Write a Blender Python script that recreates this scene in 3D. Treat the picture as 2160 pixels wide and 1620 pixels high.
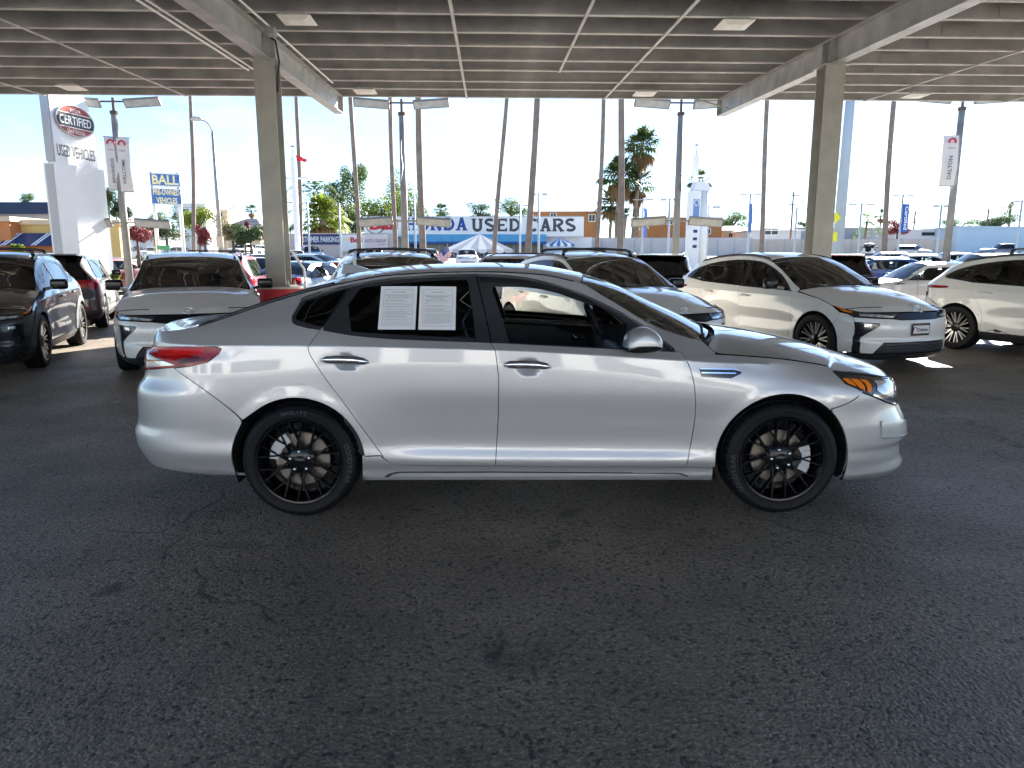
import bpy, bmesh, math, random
import numpy as np
from mathutils import Vector, Matrix
from mathutils.geometry import delaunay_2d_cdt

for o in list(bpy.data.objects):
    bpy.data.objects.remove(o, do_unlink=True)
scene = bpy.context.scene
COL = scene.collection
R = math.radians

# ---------------------------------------------------------------- camera
CAM_H, PITCH, FPX = 1.48, R(10.05), 1480.0          # eye height, downward pitch, focal length in px of a 2160 px wide frame
cam = bpy.data.cameras.new('camera'); cam_ob = bpy.data.objects.new('camera', cam); COL.objects.link(cam_ob)
cam_ob.location = (0, 0, CAM_H); cam_ob.rotation_euler = (R(90) - PITCH, 0, 0)
cam.sensor_width = 36; cam.lens = 36 * FPX / 2160; cam.clip_start = .05; cam.clip_end = 3000
scene.camera = cam_ob
scene.render.resolution_x, scene.render.resolution_y = 1024, 768

# ---------------------------------------------------------------- sky and sun
SUN_AZ, SUN_EL = R(28), R(25)                        # azimuth measured from +Y towards +X
world = bpy.data.worlds.new('World'); scene.world = world; world.use_nodes = True
nt = world.node_tree; nt.nodes.clear()
sky = nt.nodes.new('ShaderNodeTexSky'); sky.sky_type = 'NISHITA'; sky.sun_disc = False
sky.sun_elevation = SUN_EL; sky.sun_rotation = SUN_AZ; sky.altitude = 1200; sky.air_density = .8; sky.dust_density = .12; sky.ozone_density = 2.2
bg = nt.nodes.new('ShaderNodeBackground'); bg.inputs['Strength'].default_value = .05
out = nt.nodes.new('ShaderNodeOutputWorld')
# thin broken cloud: a procedural layer over the sky colour
tc = nt.nodes.new('ShaderNodeTexCoord'); mp = nt.nodes.new('ShaderNodeMapping'); mp.inputs['Scale'].default_value = (2.2, 2.2, 7.0)
cn = nt.nodes.new('ShaderNodeTexNoise'); cn.inputs['Scale'].default_value = 3.0; cn.inputs['Detail'].default_value = 8; cn.inputs['Roughness'].default_value = .58
cr = nt.nodes.new('ShaderNodeValToRGB'); cr.color_ramp.elements[0].position = .50; cr.color_ramp.elements[1].position = .86
cr.color_ramp.elements[1].color = (.40, .40, .40, 1)
mx = nt.nodes.new('ShaderNodeMixRGB'); mx.inputs['Color2'].default_value = (5.5, 5.8, 6.2, 1)
nt.links.new(tc.outputs['Generated'], mp.inputs['Vector']); nt.links.new(mp.outputs['Vector'], cn.inputs['Vector'])
nt.links.new(cn.outputs['Fac'], cr.inputs['Fac']); nt.links.new(cr.outputs['Color'], mx.inputs['Fac'])
nt.links.new(sky.outputs['Color'], mx.inputs['Color1']); nt.links.new(mx.outputs['Color'], bg.inputs['Color'])
nt.links.new(bg.outputs['Background'], out.inputs['Surface'])

sun = bpy.data.lights.new('sun', 'SUN'); sun.energy = 5.0; sun.angle = R(.53); sun.color = (1, .95, .87)
sun_ob = bpy.data.objects.new('sun', sun); COL.objects.link(sun_ob)
sd = Vector((math.sin(SUN_AZ) * math.cos(SUN_EL), math.cos(SUN_AZ) * math.cos(SUN_EL), math.sin(SUN_EL)))
sun_ob.location = sd * 60; sun_ob.rotation_euler = sd.to_track_quat('Z', 'Y').to_euler()

vs = scene.view_settings; vs.view_transform = 'Standard'; vs.look = 'None'; vs.exposure = 2.75; vs.gamma = 1.0; vs.use_curve_mapping = False
scene.render.engine = 'CYCLES'
scene.cycles.max_bounces = 10; scene.cycles.transparent_max_bounces = 16; scene.cycles.sample_clamp_indirect = 8
# ---------------------------------------------------------------- materials
MATS = {}
def mat(name, col=(.5, .5, .5), rough=.5, metal=0., coat=0., spec=.5, noise=0., nscale=8., bump=0., bscale=60., emit=None, estr=0., crough=.03, ior=1.45):
    if name in MATS: return MATS[name]
    m = bpy.data.materials.new(name); m.use_nodes = True; t = m.node_tree; b = t.nodes['Principled BSDF']
    b.inputs['Base Color'].default_value = (*col, 1); b.inputs['Roughness'].default_value = rough; b.inputs['Metallic'].default_value = metal
    b.inputs['Coat Weight'].default_value = coat; b.inputs['Coat Roughness'].default_value = crough; b.inputs['Specular IOR Level'].default_value = spec
    b.inputs['IOR'].default_value = ior
    if noise or bump:
        tc = t.nodes.new('ShaderNodeTexCoord')
    if noise:
        n = t.nodes.new('ShaderNodeTexNoise'); n.inputs['Scale'].default_value = nscale; n.inputs['Detail'].default_value = 6
        t.links.new(tc.outputs['Object'], n.inputs['Vector'])
        r = t.nodes.new('ShaderNodeValToRGB'); r.color_ramp.elements[0].position = .3; r.color_ramp.elements[1].position = .72
        r.color_ramp.elements[0].color = (*[c * (1 - noise) for c in col], 1); r.color_ramp.elements[1].color = (*[min(1, c * (1 + noise)) for c in col], 1)
        t.links.new(n.outputs['Fac'], r.inputs['Fac']); t.links.new(r.outputs['Color'], b.inputs['Base Color'])
    if bump:
        n2 = t.nodes.new('ShaderNodeTexNoise'); n2.inputs['Scale'].default_value = bscale; n2.inputs['Detail'].default_value = 4
        t.links.new(tc.outputs['Object'], n2.inputs['Vector'])
        bn = t.nodes.new('ShaderNodeBump'); bn.inputs['Strength'].default_value = bump; bn.inputs['Distance'].default_value = .01
        t.links.new(n2.outputs['Fac'], bn.inputs['Height']); t.links.new(bn.outputs['Normal'], b.inputs['Normal'])
    if emit:
        b.inputs['Emission Color'].default_value = (*emit, 1); b.inputs['Emission Strength'].default_value = estr
    MATS[name] = m
    return m

def glass(name, tint, ior=1.5, rough=0.):
    """thin pane: tinted transmission plus a Fresnel reflection"""
    if name in MATS: return MATS[name]
    m = bpy.data.materials.new(name); m.use_nodes = True; t = m.node_tree; t.nodes.clear()
    o = t.nodes.new('ShaderNodeOutputMaterial'); mx = t.nodes.new('ShaderNodeMixShader'); fr = t.nodes.new('ShaderNodeFresnel'); fr.inputs['IOR'].default_value = ior
    tr = t.nodes.new('ShaderNodeBsdfTransparent'); tr.inputs['Color'].default_value = (*tint, 1)
    g = t.nodes.new('ShaderNodeBsdfGlossy'); g.inputs['Roughness'].default_value = rough
    t.links.new(fr.outputs['Fac'], mx.inputs['Fac']); t.links.new(tr.outputs[0], mx.inputs[1]); t.links.new(g.outputs[0], mx.inputs[2]); t.links.new(mx.outputs[0], o.inputs['Surface'])
    MATS[name] = m
    return m

def paint(name, col, metal=0., rough=.35):
    """clear-coated car paint with fine flake and a trace of dust"""
    if name in MATS: return MATS[name]
    m = mat(name, col, rough, metal, coat=1., crough=.025); t = m.node_tree; b = t.nodes['Principled BSDF']
    tc = t.nodes.new('ShaderNodeTexCoord'); n = t.nodes.new('ShaderNodeTexNoise'); n.inputs['Scale'].default_value = 3.; n.inputs['Detail'].default_value = 8
    mr = t.nodes.new('ShaderNodeMapRange'); mr.inputs['To Min'].default_value = .015; mr.inputs['To Max'].default_value = .06
    t.links.new(tc.outputs['Object'], n.inputs['Vector']); t.links.new(n.outputs['Fac'], mr.inputs['Value']); t.links.new(mr.outputs['Result'], b.inputs['Coat Roughness'])
    return m

# ---------------------------------------------------------------- mesh helpers
def link(name, me, m=None, parent=None, kind=None):
    o = bpy.data.objects.new(name, me); COL.objects.link(o)
    if m is not None and len(me.materials) == 0:
        for q in (m if isinstance(m, (list, tuple)) else [m]): me.materials.append(q)
    if parent is not None: o.parent = parent
    if kind: o['kind'] = kind
    return o

def thing(name, label, cat, loc=(0, 0, 0), rz=0., group=None):
    o = bpy.data.objects.new(name, None); COL.objects.link(o); o.location = loc; o.rotation_euler = (0, 0, rz); o.empty_display_size = .3
    tag(o, label, cat, group); return o
def tag(o, label, cat, group=None):
    o['label'] = label; o['category'] = cat
    if group: o['group'] = group
    return o

class MB:
    def __init__(s): s.v = []; s.f = []; s.m = []
    def add(s, v, f, m=0):
        k = len(s.v); s.v += [tuple(p) for p in v]; s.f += [tuple(i + k for i in q) for q in f]; s.m += [m] * len(f); return s
    def box(s, c, d, m=0, rz=0., M=None):
        x, y, z = d[0] / 2, d[1] / 2, d[2] / 2
        v = [Vector((a * x, b * y, e * z)) for a in (-1, 1) for b in (-1, 1) for e in (-1, 1)]
        T = Matrix.Translation(c) @ (M if M is not None else Matrix.Rotation(rz, 4, 'Z'))
        return s.add([T @ p for p in v], [(0, 1, 3, 2), (4, 6, 7, 5), (0, 4, 5, 1), (2, 3, 7, 6), (0, 2, 6, 4), (1, 5, 7, 3)], m)
    def bar(s, a, b, w, h, m=0):
        """rectangular bar from a to b, w across, h in the other direction"""
        a, b = Vector(a), Vector(b); d = (b - a).normalized(); up = Vector((0, 0, 1)) if abs(d.z) < .95 else Vector((0, 1, 0))
        r = d.cross(up).normalized() * w / 2; u = r.cross(d).normalized() * h / 2
        v = [p + i * r + j * u for p in (a, b) for i in (-1, 1) for j in (-1, 1)]
        return s.add(v, [(0, 1, 3, 2), (4, 6, 7, 5), (0, 4, 5, 1), (2, 3, 7, 6), (0, 2, 6, 4), (1, 5, 7, 3)], m)
    def tube(s, pts, r, seg=8, m=0, cap=True):
        pts = [Vector(p) for p in pts]; n = len(pts); rr = r if isinstance(r, (list, tuple)) else [r] * n
        v = []; f = []; pu = None
        for i, p in enumerate(pts):
            d = (pts[min(i + 1, n - 1)] - pts[max(i - 1, 0)]).normalized()
            if pu is None:
                up = Vector((0, 0, 1)) if abs(d.z) < .9 else Vector((1, 0, 0)); a = d.cross(up).normalized()
            else:
                a = (pu - d * pu.dot(d)).normalized()
            pu = a; b = d.cross(a)
            v += [p + rr[i] * (math.cos(2 * math.pi * k / seg) * a + math.sin(2 * math.pi * k / seg) * b) for k in range(seg)]
        for i in range(n - 1):
            for k in range(seg):
                f.append((i * seg + k, i * seg + (k + 1) % seg, (i + 1) * seg + (k + 1) % seg, (i + 1) * seg + k))
        if cap: f += [tuple(range(seg))[::-1], tuple((n - 1) * seg + k for k in range(seg))]
        return s.add(v, f, m)
    def lathe(s, prof, seg=32, m=0, axis='z', c=(0, 0, 0), closed=False):
        """prof: (radius, along axis)"""
        v = []; f = []; n = len(prof)
        for r, h in prof:
            for k in range(seg):
                a = 2 * math.pi * k / seg; x, y = r * math.cos(a), r * math.sin(a)
                p = (x, y, h) if axis == 'z' else (x, h, y) if axis == 'y' else (h, x, y)
                v.append((p[0] + c[0], p[1] + c[1], p[2] + c[2]))
        for i in range(n if closed else n - 1):
            j = (i + 1) % n
            for k in range(seg):
                q = (i * seg + k, i * seg + (k + 1) % seg, j * seg + (k + 1) % seg, j * seg + k)
                f.append(q if axis != 'y' else q[::-1])
        return s.add(v, f, m)
    def prism(s, poly, z0, z1, m=0, T=None):
        """extrude an x-y polygon between z0 and z1, then transform"""
        T = T or Matrix.Identity(4); n = len(poly)
        v = [T @ Vector((p[0], p[1], z)) for z in (z0, z1) for p in poly]
        f = [tuple(range(n))[::-1], tuple(range(n, 2 * n))] + [(k, (k + 1) % n, n + (k + 1) % n, n + k) for k in range(n)]
        return s.add(v, f, m)
    def mesh(s, name, smooth=False, angle=None):
        me = bpy.data.meshes.new(name); me.from_pydata(s.v, [], s.f); me.update()
        if any(s.m): me.polygons.foreach_set('material_index', s.m)
        bm = bmesh.new(); bm.from_mesh(me); bmesh.ops.recalc_face_normals(bm, faces=bm.faces)
        if angle is not None:
            for e in bm.edges:
                if len(e.link_faces) == 2 and e.calc_face_angle(0) > R(angle): e.smooth = False
        bm.to_mesh(me); bm.free()
        if smooth or angle is not None: me.polygons.foreach_set('use_smooth', [True] * len(me.polygons))
        return me
    def build(s, name, m, parent=None, smooth=False, angle=None, kind=None):
        return link(name, s.mesh(name, smooth, angle), m, parent, kind)

def copy_tree(o, parent=None, mats=None):
    """copy a thing with its parts and sub-parts; mats maps material -> material for the copy"""
    c = o.copy(); COL.objects.link(c)
    if parent is not None: c.parent = parent
    if mats and c.type == 'MESH':
        for s in c.material_slots:
            if s.material in mats:
                k = mats[s.material]; s.link = 'OBJECT'; s.material = k
    for ch in list(o.children): copy_tree(ch, c, mats)
    return c

def bevel(o, w=.01, seg=2, angle=40):
    bm = bmesh.new(); bm.from_mesh(o.data)
    es = [e for e in bm.edges if len(e.link_faces) == 2 and e.calc_face_angle(0) > R(angle)]
    bmesh.ops.bevel(bm, geom=es, offset=w, segments=seg, affect='EDGES', profile=.6, clamp_overlap=True)
    bm.to_mesh(o.data); bm.free(); o.data.polygons.foreach_set('use_smooth', [True] * len(o.data.polygons))
    return o

def text_mesh(body, w=None, h=None, bold=0., depth=.004, spacing=1.0):
    """lettering as a mesh in x-z facing -y, centred on its own origin, fitted to w x h"""
    cu = bpy.data.curves.new('lettering', 'FONT'); cu.body = body; cu.size = 1; cu.offset = bold; cu.extrude = 0; cu.align_x = 'CENTER'; cu.resolution_u = 2; cu.space_character = spacing
    o = bpy.data.objects.new('lettering_source', cu); COL.objects.link(o)
    me = bpy.data.meshes.new_from_object(o.evaluated_get(bpy.context.evaluated_depsgraph_get()))
    bpy.data.objects.remove(o, do_unlink=True)
    n = len(me.vertices); c = np.empty(n * 3); me.vertices.foreach_get('co', c); c = c.reshape(-1, 3)
    lo, hi = c.min(0), c.max(0); c = c - (lo + hi) / 2; d = hi - lo
    sx = w / d[0] if w else None; sy = h / d[1] if h else None
    sx = sx or sy; sy = sy or sx
    q = np.stack([c[:, 0] * sx, np.full(n, -depth), c[:, 1] * sy], 1)
    me.vertices.foreach_set('co', q.ravel()); me.update()
    return me
def text(body, m, parent, loc, w=None, h=None, rot=(0, 0, 0), bold=0., depth=.004, name='lettering', spacing=1.0):
    o = link(name, text_mesh(body, w, h, bold, depth, spacing), m, parent); o.location = loc; o.rotation_euler = rot
    return o

# ---------------------------------------------------------------- panels cut from a surface
def resample(loop, g):
    out = []
    for i in range(len(loop)):
        a = np.array(loop[i], float); b = np.array(loop[(i + 1) % len(loop)], float); k = max(1, int(math.ceil(np.linalg.norm(b - a) / g)))
        out += [tuple(a + (b - a) * j / k) for j in range(k)]
    return out
def clean(loop, eps=1e-4):
    o = []
    for p in loop:
        if not o or math.dist(p, o[-1]) > eps: o.append((float(p[0]), float(p[1])))
    if math.dist(o[0], o[-1]) < eps: o.pop()
    return o
def area2(l): return sum(l[i - 1][0] * l[i][1] - l[i][0] * l[i - 1][1] for i in range(len(l)))
def inset(loop, d):
    if area2(loop) < 0: loop = loop[::-1]
    n = len(loop); out = []
    for i in range(n):
        a, b, c = (np.array(loop[j % n]) for j in (i - 1, i, i + 1))
        e1 = (b - a) / (np.linalg.norm(b - a) + 1e-9); e2 = (c - b) / (np.linalg.norm(c - b) + 1e-9)
        n1 = np.array([-e1[1], e1[0]]); n2 = np.array([-e2[1], e2[0]]); k = n1 + n2; q = max(.35, 1 + n1 @ n2)
        out.append(tuple(b + k / q * d))
    return out
def inside(P, loop):
    x, y = P[:, 0], P[:, 1]; r = np.zeros(len(P), bool); L = np.array(loop); M = np.roll(L, 1, 0)
    for (x0, y0), (x1, y1) in zip(L, M):
        if y0 == y1: continue
        r ^= ((y0 > y) != (y1 > y)) & (x < (x1 - x0) * (y - y0) / (y1 - y0) + x0)
    return r
def seg_dist(P, loop):
    d = np.full(len(P), 9.); L = np.array(loop); M = np.roll(L, -1, 0)
    for a, b in zip(L, M):
        ab = b - a; t = np.clip(((P - a) @ ab) / (ab @ ab + 1e-12), 0, 1); d = np.minimum(d, np.linalg.norm(P - a - t[:, None] * ab, axis=1))
    return d

def panel_arrays(f, outline, g, holes, off, flange, gap, lines=()):
    loops = [clean(outline)] + [clean(h) for h in holes]
    if gap:
        loops = [inset(loops[0], gap)] + [inset(h, -gap) for h in loops[1:]]
    loops = [resample(l, g) for l in loops]
    pts = []; edges = []
    for l in loops:
        k = len(pts); pts += l; edges += [(k + i, k + (i + 1) % len(l)) for i in range(len(l))]
    A = np.array(loops[0]); lo, hi = A.min(0), A.max(0)
    gx, gy = np.meshgrid(np.arange(lo[0] + g / 2, hi[0], g), np.arange(lo[1] + g / 2, hi[1], g)); G = np.stack([gx.ravel(), gy.ravel()], 1)
    if len(G):
        ok = inside(G, loops[0])
        for h in loops[1:]: ok &= ~inside(G, h)
        G = G[ok]
        if len(G):
            d = np.min([seg_dist(G, l) for l in loops], axis=0); G = G[d > g * .45]
    extra = []
    for ln in lines:                                   # crease lines: rows of vertices that the triangles must follow
        q = []
        for i in range(len(ln) - 1):
            a, b = np.array(ln[i]), np.array(ln[i + 1]); k = max(1, int(math.ceil(np.linalg.norm(b - a) / g)))
            q += [a + (b - a) * j / k for j in range(k)]
        q = np.array(q + [np.array(ln[-1])]); ok = inside(q, loops[0])
        for h in loops[1:]: ok &= ~inside(q, h)
        ok &= np.min([seg_dist(q, l) for l in loops], axis=0) > .006
        if len(G):
            D = np.linalg.norm(G[:, None] - q[None], axis=2).min(1); G = G[D > g * .5]
        last = None
        for i in range(len(q)):
            if ok[i]:
                extra.append(tuple(q[i])); k = len(pts) + len(extra) - 1
                if last == i - 1: edges.append((k - 1, k))
                last = i
    allp = [Vector(p) for p in pts] + [Vector(p) for p in extra] + [Vector(p) for p in G]
    V, E, Fc = delaunay_2d_cdt(allp, edges, [], 0, 1e-7)[:3]
    P = np.array([tuple(v) for v in V]); Fc = np.array([q for q in Fc if len(q) == 3])
    c = P[Fc].mean(1); ok = inside(c, loops[0])
    for h in loops[1:]: ok &= ~inside(c, h)
    Fc = Fc[ok]
    e = 1e-3
    X = f(P); du = f(P + [e, 0]) - f(P - [e, 0]); dv = f(P + [0, e]) - f(P - [0, e])
    N = np.cross(du, dv); N /= np.linalg.norm(N, axis=1)[:, None] + 1e-12
    return P, Fc, X, N

def panel(name, m, f, outline, parent, g=.04, holes=(), off=0., flange=.014, gap=.0022, sides=2, out_dir=(0, -1, 0), lines=()):
    """sides: 2 = mirrored pair of objects, 1 = right only, -1 = left only, 0 = one object spanning both sides"""
    if sides == 0:                                      # closed on the centre line, no seam there
        outline = [(-gap if abs(p[0]) < 1e-9 else p[0], p[1]) for p in outline]
    P, Fc, X, N = panel_arrays(f, outline, g, holes, off, flange, gap, lines)
    sgn = np.sign((N @ np.array(out_dir, float)).sum()) or 1
    N = N * sgn
    # face winding to agree with the normals
    fn = np.cross(X[Fc[:, 1]] - X[Fc[:, 0]], X[Fc[:, 2]] - X[Fc[:, 0]])
    flip = (fn * N[Fc[:, 0]]).sum(1) < 0
    Fc = Fc.copy(); Fc[flip] = Fc[flip][:, ::-1]
    X = X + N * off
    V = [tuple(p) for p in X]; NN = [tuple(n) for n in N]; FF = [tuple(int(i) for i in t) for t in Fc]
    if flange:
        cnt = {}
        for a, b, c in FF:
            for i, j in ((a, b), (b, c), (c, a)): cnt[(i, j)] = 1
        for (i, j) in list(cnt):
            if (j, i) in cnt or (sides == 0 and abs(P[i][0]) < .004 and abs(P[j][0]) < .004): continue
            t = X[j] - X[i]; nn = np.cross(t, N[i]); nn /= np.linalg.norm(nn) + 1e-12
            k = len(V); V += [tuple(X[i]), tuple(X[j]), tuple(X[j] - N[j] * flange), tuple(X[i] - N[i] * flange)]
            NN += [tuple(nn)] * 4; FF.append((k, k + 3, k + 2, k + 1))
    def make(V, NN, FF):
        me = bpy.data.meshes.new(name); me.from_pydata(V, [], FF); me.polygons.foreach_set('use_smooth', [True] * len(FF)); me.update()
        me.normals_split_custom_set_from_vertices(NN); return link(name, me, m, parent)
    mv = lambda V: [(a, -b, c) for a, b, c in V]
    if sides == 1: return [make(V, NN, FF)]
    if sides == -1: return [make(mv(V), mv(NN), [q[::-1] for q in FF])]
    if sides == 2: return [make(V, NN, FF), make(mv(V), mv(NN), [q[::-1] for q in FF])]
    k = len(V)
    return [make(V + mv(V), NN + mv(NN), FF + [tuple(i + k for i in q[::-1]) for q in FF])]

def skin(name, m, f, parent, ns=30, nv=24, s0=0., s1=1., v0=-1., v1=1., flange=.014, off=0.):
    """structured patch over a strip surface (whole width)"""
    s = np.linspace(s0, s1, ns + 1); v = np.linspace(v0, v1, nv + 1); S, Vv = np.meshgrid(s, v, indexing='ij'); P = np.stack([S.ravel(), Vv.ravel()], 1)
    e = 1e-3; X = f(P); du = f(np.clip(P + [e, 0], [0, -2], [1, 2])) - f(np.clip(P - [e, 0], [0, -2], [1, 2])); dv = f(P + [0, e]) - f(P - [0, e])
    N = np.cross(du, dv); N /= np.linalg.norm(N, axis=1)[:, None] + 1e-12
    if N[:, 2].sum() < 0: N = -N
    X = X + N * off
    I = np.arange((ns + 1) * (nv + 1)).reshape(ns + 1, nv + 1)
    V = [tuple(p) for p in X]; NN = [tuple(n) for n in N]
    FF = [(int(I[i, j]), int(I[i + 1, j]), int(I[i + 1, j + 1]), int(I[i, j + 1])) for i in range(ns) for j in range(nv)]
    a, b, c = (X[FF[len(FF) // 2 + nv // 2][k]] for k in (0, 1, 2))
    if np.cross(b - a, c - a)[2] < 0: FF = [q[::-1] for q in FF]
    if flange:
        ring = list(I[0, :]) + list(I[1:, -1]) + list(I[-1, -2::-1]) + list(I[-2:0:-1, 0])
        for i, j in zip(ring, ring[1:] + ring[:1]):
            t = X[j] - X[i]
            if np.linalg.norm(t) < 1e-6: continue
            nn = np.cross(t, N[i]); nn /= np.linalg.norm(nn) + 1e-12; cen = X.mean(0)
            if (X[i] - cen) @ nn < 0: nn = -nn
            k = len(V); V += [tuple(X[i]), tuple(X[j]), tuple(X[j] - N[j] * flange), tuple(X[i] - N[i] * flange)]; NN += [tuple(nn)] * 4; FF.append((k, k + 1, k + 2, k + 3))
    me = bpy.data.meshes.new(name); me.from_pydata(V, [], FF); me.polygons.foreach_set('use_smooth', [True] * len(FF)); me.update()
    me.normals_split_custom_set_from_vertices(NN)
    return link(name, me, m, parent)
# ---------------------------------------------------------------- car surfaces
def pchip(pts):
    """monotone cubic through (t, v) pairs, tabulated; returns a vectorised function"""
    pts = sorted(pts)
    t = np.array([p[0] for p in pts], float); v = np.array([p[1] for p in pts], float)
    if len(t) == 1:
        return lambda q: np.full_like(np.asarray(q, float), v[0])
    h = np.diff(t); d = np.diff(v) / h
    m = np.zeros_like(v); m[0] = d[0]; m[-1] = d[-1]
    for i in range(1, len(v) - 1):
        if d[i - 1] * d[i] > 0:
            w1 = 2 * h[i] + h[i - 1]; w2 = h[i] + 2 * h[i - 1]
            m[i] = (w1 + w2) / (w1 / d[i - 1] + w2 / d[i])
    def f(q):
        q = np.clip(np.asarray(q, float), t[0], t[-1])
        k = np.clip(np.searchsorted(t, q) - 1, 0, len(h) - 1)
        s = (q - t[k]) / h[k]
        return ((1 + 2 * s) * (1 - s) ** 2 * v[k] + s * (1 - s) ** 2 * h[k] * m[k]
                + s * s * (3 - 2 * s) * v[k + 1] + s * s * (s - 1) * h[k] * m[k + 1])
    return f

class Surf:
    """car body: section rails along the side, superellipse plan corners at nose and tail"""
    def __init__(s, xf, xr, af, ar, pf, pr, rails, arches=(), flare=.012, dents=()):
        s.xf = pchip(xf); s.xr = pchip(xr); s.af = af; s.ar = ar; s.pf = pf; s.pr = pr
        s.rz = [pchip(r[0]) for r in rails]; s.rn = [pchip(r[1]) for r in rails]
        s.cr = [len(r) > 2 and r[2] for r in rails]
        s.arches = arches; s.flare = flare; s.dents = dents
    def W(s, x, z):
        x = np.asarray(x, float); z = np.asarray(z, float)
        Z = np.array([f(x) for f in s.rz]); N = np.array([f(x) for f in s.rn])
        K = len(Z)
        for k in range(1, K):
            Z[k] = np.maximum(Z[k], Z[k - 1] + .004)
        d = np.diff(N, axis=0) / np.diff(Z, axis=0)
        ml = np.empty_like(N); mr = np.empty_like(N)
        ml[0] = mr[0] = d[0]; ml[-1] = mr[-1] = d[-1]
        for k in range(1, K - 1):
            if s.cr[k]:
                ml[k] = d[k - 1]; mr[k] = d[k]
            else:
                hl = Z[k] - Z[k - 1]; hr = Z[k + 1] - Z[k]
                ml[k] = mr[k] = (d[k - 1] * hr + d[k] * hl) / (hl + hr)
        seg = np.zeros(x.shape, int)
        for k in range(1, K - 1):
            seg = np.where(z > Z[k], k, seg)
        i = np.arange(x.size).reshape(x.shape)
        g = lambda A, o=0: np.take_along_axis(A.reshape(K, -1), (seg + o).reshape(1, -1), 0).reshape(x.shape)
        z0, z1, n0, n1, m0, m1 = g(Z), g(Z, 1), g(N), g(N, 1), g(mr), g(ml, 1)
        h = z1 - z0; t = (z - z0) / h; tc = np.clip(t, 0, 1)
        r = ((1 + 2 * tc) * (1 - tc) ** 2 * n0 + tc * (1 - tc) ** 2 * h * m0 + tc * tc * (3 - 2 * tc) * n1 + tc * tc * (tc - 1) * h * m1)
        r = r + np.where(t > 1, (t - 1) * h * m1, 0) + np.where(t < 0, t * h * m0, 0)
        return r
    def soft(s, x, lo, hi, k=.14):
        """clamp with a soft shoulder so that the section keeps flowing into the corners"""
        if hi is not None: x = np.where(x > hi, hi + k * (1 - np.exp(-np.maximum(x - hi, 0) / k)), x)
        if lo is not None: x = np.where(x < lo, lo - k * (1 - np.exp(-np.maximum(lo - x, 0) / k)), x)
        return x
    def bump(s, x, z):
        b = 0 * x
        for ax, az, ar in s.arches:
            q = np.clip((np.hypot(x - ax, z - az) - ar) / .075, 0, 1)
            b = b + s.flare * (1 - q * q * (3 - 2 * q))
        for dx, dz, rx, rz, dep in s.dents:
            q = np.clip(((x - dx) / rx) ** 2 + ((z - dz) / rz) ** 2, 0, 1)
            b = b - dep * (1 - q) ** 1.5
        return b
    def n(s, x, z):
        x = np.asarray(x, float); z = np.asarray(z, float)
        xf, xr = s.xf(z), s.xr(z)
        xc = s.soft(x, xr + s.ar, xf - s.af)
        tf = np.clip((x - (xf - s.af)) / s.af, 0, 1); tr = np.clip(((xr + s.ar) - x) / s.ar, 0, 1)
        e = (1 - tf ** s.pf) ** (1 / s.pf) * (1 - tr ** s.pr) ** (1 / s.pr)
        return e * s.W(xc, z) + s.bump(x, z) * e
    # wrap coordinate q: 0 = centre line of nose, 1 = start of the straight side, >1 along the side
    def q_of_x(s, x, z, rear=False):
        x = np.asarray(x, float); z = np.asarray(z, float)
        a, p = (s.ar, s.pr) if rear else (s.af, s.pf)
        t = ((s.xr(z) + a) - x) / a if rear else (x - (s.xf(z) - a)) / a
        th = np.arccos(np.clip(t, 0, 1) ** (p / 2)) / (math.pi / 2)
        return np.where(t <= 0, 1 - t, th)
    def q_of_n(s, n, z, rear=False):
        n = np.asarray(n, float); z = np.asarray(z, float)
        a, p = (s.ar, s.pr) if rear else (s.af, s.pf)
        xc = s.xr(z) + a if rear else s.xf(z) - a
        e = np.clip(n / s.W(xc, z), 0, 1)
        return np.arcsin(e ** (p / 2)) / (math.pi / 2)
    def wrap(s, q, z, rear=False):
        q = np.asarray(q, float); z = np.asarray(z, float)
        a, p = (s.ar, s.pr) if rear else (s.af, s.pf)
        th = np.clip(q, 0, 1) * math.pi / 2
        t = np.where(q <= 1, np.cos(th) ** (2 / p), 1 - q)
        e = np.where(q <= 1, np.sin(th) ** (2 / p), 1)
        x = s.xr(z) + a - a * t if rear else s.xf(z) - a + a * t
        xc = s.soft(x, s.xr(z) + a, None) if rear else s.soft(x, None, s.xf(z) - a)
        return np.stack([x, -(e * (s.W(xc, z) + s.bump(x, z))), z], -1)
    def side(s, P):
        P = np.asarray(P, float); x, z = P[..., 0], P[..., 1]
        return np.stack([x, -s.n(x, z), z], -1)

def strip_patch(surf, pairs, qz=2.2, qx=2.0):
    """top skin between an edge curve on the side and the centre line.
    pairs: (xe, ze, xc, zc[, ne]); returns f(P) with P=(s in 0..1, v in 0 centre..1 edge)"""
    k = len(pairs); t = np.linspace(0, 1, k)
    ne = [p[4] if len(p) > 4 else float(surf.n(p[0], p[1])) for p in pairs]
    fs = [cubic(t, [p[i] for p in pairs]) for i in range(4)] + [cubic(t, ne)]
    def f(P):
        P = np.asarray(P, float); s, v = P[..., 0], P[..., 1]
        xe, ze, xc, zc, n = [g(s) for g in fs]
        return np.stack([xc + (xe - xc) * np.abs(v) ** qx, -v * n, zc + (ze - zc) * np.abs(v) ** qz], -1)
    return f

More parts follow.
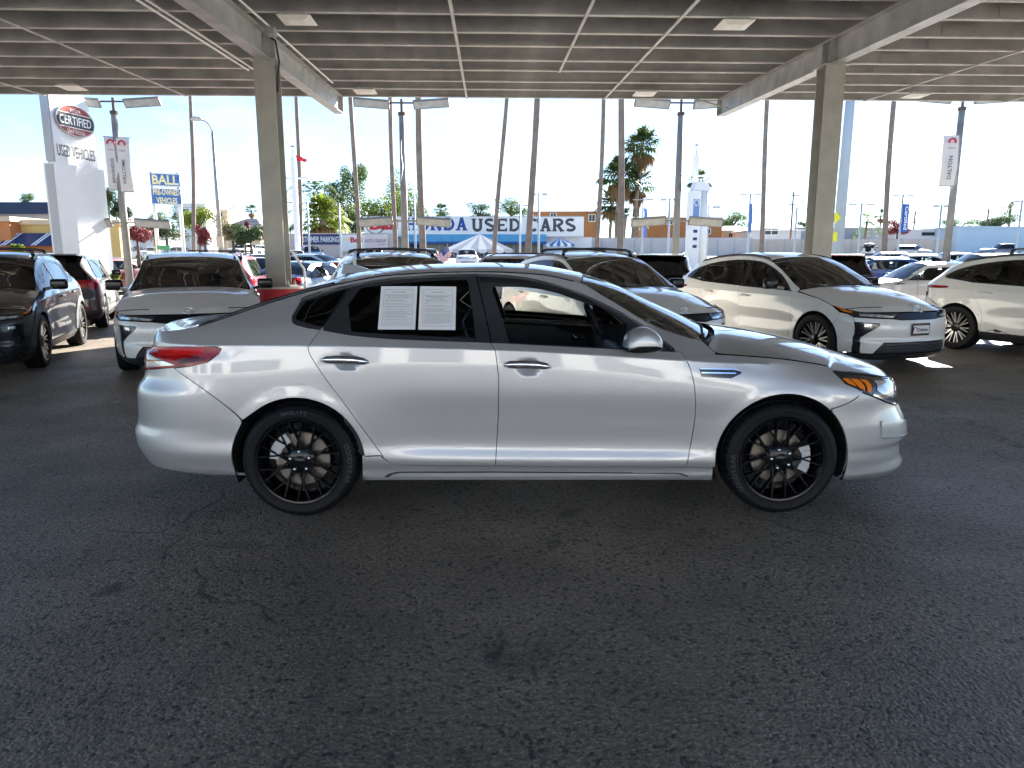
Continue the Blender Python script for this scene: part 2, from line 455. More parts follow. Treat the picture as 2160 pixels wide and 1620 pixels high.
def cubic(t, v):
    """Catmull-Rom style interpolant (vectorised)"""
    t = np.asarray(t, float); v = np.asarray(v, float)
    if len(t) == 2:
        return lambda q: v[0] + (v[1] - v[0]) * (np.asarray(q) - t[0]) / (t[1] - t[0])
    m = np.gradient(v, t)
    def f(q):
        q = np.clip(np.asarray(q, float), t[0], t[-1])
        k = np.clip(np.searchsorted(t, q) - 1, 0, len(t) - 2); h = t[k + 1] - t[k]; s = (q - t[k]) / h
        return ((1 + 2 * s) * (1 - s) ** 2 * v[k] + s * (1 - s) ** 2 * h * m[k]
                + s * s * (3 - 2 * s) * v[k + 1] + s * s * (s - 1) * h * m[k + 1])
    return f

def smooth(pts, n=6, closed=False):
    """Catmull-Rom through 2-D points"""
    p = [np.array(q, float) for q in pts]; out = []
    N = len(p)
    for i in range(N if closed else N - 1):
        a = p[i - 1] if (i > 0 or closed) else 2 * p[0] - p[1]
        b = p[i]; c = p[(i + 1) % N]
        d = p[(i + 2) % N] if (closed or i + 2 < N) else 2 * p[-1] - p[-2]
        for k in range(n):
            t = k / n
            out.append(tuple(.5 * ((2 * b) + (c - a) * t + (2 * a - 5 * b + 4 * c - d) * t * t + (-a + 3 * b - 3 * c + d) * t ** 3)))
    if not closed:
        out.append(tuple(p[-1]))
    return out

def arc(cx, cz, r, a0, a1, n=24):
    return [(cx + r * math.cos(math.radians(a0 + (a1 - a0) * i / n)), cz + r * math.sin(math.radians(a0 + (a1 - a0) * i / n))) for i in range(n + 1)]
# silver sedan: side rails (z along x, half width along x), nose and tail profiles
HERO = Surf(
    xf=[(.12, 2.36), (.165, 2.41), (.225, 2.41), (.28, 2.385), (.36, 2.375), (.40, 2.405), (.50, 2.39), (.57, 2.355), (.63, 2.325), (.70, 2.31), (.75, 2.285), (.80, 2.20), (.90, 1.98), (1.0, 1.80)],
    xr=[(.18, -2.46), (.24, -2.50), (.36, -2.55), (.45, -2.565), (.53, -2.535), (.65, -2.53), (.71, -2.525), (.80, -2.47), (.93, -2.455), (.97, -2.41), (1.03, -2.405), (1.08, -2.385), (1.3, -2.2)],
    af=.90, ar=.85, pf=2.8, pr=3.2,
    rails=[
        ([(-2.6, .235), (-1.9, .235), (-1.0, .205), (1.0, .195), (1.8, .19), (2.4, .17)], [(-2.6, .84), (-1, .86), (1, .86), (2.4, .84)]),
        ([(-2.6, .262), (-1.9, .262), (-1.0, .235), (1.0, .225), (2.4, .20)], [(-2.6, .87), (-1.0, .885), (1.0, .885), (2.4, .87)]),
        ([(-2.6, .30), (-1.7, .30), (-1.0, .275), (1.0, .262), (2.4, .25)], [(-2.6, .895), (-1.0, .888), (1.0, .888), (2.4, .885)]),
        ([(-2.6, .36), (-1.7, .36), (-1.0, .325), (1.0, .31), (2.4, .30)], [(-2.6, .915), (-1.1, .91), (-.7, .912), (.7, .912), (1.1, .905), (2.4, .895)]),
        ([(-2.6, .47), (-1.5, .47), (-.8, .43), (1.0, .40), (2.4, .40)], [(-2.6, .905), (-1.1, .91), (-.6, .897), (.7, .897), (1.1, .902), (2.4, .90)]),
        ([(-2.6, .60), (1.0, .56), (2.4, .55)], [(-2.6, .905), (-1.1, .917), (-.6, .905), (.7, .905), (1.1, .91), (2.4, .90)]),
        ([(-2.6, .76), (1.0, .74), (2.4, .70)], [(-2.6, .90), (-1.4, .917), (-.6, .922), (.7, .922), (1.4, .915), (2.4, .89)]),
        ([(-2.6, .91), (-1.3, .90), (.8, .83), (1.6, .79), (2.4, .76)], [(-2.6, .885), (-1.4, .91), (-.6, .92), (.7, .917), (1.4, .90), (2.4, .85)]),
        ([(-2.6, 1.013), (-2.16, 1.012), (-1.3, 1.005), (-.3, .982), (.83, .916), (1.21, .891), (1.57, .858), (2.0, .80), (2.4, .77)], [(-2.6, .865), (-1.4, .90), (-.6, .913), (.7, .907), (1.2, .88), (1.6, .84), (2.4, .76)], True),
        ([(-2.6, 1.045), (-2.0, 1.075), (-1.38, 1.115), (-1.2, 1.091), (-.65, 1.042), (-.3, 1.022), (.44, .986), (.80, .965), (1.1, .945), (1.6, .905), (2.0, .84), (2.4, .79)], [(-2.6, .82), (-2.0, .82), (-1.4, .84), (-.65, .868), (.4, .866), (.8, .85), (1.2, .81), (1.6, .76), (2.4, .66)]),
        ([(-2.6, 1.07), (-2.1, 1.11), (-1.95, 1.15), (-1.6, 1.25), (-1.37, 1.315), (-1.1, 1.36), (-.85, 1.385), (-.39, 1.395), (0, 1.375), (.15, 1.345), (.32, 1.27), (.52, 1.15), (.72, 1.03), (.9, 1.0), (1.2, .975), (1.6, .93), (2.0, .86), (2.4, .80)],
         [(-2.6, .72), (-2.1, .73), (-1.95, .70), (-1.6, .66), (-1.1, .64), (-.4, .645), (0, .65), (.3, .68), (.52, .74), (.72, .79), (.9, .80), (1.2, .73), (1.6, .66), (2.4, .5)]),
    ],
    arches=[(-1.4025, .335, .375), (1.3925, .335, .385)], flare=.006,
    dents=[(-1.105, .912, .085, .048, .022), (-.085, .882, .085, .048, .022)])
# ---------------------------------------------------------------- wheels (axis along y, outer face towards -y at y=0)
def make_wheel(parent, loc, style, r_t, r_r, width, rim_m, tyre_m, right=True, lugs=True, letters=(), seg=96, spoke_m=None, rot=0.):
    rim = MB()
    rim.lathe([(r_r + .008, .0), (r_r + .004, -.006), (r_r - .006, -.004), (r_r - .012, .012), (r_r - .022, .03), (r_r - .03, .08), (r_r - .03, width * .8), (r_r - .01, width * .92)], seg, axis='y')
    rim.lathe([(r_r - .03, .12), (.05, .135), (.0, .135)], seg, axis='y')
    def blade(a0, r0, a1, r1, w0, w1, y0, y1, dep):
        p0 = Vector((r0 * math.cos(a0), y0, r0 * math.sin(a0))); p1 = Vector((r1 * math.cos(a1), y1, r1 * math.sin(a1)))
        d = (p1 - p0).normalized(); s_ = d.cross(Vector((0, 1, 0))).normalized(); k = Vector((0, dep, 0))
        v = []
        for p, w in ((p0, w0), (p1, w1)):
            v += [p - s_ * w * .32, p + s_ * w * .32, p + s_ * w / 2 + k, p - s_ * w / 2 + k]
        rim.add(v, [(0, 1, 5, 4), (1, 2, 6, 5), (2, 3, 7, 6), (3, 0, 4, 7), (0, 3, 2, 1), (4, 5, 6, 7)], 1)
    if style == 'mesh':
        for k in range(10):
            a = rot + 2 * math.pi * k / 10
            for s_ in (-1, 1):
                blade(a - s_ * .13, .055, a + s_ * R(27), r_r - .002, .017, .012, .024 + .002 * s_, .006, .026)
        rim.lathe([(.0, .012), (.03, .012), (.066, .02), (.082, .03), (.082, .06), (0, .06)], 30, axis='y')
    elif style == 'twin':
        for k in range(5):
            a = rot + 2 * math.pi * k / 5
            for s_ in (-1, 1):
                blade(a + s_ * .22, .06, a + s_ * .20, r_r - .006, .03, .030, .03, .006, .035)
                blade(a + s_ * .34, .08, a + s_ * .46, r_r - .006, .02, .022, .03, .008, .03)
        rim.lathe([(.0, .014), (.045, .016), (.075, .026), (.09, .045), (0, .06)], 30, axis='y')
    else:
        for k in range(5):
            a = rot + 2 * math.pi * k / 5
            blade(a, .05, a, r_r - .006, .085, .075, .03, .006, .03)
        rim.lathe([(.0, .014), (.06, .016), (.085, .03), (0, .05)], 24, axis='y')
    w = rim.build('wheel', [rim_m, spoke_m or rim_m], parent, angle=28)
    w.location = loc
    if not right: w.rotation_euler = (0, 0, math.pi)
    ty = MB(); W_ = width
    prof = [(r_r + .002, .004), (r_r + .012, -.008), (r_r + .02, -.011), (r_r + .024, -.009), (r_r + (r_t - r_r) * .55, -.013), (r_t - .028, -.008), (r_t - .022, -.002), (r_t - .012, .006), (r_t - .004, .022), (r_t - .0005, .045),
            (r_t, W_ * .3), (r_t - .007, W_ * .31), (r_t - .007, W_ * .36), (r_t, W_ * .37), (r_t, W_ * .63), (r_t - .007, W_ * .64), (r_t - .007, W_ * .69), (r_t, W_ * .70), (r_t - .0005, W_ - .045), (r_t - .008, W_ - .015), (r_t - .03, W_), (r_r, W_ - .01)]
    ty.lathe(prof, seg * 2, axis='y')
    n2 = seg * 2
    for i in (7, 8, 9, 10):
        for k in range(0, n2, 4):
            x, y, z = ty.v[i * n2 + k]; q = 1 - (.008 if i > 7 else .003) / math.hypot(x, z)
            ty.v[i * n2 + k] = (x * q, y, z * q)
    t = ty.build('tyre', tyre_m, w, angle=24)
    return w

def arc_text(body, m, parent, r, a_mid, h, y, step):
    """raised lettering set round a tyre wall; reads from outside, a_mid in degrees with 90 = top"""
    mb_v = []; mb_f = []
    n = len(body)
    for i, ch in enumerate(body):
        if ch == ' ': continue
        me = text_mesh(ch, None, h, .02, 0.)
        a = R(a_mid) - (i - (n - 1) / 2) * step
        for_v = []
        k = len(mb_v)
        for v in me.vertices:
            x, z = v.co.x, v.co.z; ang = a - math.pi / 2
            X = x * math.cos(ang) - z * math.sin(ang); Z = x * math.sin(ang) + z * math.cos(ang)
            mb_v.append((r * math.cos(a) + X, y, r * math.sin(a) + Z))
        mb_f += [tuple(j + k for j in p.vertices) for p in me.polygons]
        bpy.data.meshes.remove(me)
    me = bpy.data.meshes.new('lettering'); me.from_pydata(mb_v, [], mb_f); me.update()
    return link('lettering', me, m, parent)

M_TYRE = mat('tyre_rubber', (.008, .008, .009), .55, spec=.22, bump=.15, bscale=220)
M_TYRELET = mat('tyre_lettering', (.035, .035, .037), .55)
M_RIMBLK = mat('gloss_black_rim', (.004, .004, .0045), .22, spec=.4)
M_SILVER = paint('silver_metallic_paint', (.475, .465, .452), .50, .38)
M_BLK = mat('gloss_black_trim', (.012, .012, .013), .18, coat=.4)
M_SATIN = mat('satin_black_trim', (.022, .022, .024), .42)
M_PLAST = mat('dark_plastic', (.02, .02, .021), .55, bump=.1, bscale=300)
M_CHROME = mat('chrome_trim', (.85, .85, .86), .08, 1.0)
M_STEEL = mat('brake_steel', (.24, .21, .18), .4, 1.0, noise=.2, nscale=14)
M_CALIP = mat('caliper_alloy', (.45, .46, .47), .45, .8)
M_TINT = glass('tinted_glass', (.03, .031, .035), 1.65)
M_CLEAR = glass('clear_glass', (.80, .84, .82))
M_WSH = glass('windscreen_glass', (.55, .60, .57), 1.85)
M_RED = mat('red_lens', (.30, .004, .006), .12, spec=.4)
M_REDD = mat('deep_red_lens', (.10, .003, .005), .12, spec=.4)
M_REDB = mat('bright_red_lens', (.55, .014, .012), .15, spec=.3)
M_LENSW = mat('clear_lens', (.60, .61, .62), .07, .35, coat=1., noise=.45, nscale=22)
M_AMBER = mat('amber_lens', (.80, .20, .01), .2, spec=.4)
M_LAMPD = mat('lamp_housing', (.03, .032, .035), .12, .3, coat=1.)
M_INT = mat('interior_black', (.030, .030, .032), .5, bump=.2, bscale=200)
M_SEAT = mat('seat_cloth', (.035, .035, .037), .8, bump=.3, bscale=160)
M_PAPER = mat('white_paper', (.72, .72, .70), .7)
M_INK = mat('printed_ink', (.06, .06, .065), .8)
M_INKL = mat('light_print', (.34, .34, .35), .8)
M_UNDER = mat('underbody_black', (.006, .006, .006), .9)

def build_hero():
    S = HERO; side = S.side
    car = thing('silver_sedan', 'silver four door sedan with black mesh wheels parked side on in the shade', 'car', (.163, 4.83, 0), R(1.0))
    RW, FW = (-1.4025, .335), (1.3925, .335)
    zc = lambda x: float(S.rz[8](x))
    crease = [[(x, zc(x) + d) for x in np.linspace(-2.45, 1.75, 100)] for d in (-.007, 0, .007)]
    cups = [[(dx + rx * k * math.cos(t), dz + rz * k * math.sin(t)) for t in np.linspace(0, 2 * math.pi, 25)] for dx, dz, rx, rz, _ in S.dents for k in (.25, .5, .75, .9, 1.05)]
    rear_arch = lambda a0, a1: arc(RW[0], RW[1], .378, a0, a1, 26)
    front_arch = lambda a0, a1: arc(FW[0], FW[1], .390, a0, a1, 26)
    bline = [(-.385, 1.385), (-.301, 1.040), (-.272, .976), (-.254, .83), (-.257, .60), (-.275, .304)]
    rdr = smooth([(-1.249, 1.104), (-1.313, 1.012), (-1.318, .975), (-1.295, .925), (-1.22, .808), (-1.144, .702), (-1.028, .527), (-.932, .383), (-.891, .340), (-.84, .317), (-.76, .310)], 4)
    fdf = smooth([(.785, .963), (.806, .928), (.834, .865), (.856, .78), (.868, .69), (.873, .594), (.861, .445), (.834, .29)], 4)
    dlo_bot_r = smooth([(-1.247, 1.088), (-1.086, 1.061), (-.892, 1.043), (-.665, 1.032), (-.301, 1.018)], 4)
    dlo_bot_f = smooth([(-.301, 1.018), (-.207, 1.014), (.043, 1.000), (.417, .980), (.75, .962)], 4)
    # doors (below the glass)
    panel('rear_door', M_SILVER, side, dlo_bot_r + bline[2:] + rdr[::-1], car, g=.02, lines=crease)
    panel('front_door', M_SILVER, side, dlo_bot_f + fdf[0:] + bline[:1:-1], car, g=.02, lines=crease)
    # rear quarter with C pillar, roof rail and A pillar in one pressing
    dlo_top = smooth([(-1.432, 1.164), (-1.41, 1.215), (-1.386, 1.256), (-1.256, 1.296), (-1.117, 1.328), (-.976, 1.353), (-.799, 1.373), (-.592, 1.385), (-.385, 1.389), (-.268, 1.386), (-.139, 1.375), (-.011, 1.353), (.118, 1.318), (.246, 1.271), (.373, 1.214), (.499, 1.150), (.623, 1.070), (.755, .967)], 4)
    rail = smooth([(-1.97, 1.105), (-1.82, 1.155), (-1.60, 1.232), (-1.37, 1.300), (-1.10, 1.362), (-.85, 1.398), (-.4, 1.415), (-.1, 1.405), (.05, 1.390), (.234, 1.345), (.355, 1.275), (.456, 1.217), (.606, 1.126), (.761, 1.062), (.858, 1.032), (.93, 1.014)], 4)
    shut = smooth([(.93, 1.014), (.96, .985), (.998, .947)], 3)
    qbump = smooth([(-2.094, .873), (-2.06, .85), (-1.954, .785), (-1.859, .717), (-1.772, .646), (-1.706, .585)], 4)
    lamp_top = [(-1.807, .988), (-1.84, 1.0), (-1.90, .999), (-2.10, .990), (-2.26, .975)]
    lamp_low = [(-2.094, .873), (-1.994, .887), (-1.887, .912), (-1.83, .955), (-1.807, .988)]
    quarter = (qbump + rear_arch(140, -20)[2:] + [(-1.035, .370), (-.935, .372)] + rdr[-4::-1] + [(-1.247, 1.088), (-1.33, 1.100)]
               + smooth([(-1.403, 1.118), (-1.425, 1.135), (-1.432, 1.164)], 3) + dlo_top + fdf[:1] + [(.80, .950), (.90, .945), (.998, .947)] + shut[::-1] + rail[::-1]
               + [(-2.10, 1.083), (-2.28, 1.062)] + lamp_top[::-1] + lamp_low[::-1])
    quarter = [p for i, p in enumerate(quarter) if i == 0 or math.dist(p, quarter[i - 1]) > 1e-3]
    panel('body_side', M_SILVER, side, quarter, car, g=.03, lines=crease, gap=.0018)
    # front wing
    hl_low = [(1.698, .838), (1.729, .806), (1.763, .768), (1.86, .725)]
    fender = ([(.834, .29)] + [(.990, .285)] + front_arch(186, 48) + smooth([(1.658, .636), (1.712, .649), (1.772, .671), (1.86, .722)], 3) + hl_low[::-1]
              + smooth([(1.70, .845), (1.66, .868), (1.509, .897), (1.335, .919), (1.17, .932), (.998, .944), (.80, .948)], 3) + fdf[2:])
    panel('front_wing', M_SILVER, side, clean(fender), car, g=.03, lines=crease)
    # sill
    sill = ([(-1.046, .207), (1.0, .197), (.995, .280)] + [(.834, .286), (-.275, .300), (-.76, .306), (-.84, .313), (-.895, .336), (-.935, .369), (-1.034, .367)])
    panel('side_sill', M_SILVER, side, sill, car, g=.03, flange=.05)
    slot = smooth([(-.925, .235), (-.895, .255), (-.84, .267)], 3) + [(-.274, .266), (.77, .252)] + smooth([(.82, .247), (.86, .230)], 2) + smooth([(.85, .226), (.81, .240), (.77, .244)], 2) + [(-.274, .257), (-.83, .258)] + smooth([(-.87, .25), (-.90, .233)], 2)
    panel('sill_groove', M_PLAST, side, slot, car, g=.03, off=.0025, flange=0, gap=0)
    # bumpers wrap round nose and tail
    Q = lambda pts, rear: [(float(S.q_of_x(x, z, rear)), z) for x, z in pts]
    wr = lambda P: S.wrap(P[:, 0], P[:, 1], True); wf = lambda P: S.wrap(P[:, 0], P[:, 1], False)
    rb = Q(qbump, True) + Q(rear_arch(140, 193)[1:], True) + [(1.05, .245), (.9, .24), (.737, .258), (.55, .27), (.46, .30), (.385, .38), (.2, .40), (0, .40), (0, .86), (.30, .845), (.39, .832), (.754, .878)]
    panel('rear_bumper', M_SILVER, wr, clean(rb), car, g=.035, sides=0, out_dir=(-1, -1, 0))
    panel('rear_valance', M_PLAST, wr, [(0, .24), (.42, .245), (.53, .262), (.45, .295), (.38, .372), (.2, .392), (0, .392)], car, g=.04, sides=0, off=-.012, out_dir=(-1, -1, 0))
    tl = [(.16, .955), (.30, .965), (.467, .982), (.70, .996), (.868, 1.0), (.909, .988), (.909, .957), (.895, .913), (.836, .890), (.754, .880), (.393, .834), (.30, .842), (.16, .86)]
    panel('tail_lamp', M_RED, wr, smooth(tl[:6], 3) + tl[6:], car, g=.03, off=.004, out_dir=(-1, -1, 0), gap=.001)
    for t_ in [o for o in car.children if o.name.startswith('tail_lamp')]:
        sd_ = 1 if t_.data.vertices[0].co.y < 0 else -1
        panel('reversing_lens', M_LENSW, wr, [(.33, .888), (.42, .890), (.663, .911), (.745, .892), (.434, .848), (.33, .852)], t_, g=.03, off=.0065, flange=.002, out_dir=(-1, -1, 0), sides=sd_)
        panel('lamp_strip', M_REDB, wr, [(.50, .972), (.70, .985), (.86, .991), (.84, .955), (.713, .940), (.60, .938)], t_, g=.03, off=.0065, flange=.002, out_dir=(-1, -1, 0), sides=sd_)
        panel('lamp_base', M_REDD, wr, [(.76, .930), (.84, .946), (.89, .935), (.88, .915), (.83, .902), (.76, .893)], t_, g=.03, off=.006, flange=.002, out_dir=(-1, -1, 0), sides=sd_)
        panel('lamp_reflector', M_LAMPD, wr, [(.44, .945), (.55, .930), (.66, .915), (.44, .893)], t_, g=.03, off=.0062, flange=.002, out_dir=(-1, -1, 0), sides=sd_)
    # boot end panel between the lamps
    panel('trunk_end', M_SILVER, wr, [(0, .862), (.15, .862), (.158, .957), (.30, .967), (.467, .985), (.62, .993), (.63, 1.045), (.4, 1.062), (0, 1.068)], car, g=.04, sides=0, out_dir=(-1, -1, 0))
    fb = (Q(front_arch(46, -10), False)[::1] + [(.90, .20), (.844, .177), (.778, .185), (.68, .178), (.491, .160), (.393, .155), (.2, .155), (0, .155), (0, .60), (.22, .60), (.32, .602), (.42, .604), (.499, .612), (.606, .650), (.704, .695), (.762, .724)]
          + Q(smooth([(1.86, .720), (1.772, .669), (1.712, .647), (1.658, .634)], 3), False)[1:])
    panel('front_bumper', M_SILVER, wf, clean(fb), car, g=.03, sides=0, out_dir=(1, -1, 0))
    # grille and lower intake (face the front)
    qn = lambda pts: [(float(S.q_of_n(n, z)), z) for n, z in pts]
    panel('grille', M_BLK, wf, qn([(0, .62), (.30, .62), (.42, .655), (.46, .72), (.40, .755), (.2, .775), (0, .78)]), car, g=.05, sides=0, off=-.01, out_dir=(1, 0, 0))
    panel('lower_intake', M_PLAST, wf, qn([(0, .22), (.48, .22), (.56, .30), (.45, .36), (0, .37)]), car, g=.05, sides=0, off=.003, flange=.004, out_dir=(1, 0, 0))
    fin = [(.70, .532), (.685, .545), (.54, .532), (.40, .508), (.36, .500), (.36, .405), (.442, .412), (.565, .426), (.715, .440)]
    panel('bumper_fin_recess', M_SILVER, wf, fin, car, g=.03, off=.010, flange=.02, out_dir=(1, -1, 0))
    panel('bumper_fin_chrome', M_CHROME, wf, [(.71, .446), (.565, .434), (.45, .421), (.36, .413), (.36, .405), (.45, .412), (.565, .425), (.715, .438)], car, g=.03, off=.013, flange=.006, gap=0, out_dir=(1, -1, 0))
    # headlamps
    hl = [(.737, .842), (.77, .808), (.800, .772), (.762, .731), (.704, .702), (.606, .657), (.499, .618), (.40, .610), (.30, .625), (.27, .70), (.30, .745), (.36, .760), (.45, .785), (.532, .805), (.639, .832)]
    panel('headlamp', M_LAMPD, wf, hl, car, g=.03, off=.002, out_dir=(1, -1, 0), gap=.001)
    for t_ in [o for o in car.children if o.name.startswith('headlamp')]:
        sd_ = 1 if t_.data.vertices[0].co.y < 0 else -1
        k = dict(g=.03, flange=.002, out_dir=(1, -1, 0), sides=sd_)
        for blk in ([(.768, .802), (.736, .799), (.766, .752), (.788, .773)], [(.729, .798), (.694, .792), (.736, .728), (.759, .746)], [(.687, .791), (.652, .783), (.706, .711), (.729, .724)]):
            panel('turn_indicator', M_AMBER, wf, blk, t_, off=.008, **k)
        panel('projector_lens', M_LENSW, wf, [(.612, .776), (.52, .766), (.43, .752), (.40, .70), (.43, .665), (.516, .662), (.63, .700), (.66, .722)], t_, off=.006, **k)
        panel('lamp_bezel', M_CHROME, wf, [(.70, .698), (.606, .653), (.50, .616), (.42, .610), (.42, .622), (.50, .630), (.60, .667), (.69, .710)], t_, off=.007, **k)
        panel('lamp_brow', M_PLAST, wf, [(.735, .842), (.639, .828), (.532, .801), (.40, .770), (.40, .760), (.53, .787), (.64, .812), (.75, .829)], t_, off=.007, **k)
    # wing vent
    v = panel('wing_vent', M_BLK, side, [(.882, .873), (.956, .872), (1.085, .863), (1.128, .851), (1.13, .840), (1.068, .812), (.898, .822)], car, g=.03, off=.006, flange=.012)
    for t_ in v:
        sd_ = 1 if t_.data.vertices[0].co.y < 0 else -1
        panel('vent_fin', M_CHROME, side, [(.893, .852), (1.09, .845), (1.095, .839), (.893, .845)], t_, g=.03, off=.013, flange=.006, gap=0, sides=sd_)
        panel('vent_rim', M_CHROME, side, [(.884, .875), (1.10, .866), (1.112, .860), (.886, .868)], t_, g=.03, off=.011, flange=.004, gap=0, sides=sd_)
    # glasshouse: black frames with glass set in
    rear_glass = smooth([(-1.06, 1.320), (-1.117, 1.234), (-1.117, 1.212), (-1.088, 1.082)], 3) + smooth([(-.951, 1.072), (-.666, 1.056), (-.384, 1.043)], 2) + [(-.407, 1.199), (-.432, 1.352)] + smooth([(-.445, 1.366), (-.621, 1.362), (-.857, 1.344), (-1.04, 1.322)], 3)
    front_open = smooth([(-.290, 1.312), (-.278, 1.328), (-.25, 1.330), (-.108, 1.326), (.053, 1.305), (.181, 1.274), (.309, 1.225), (.428, 1.163), (.495, 1.113)], 3) + [(.462, .983), (.231, .996), (-.195, 1.019), (-.224, 1.123)]
    qgl = smooth([(-1.372, 1.246), (-1.408, 1.175), (-1.406, 1.152), (-1.37, 1.136), (-1.254, 1.108)], 3) + [(-1.142, 1.314)]
    frame_r = dlo_bot_r + [(-.301, 1.040), (-.385, 1.382)] + [p for p in dlo_top[::-1] if -1.10 < p[0] < -.39] + [(-1.120, 1.326), (-1.247, 1.104)]
    frame_q = smooth([(-1.403, 1.118), (-1.425, 1.135), (-1.432, 1.164)], 3) + [p for p in dlo_top if p[0] < -1.13] + [(-1.127, 1.325), (-1.252, 1.104), (-1.252, 1.09)]
    frame_f = dlo_bot_f[1:] + [p for p in dlo_top[::-1] if -.37 < p[0] < .75] + [(-.380, 1.382), (-.296, 1.040), (-.296, 1.022)]
    rear_fr = panel('rear_window_frame', M_SATIN, side, clean(frame_r), car, g=.04, holes=[rear_glass], off=-.003, gap=.001)
    q_fr = panel('quarter_window_frame', M_SATIN, side, clean(frame_q), car, g=.04, holes=[qgl], off=-.003, gap=.001)
    f_fr = panel('front_window_frame', M_SATIN, side, clean(frame_f), car, g=.04, holes=[front_open], off=-.003, gap=.001)
    panel('rear_window', M_TINT, side, rear_glass, car, g=.06, off=-.009, flange=0, gap=0)
    panel('quarter_window', M_TINT, side, qgl, car, g=.06, off=-.008, flange=0, gap=0)
    panel('front_window', M_CLEAR, side, front_open, car, g=.06, off=-.009, flange=0, gap=0, sides=-1)
    # bright line along the top of the glass
    trim_top = [p for p in dlo_top if p[0] > -1.40]
    up = [(x, z + .007) for x, z in trim_top]
    panel('window_trim', M_CHROME, side, trim_top + up[::-1], car, g=.05, off=.004, flange=.006, gap=0)
    rt = smooth([(-1.97, 1.100), (-1.82, 1.148), (-1.60, 1.224), (-1.37, 1.292), (-1.10, 1.354), (-.85, 1.390), (-.4, 1.406), (-.1, 1.397), (.05, 1.382), (.19, 1.350)], 3)
    panel('roof_trim', M_BLK, side, rt + [(x, z + .006) for x, z in rt[::-1]], car, g=.05, off=.003, flange=.006, gap=0)
    panel('window_visor', M_BLK, side, [(-.37, 1.378), (-.139, 1.366), (.118, 1.309), (.30, 1.240), (.296, 1.214), (.10, 1.284), (-.14, 1.340), (-.36, 1.352)], car, g=.05, off=.006, flange=.006, gap=0)
    # handles with their cups
    for (hx0, hz0) in ((-1.115, .921), (-.092, .892)):
        for s_ in (-1, 1):
            mb = MB(); n0 = float(S.n(hx0, hz0)) + .020
            pts = [(hx0 - .135, hz0 + .004), (hx0 - .10, hz0 + .008), (hx0 - .04, hz0 + .009), (hx0 + .04, hz0 + .006), (hx0 + .10, hz0), (hx0 + .135, hz0 - .008)]
            dep = [.012, .030, .046, .046, .030, .012]; hh = [.010, .021, .023, .023, .020, .008]
            ring = []
            for (x, z), d, h in zip(pts, dep, hh):
                y = -(float(S.n(x, z)) + d)
                ring.append([(x, y + .010, z + h), (x, y, z + h * .5), (x, y - .002, z), (x, y + .003, z - h * .7), (x, y + .012, z - h)])
            v_ = [p for r_ in ring for p in r_]; f_ = [(i * 5 + j, i * 5 + j + 1, i * 5 + j + 6, i * 5 + j + 5) for i in range(5) for j in range(4)]
            f_ += [tuple(range(5)), tuple(range(25, 30))]
            mb.add([(x, y if s_ < 0 else -y, z) for x, y, z in v_], f_)
            mb.build('door_handle', M_CHROME, car, smooth=True)
    # mirrors
    for s_ in (-1, 1):
        mb = MB(); prof = [(.440, 1.000), (.447, 1.045), (.475, 1.086), (.52, 1.110), (.565, 1.112), (.61, 1.090), (.648, 1.045), (.652, 1.002)]
        c = np.array([.55, 1.03]); layers = [(-.83, .80), (-.87, .93), (-.94, 1.0), (-1.01, .97), (-1.05, .80), (-1.065, .45)]
        v_ = []
        for y, k in layers:
            for p in smooth(prof, 3): q = c + (np.array(p) - c) * k; v_.append((q[0], y, q[1]))
        n_ = len(smooth(prof, 3)); f_ = [(i * n_ + j, i * n_ + j + 1, (i + 1) * n_ + j + 1, (i + 1) * n_ + j) for i in range(5) for j in range(n_ - 1)] + [tuple(range(n_)), tuple(range(5 * n_, 6 * n_))]
        mb.add([(x, -s_ * y if s_ > 0 else y, z) for x, y, z in v_], f_)
        shell = mb.build('mirror', M_SILVER, car, angle=60)
        mb = MB(); v_ = []
        low = smooth([(.440, 1.002), (.438, .985), (.452, .972), (.52, .966), (.60, .974), (.645, .990), (.655, 1.004)], 3)
        for y, k in layers:
            for p in low: q = c + (np.array(p) - c) * k; v_.append((q[0], y, q[1]))
        n_ = len(low); f_ = [(i * n_ + j, i * n_ + j + 1, (i + 1) * n_ + j + 1, (i + 1) * n_ + j) for i in range(5) for j in range(n_ - 1)] + [tuple(range(n_)), tuple(range(5 * n_, 6 * n_))]
        mb.add([(x, -s_ * y if s_ > 0 else y, z) for x, y, z in v_], f_)
        mb.build('mirror_base', M_BLK, shell, angle=60)
        mb = MB(); mb.tube([(.66, s_ * .80, .965), (.63, s_ * .86, .985), (.58, s_ * .92, 1.0)], [.03, .026, .03], 10); mb.build('mirror_arm', M_BLK, shell, smooth=True)
    # upper skins
    def on_wrap(q, z): p = S.wrap(np.array(q), np.array(z)); return float(p[0]), z, -float(p[1])
    ed = [(.962, .988), (1.003, .952), (1.12, .9405), (1.335, .9225), (1.509, .9005), (1.66, .8715)]
    ed = [(x, z, float(S.n(x, z))) for x, z in ed] + [on_wrap(.72, .848), on_wrap(.532, .809), on_wrap(.40, .775), on_wrap(.20, .768)]
    ce = [(1.165, 1.045), (1.21, 1.040), (1.31, 1.027), (1.50, 1.000), (1.70, .960), (1.88, .915), (1.99, .880), (2.14, .835), (2.24, .800), (2.29, .775)]
    hood = strip_patch(S, [(e[0], e[1], c[0], c[1], e[2]) for e, c in zip(ed, ce)], qz=2.6)
    skin('hood', M_SILVER, hood, car, 44, 36)
    ws = strip_patch(S, [(.915, 1.008, 1.13, 1.040), (.761, 1.055, .98, 1.113), (.606, 1.120, .80, 1.195), (.456, 1.211, .61, 1.283), (.355, 1.270, .47, 1.338), (.234, 1.340, .30, 1.392)], qz=1.9)
    skin('windscreen', M_WSH, ws, car, 24, 24, flange=0)
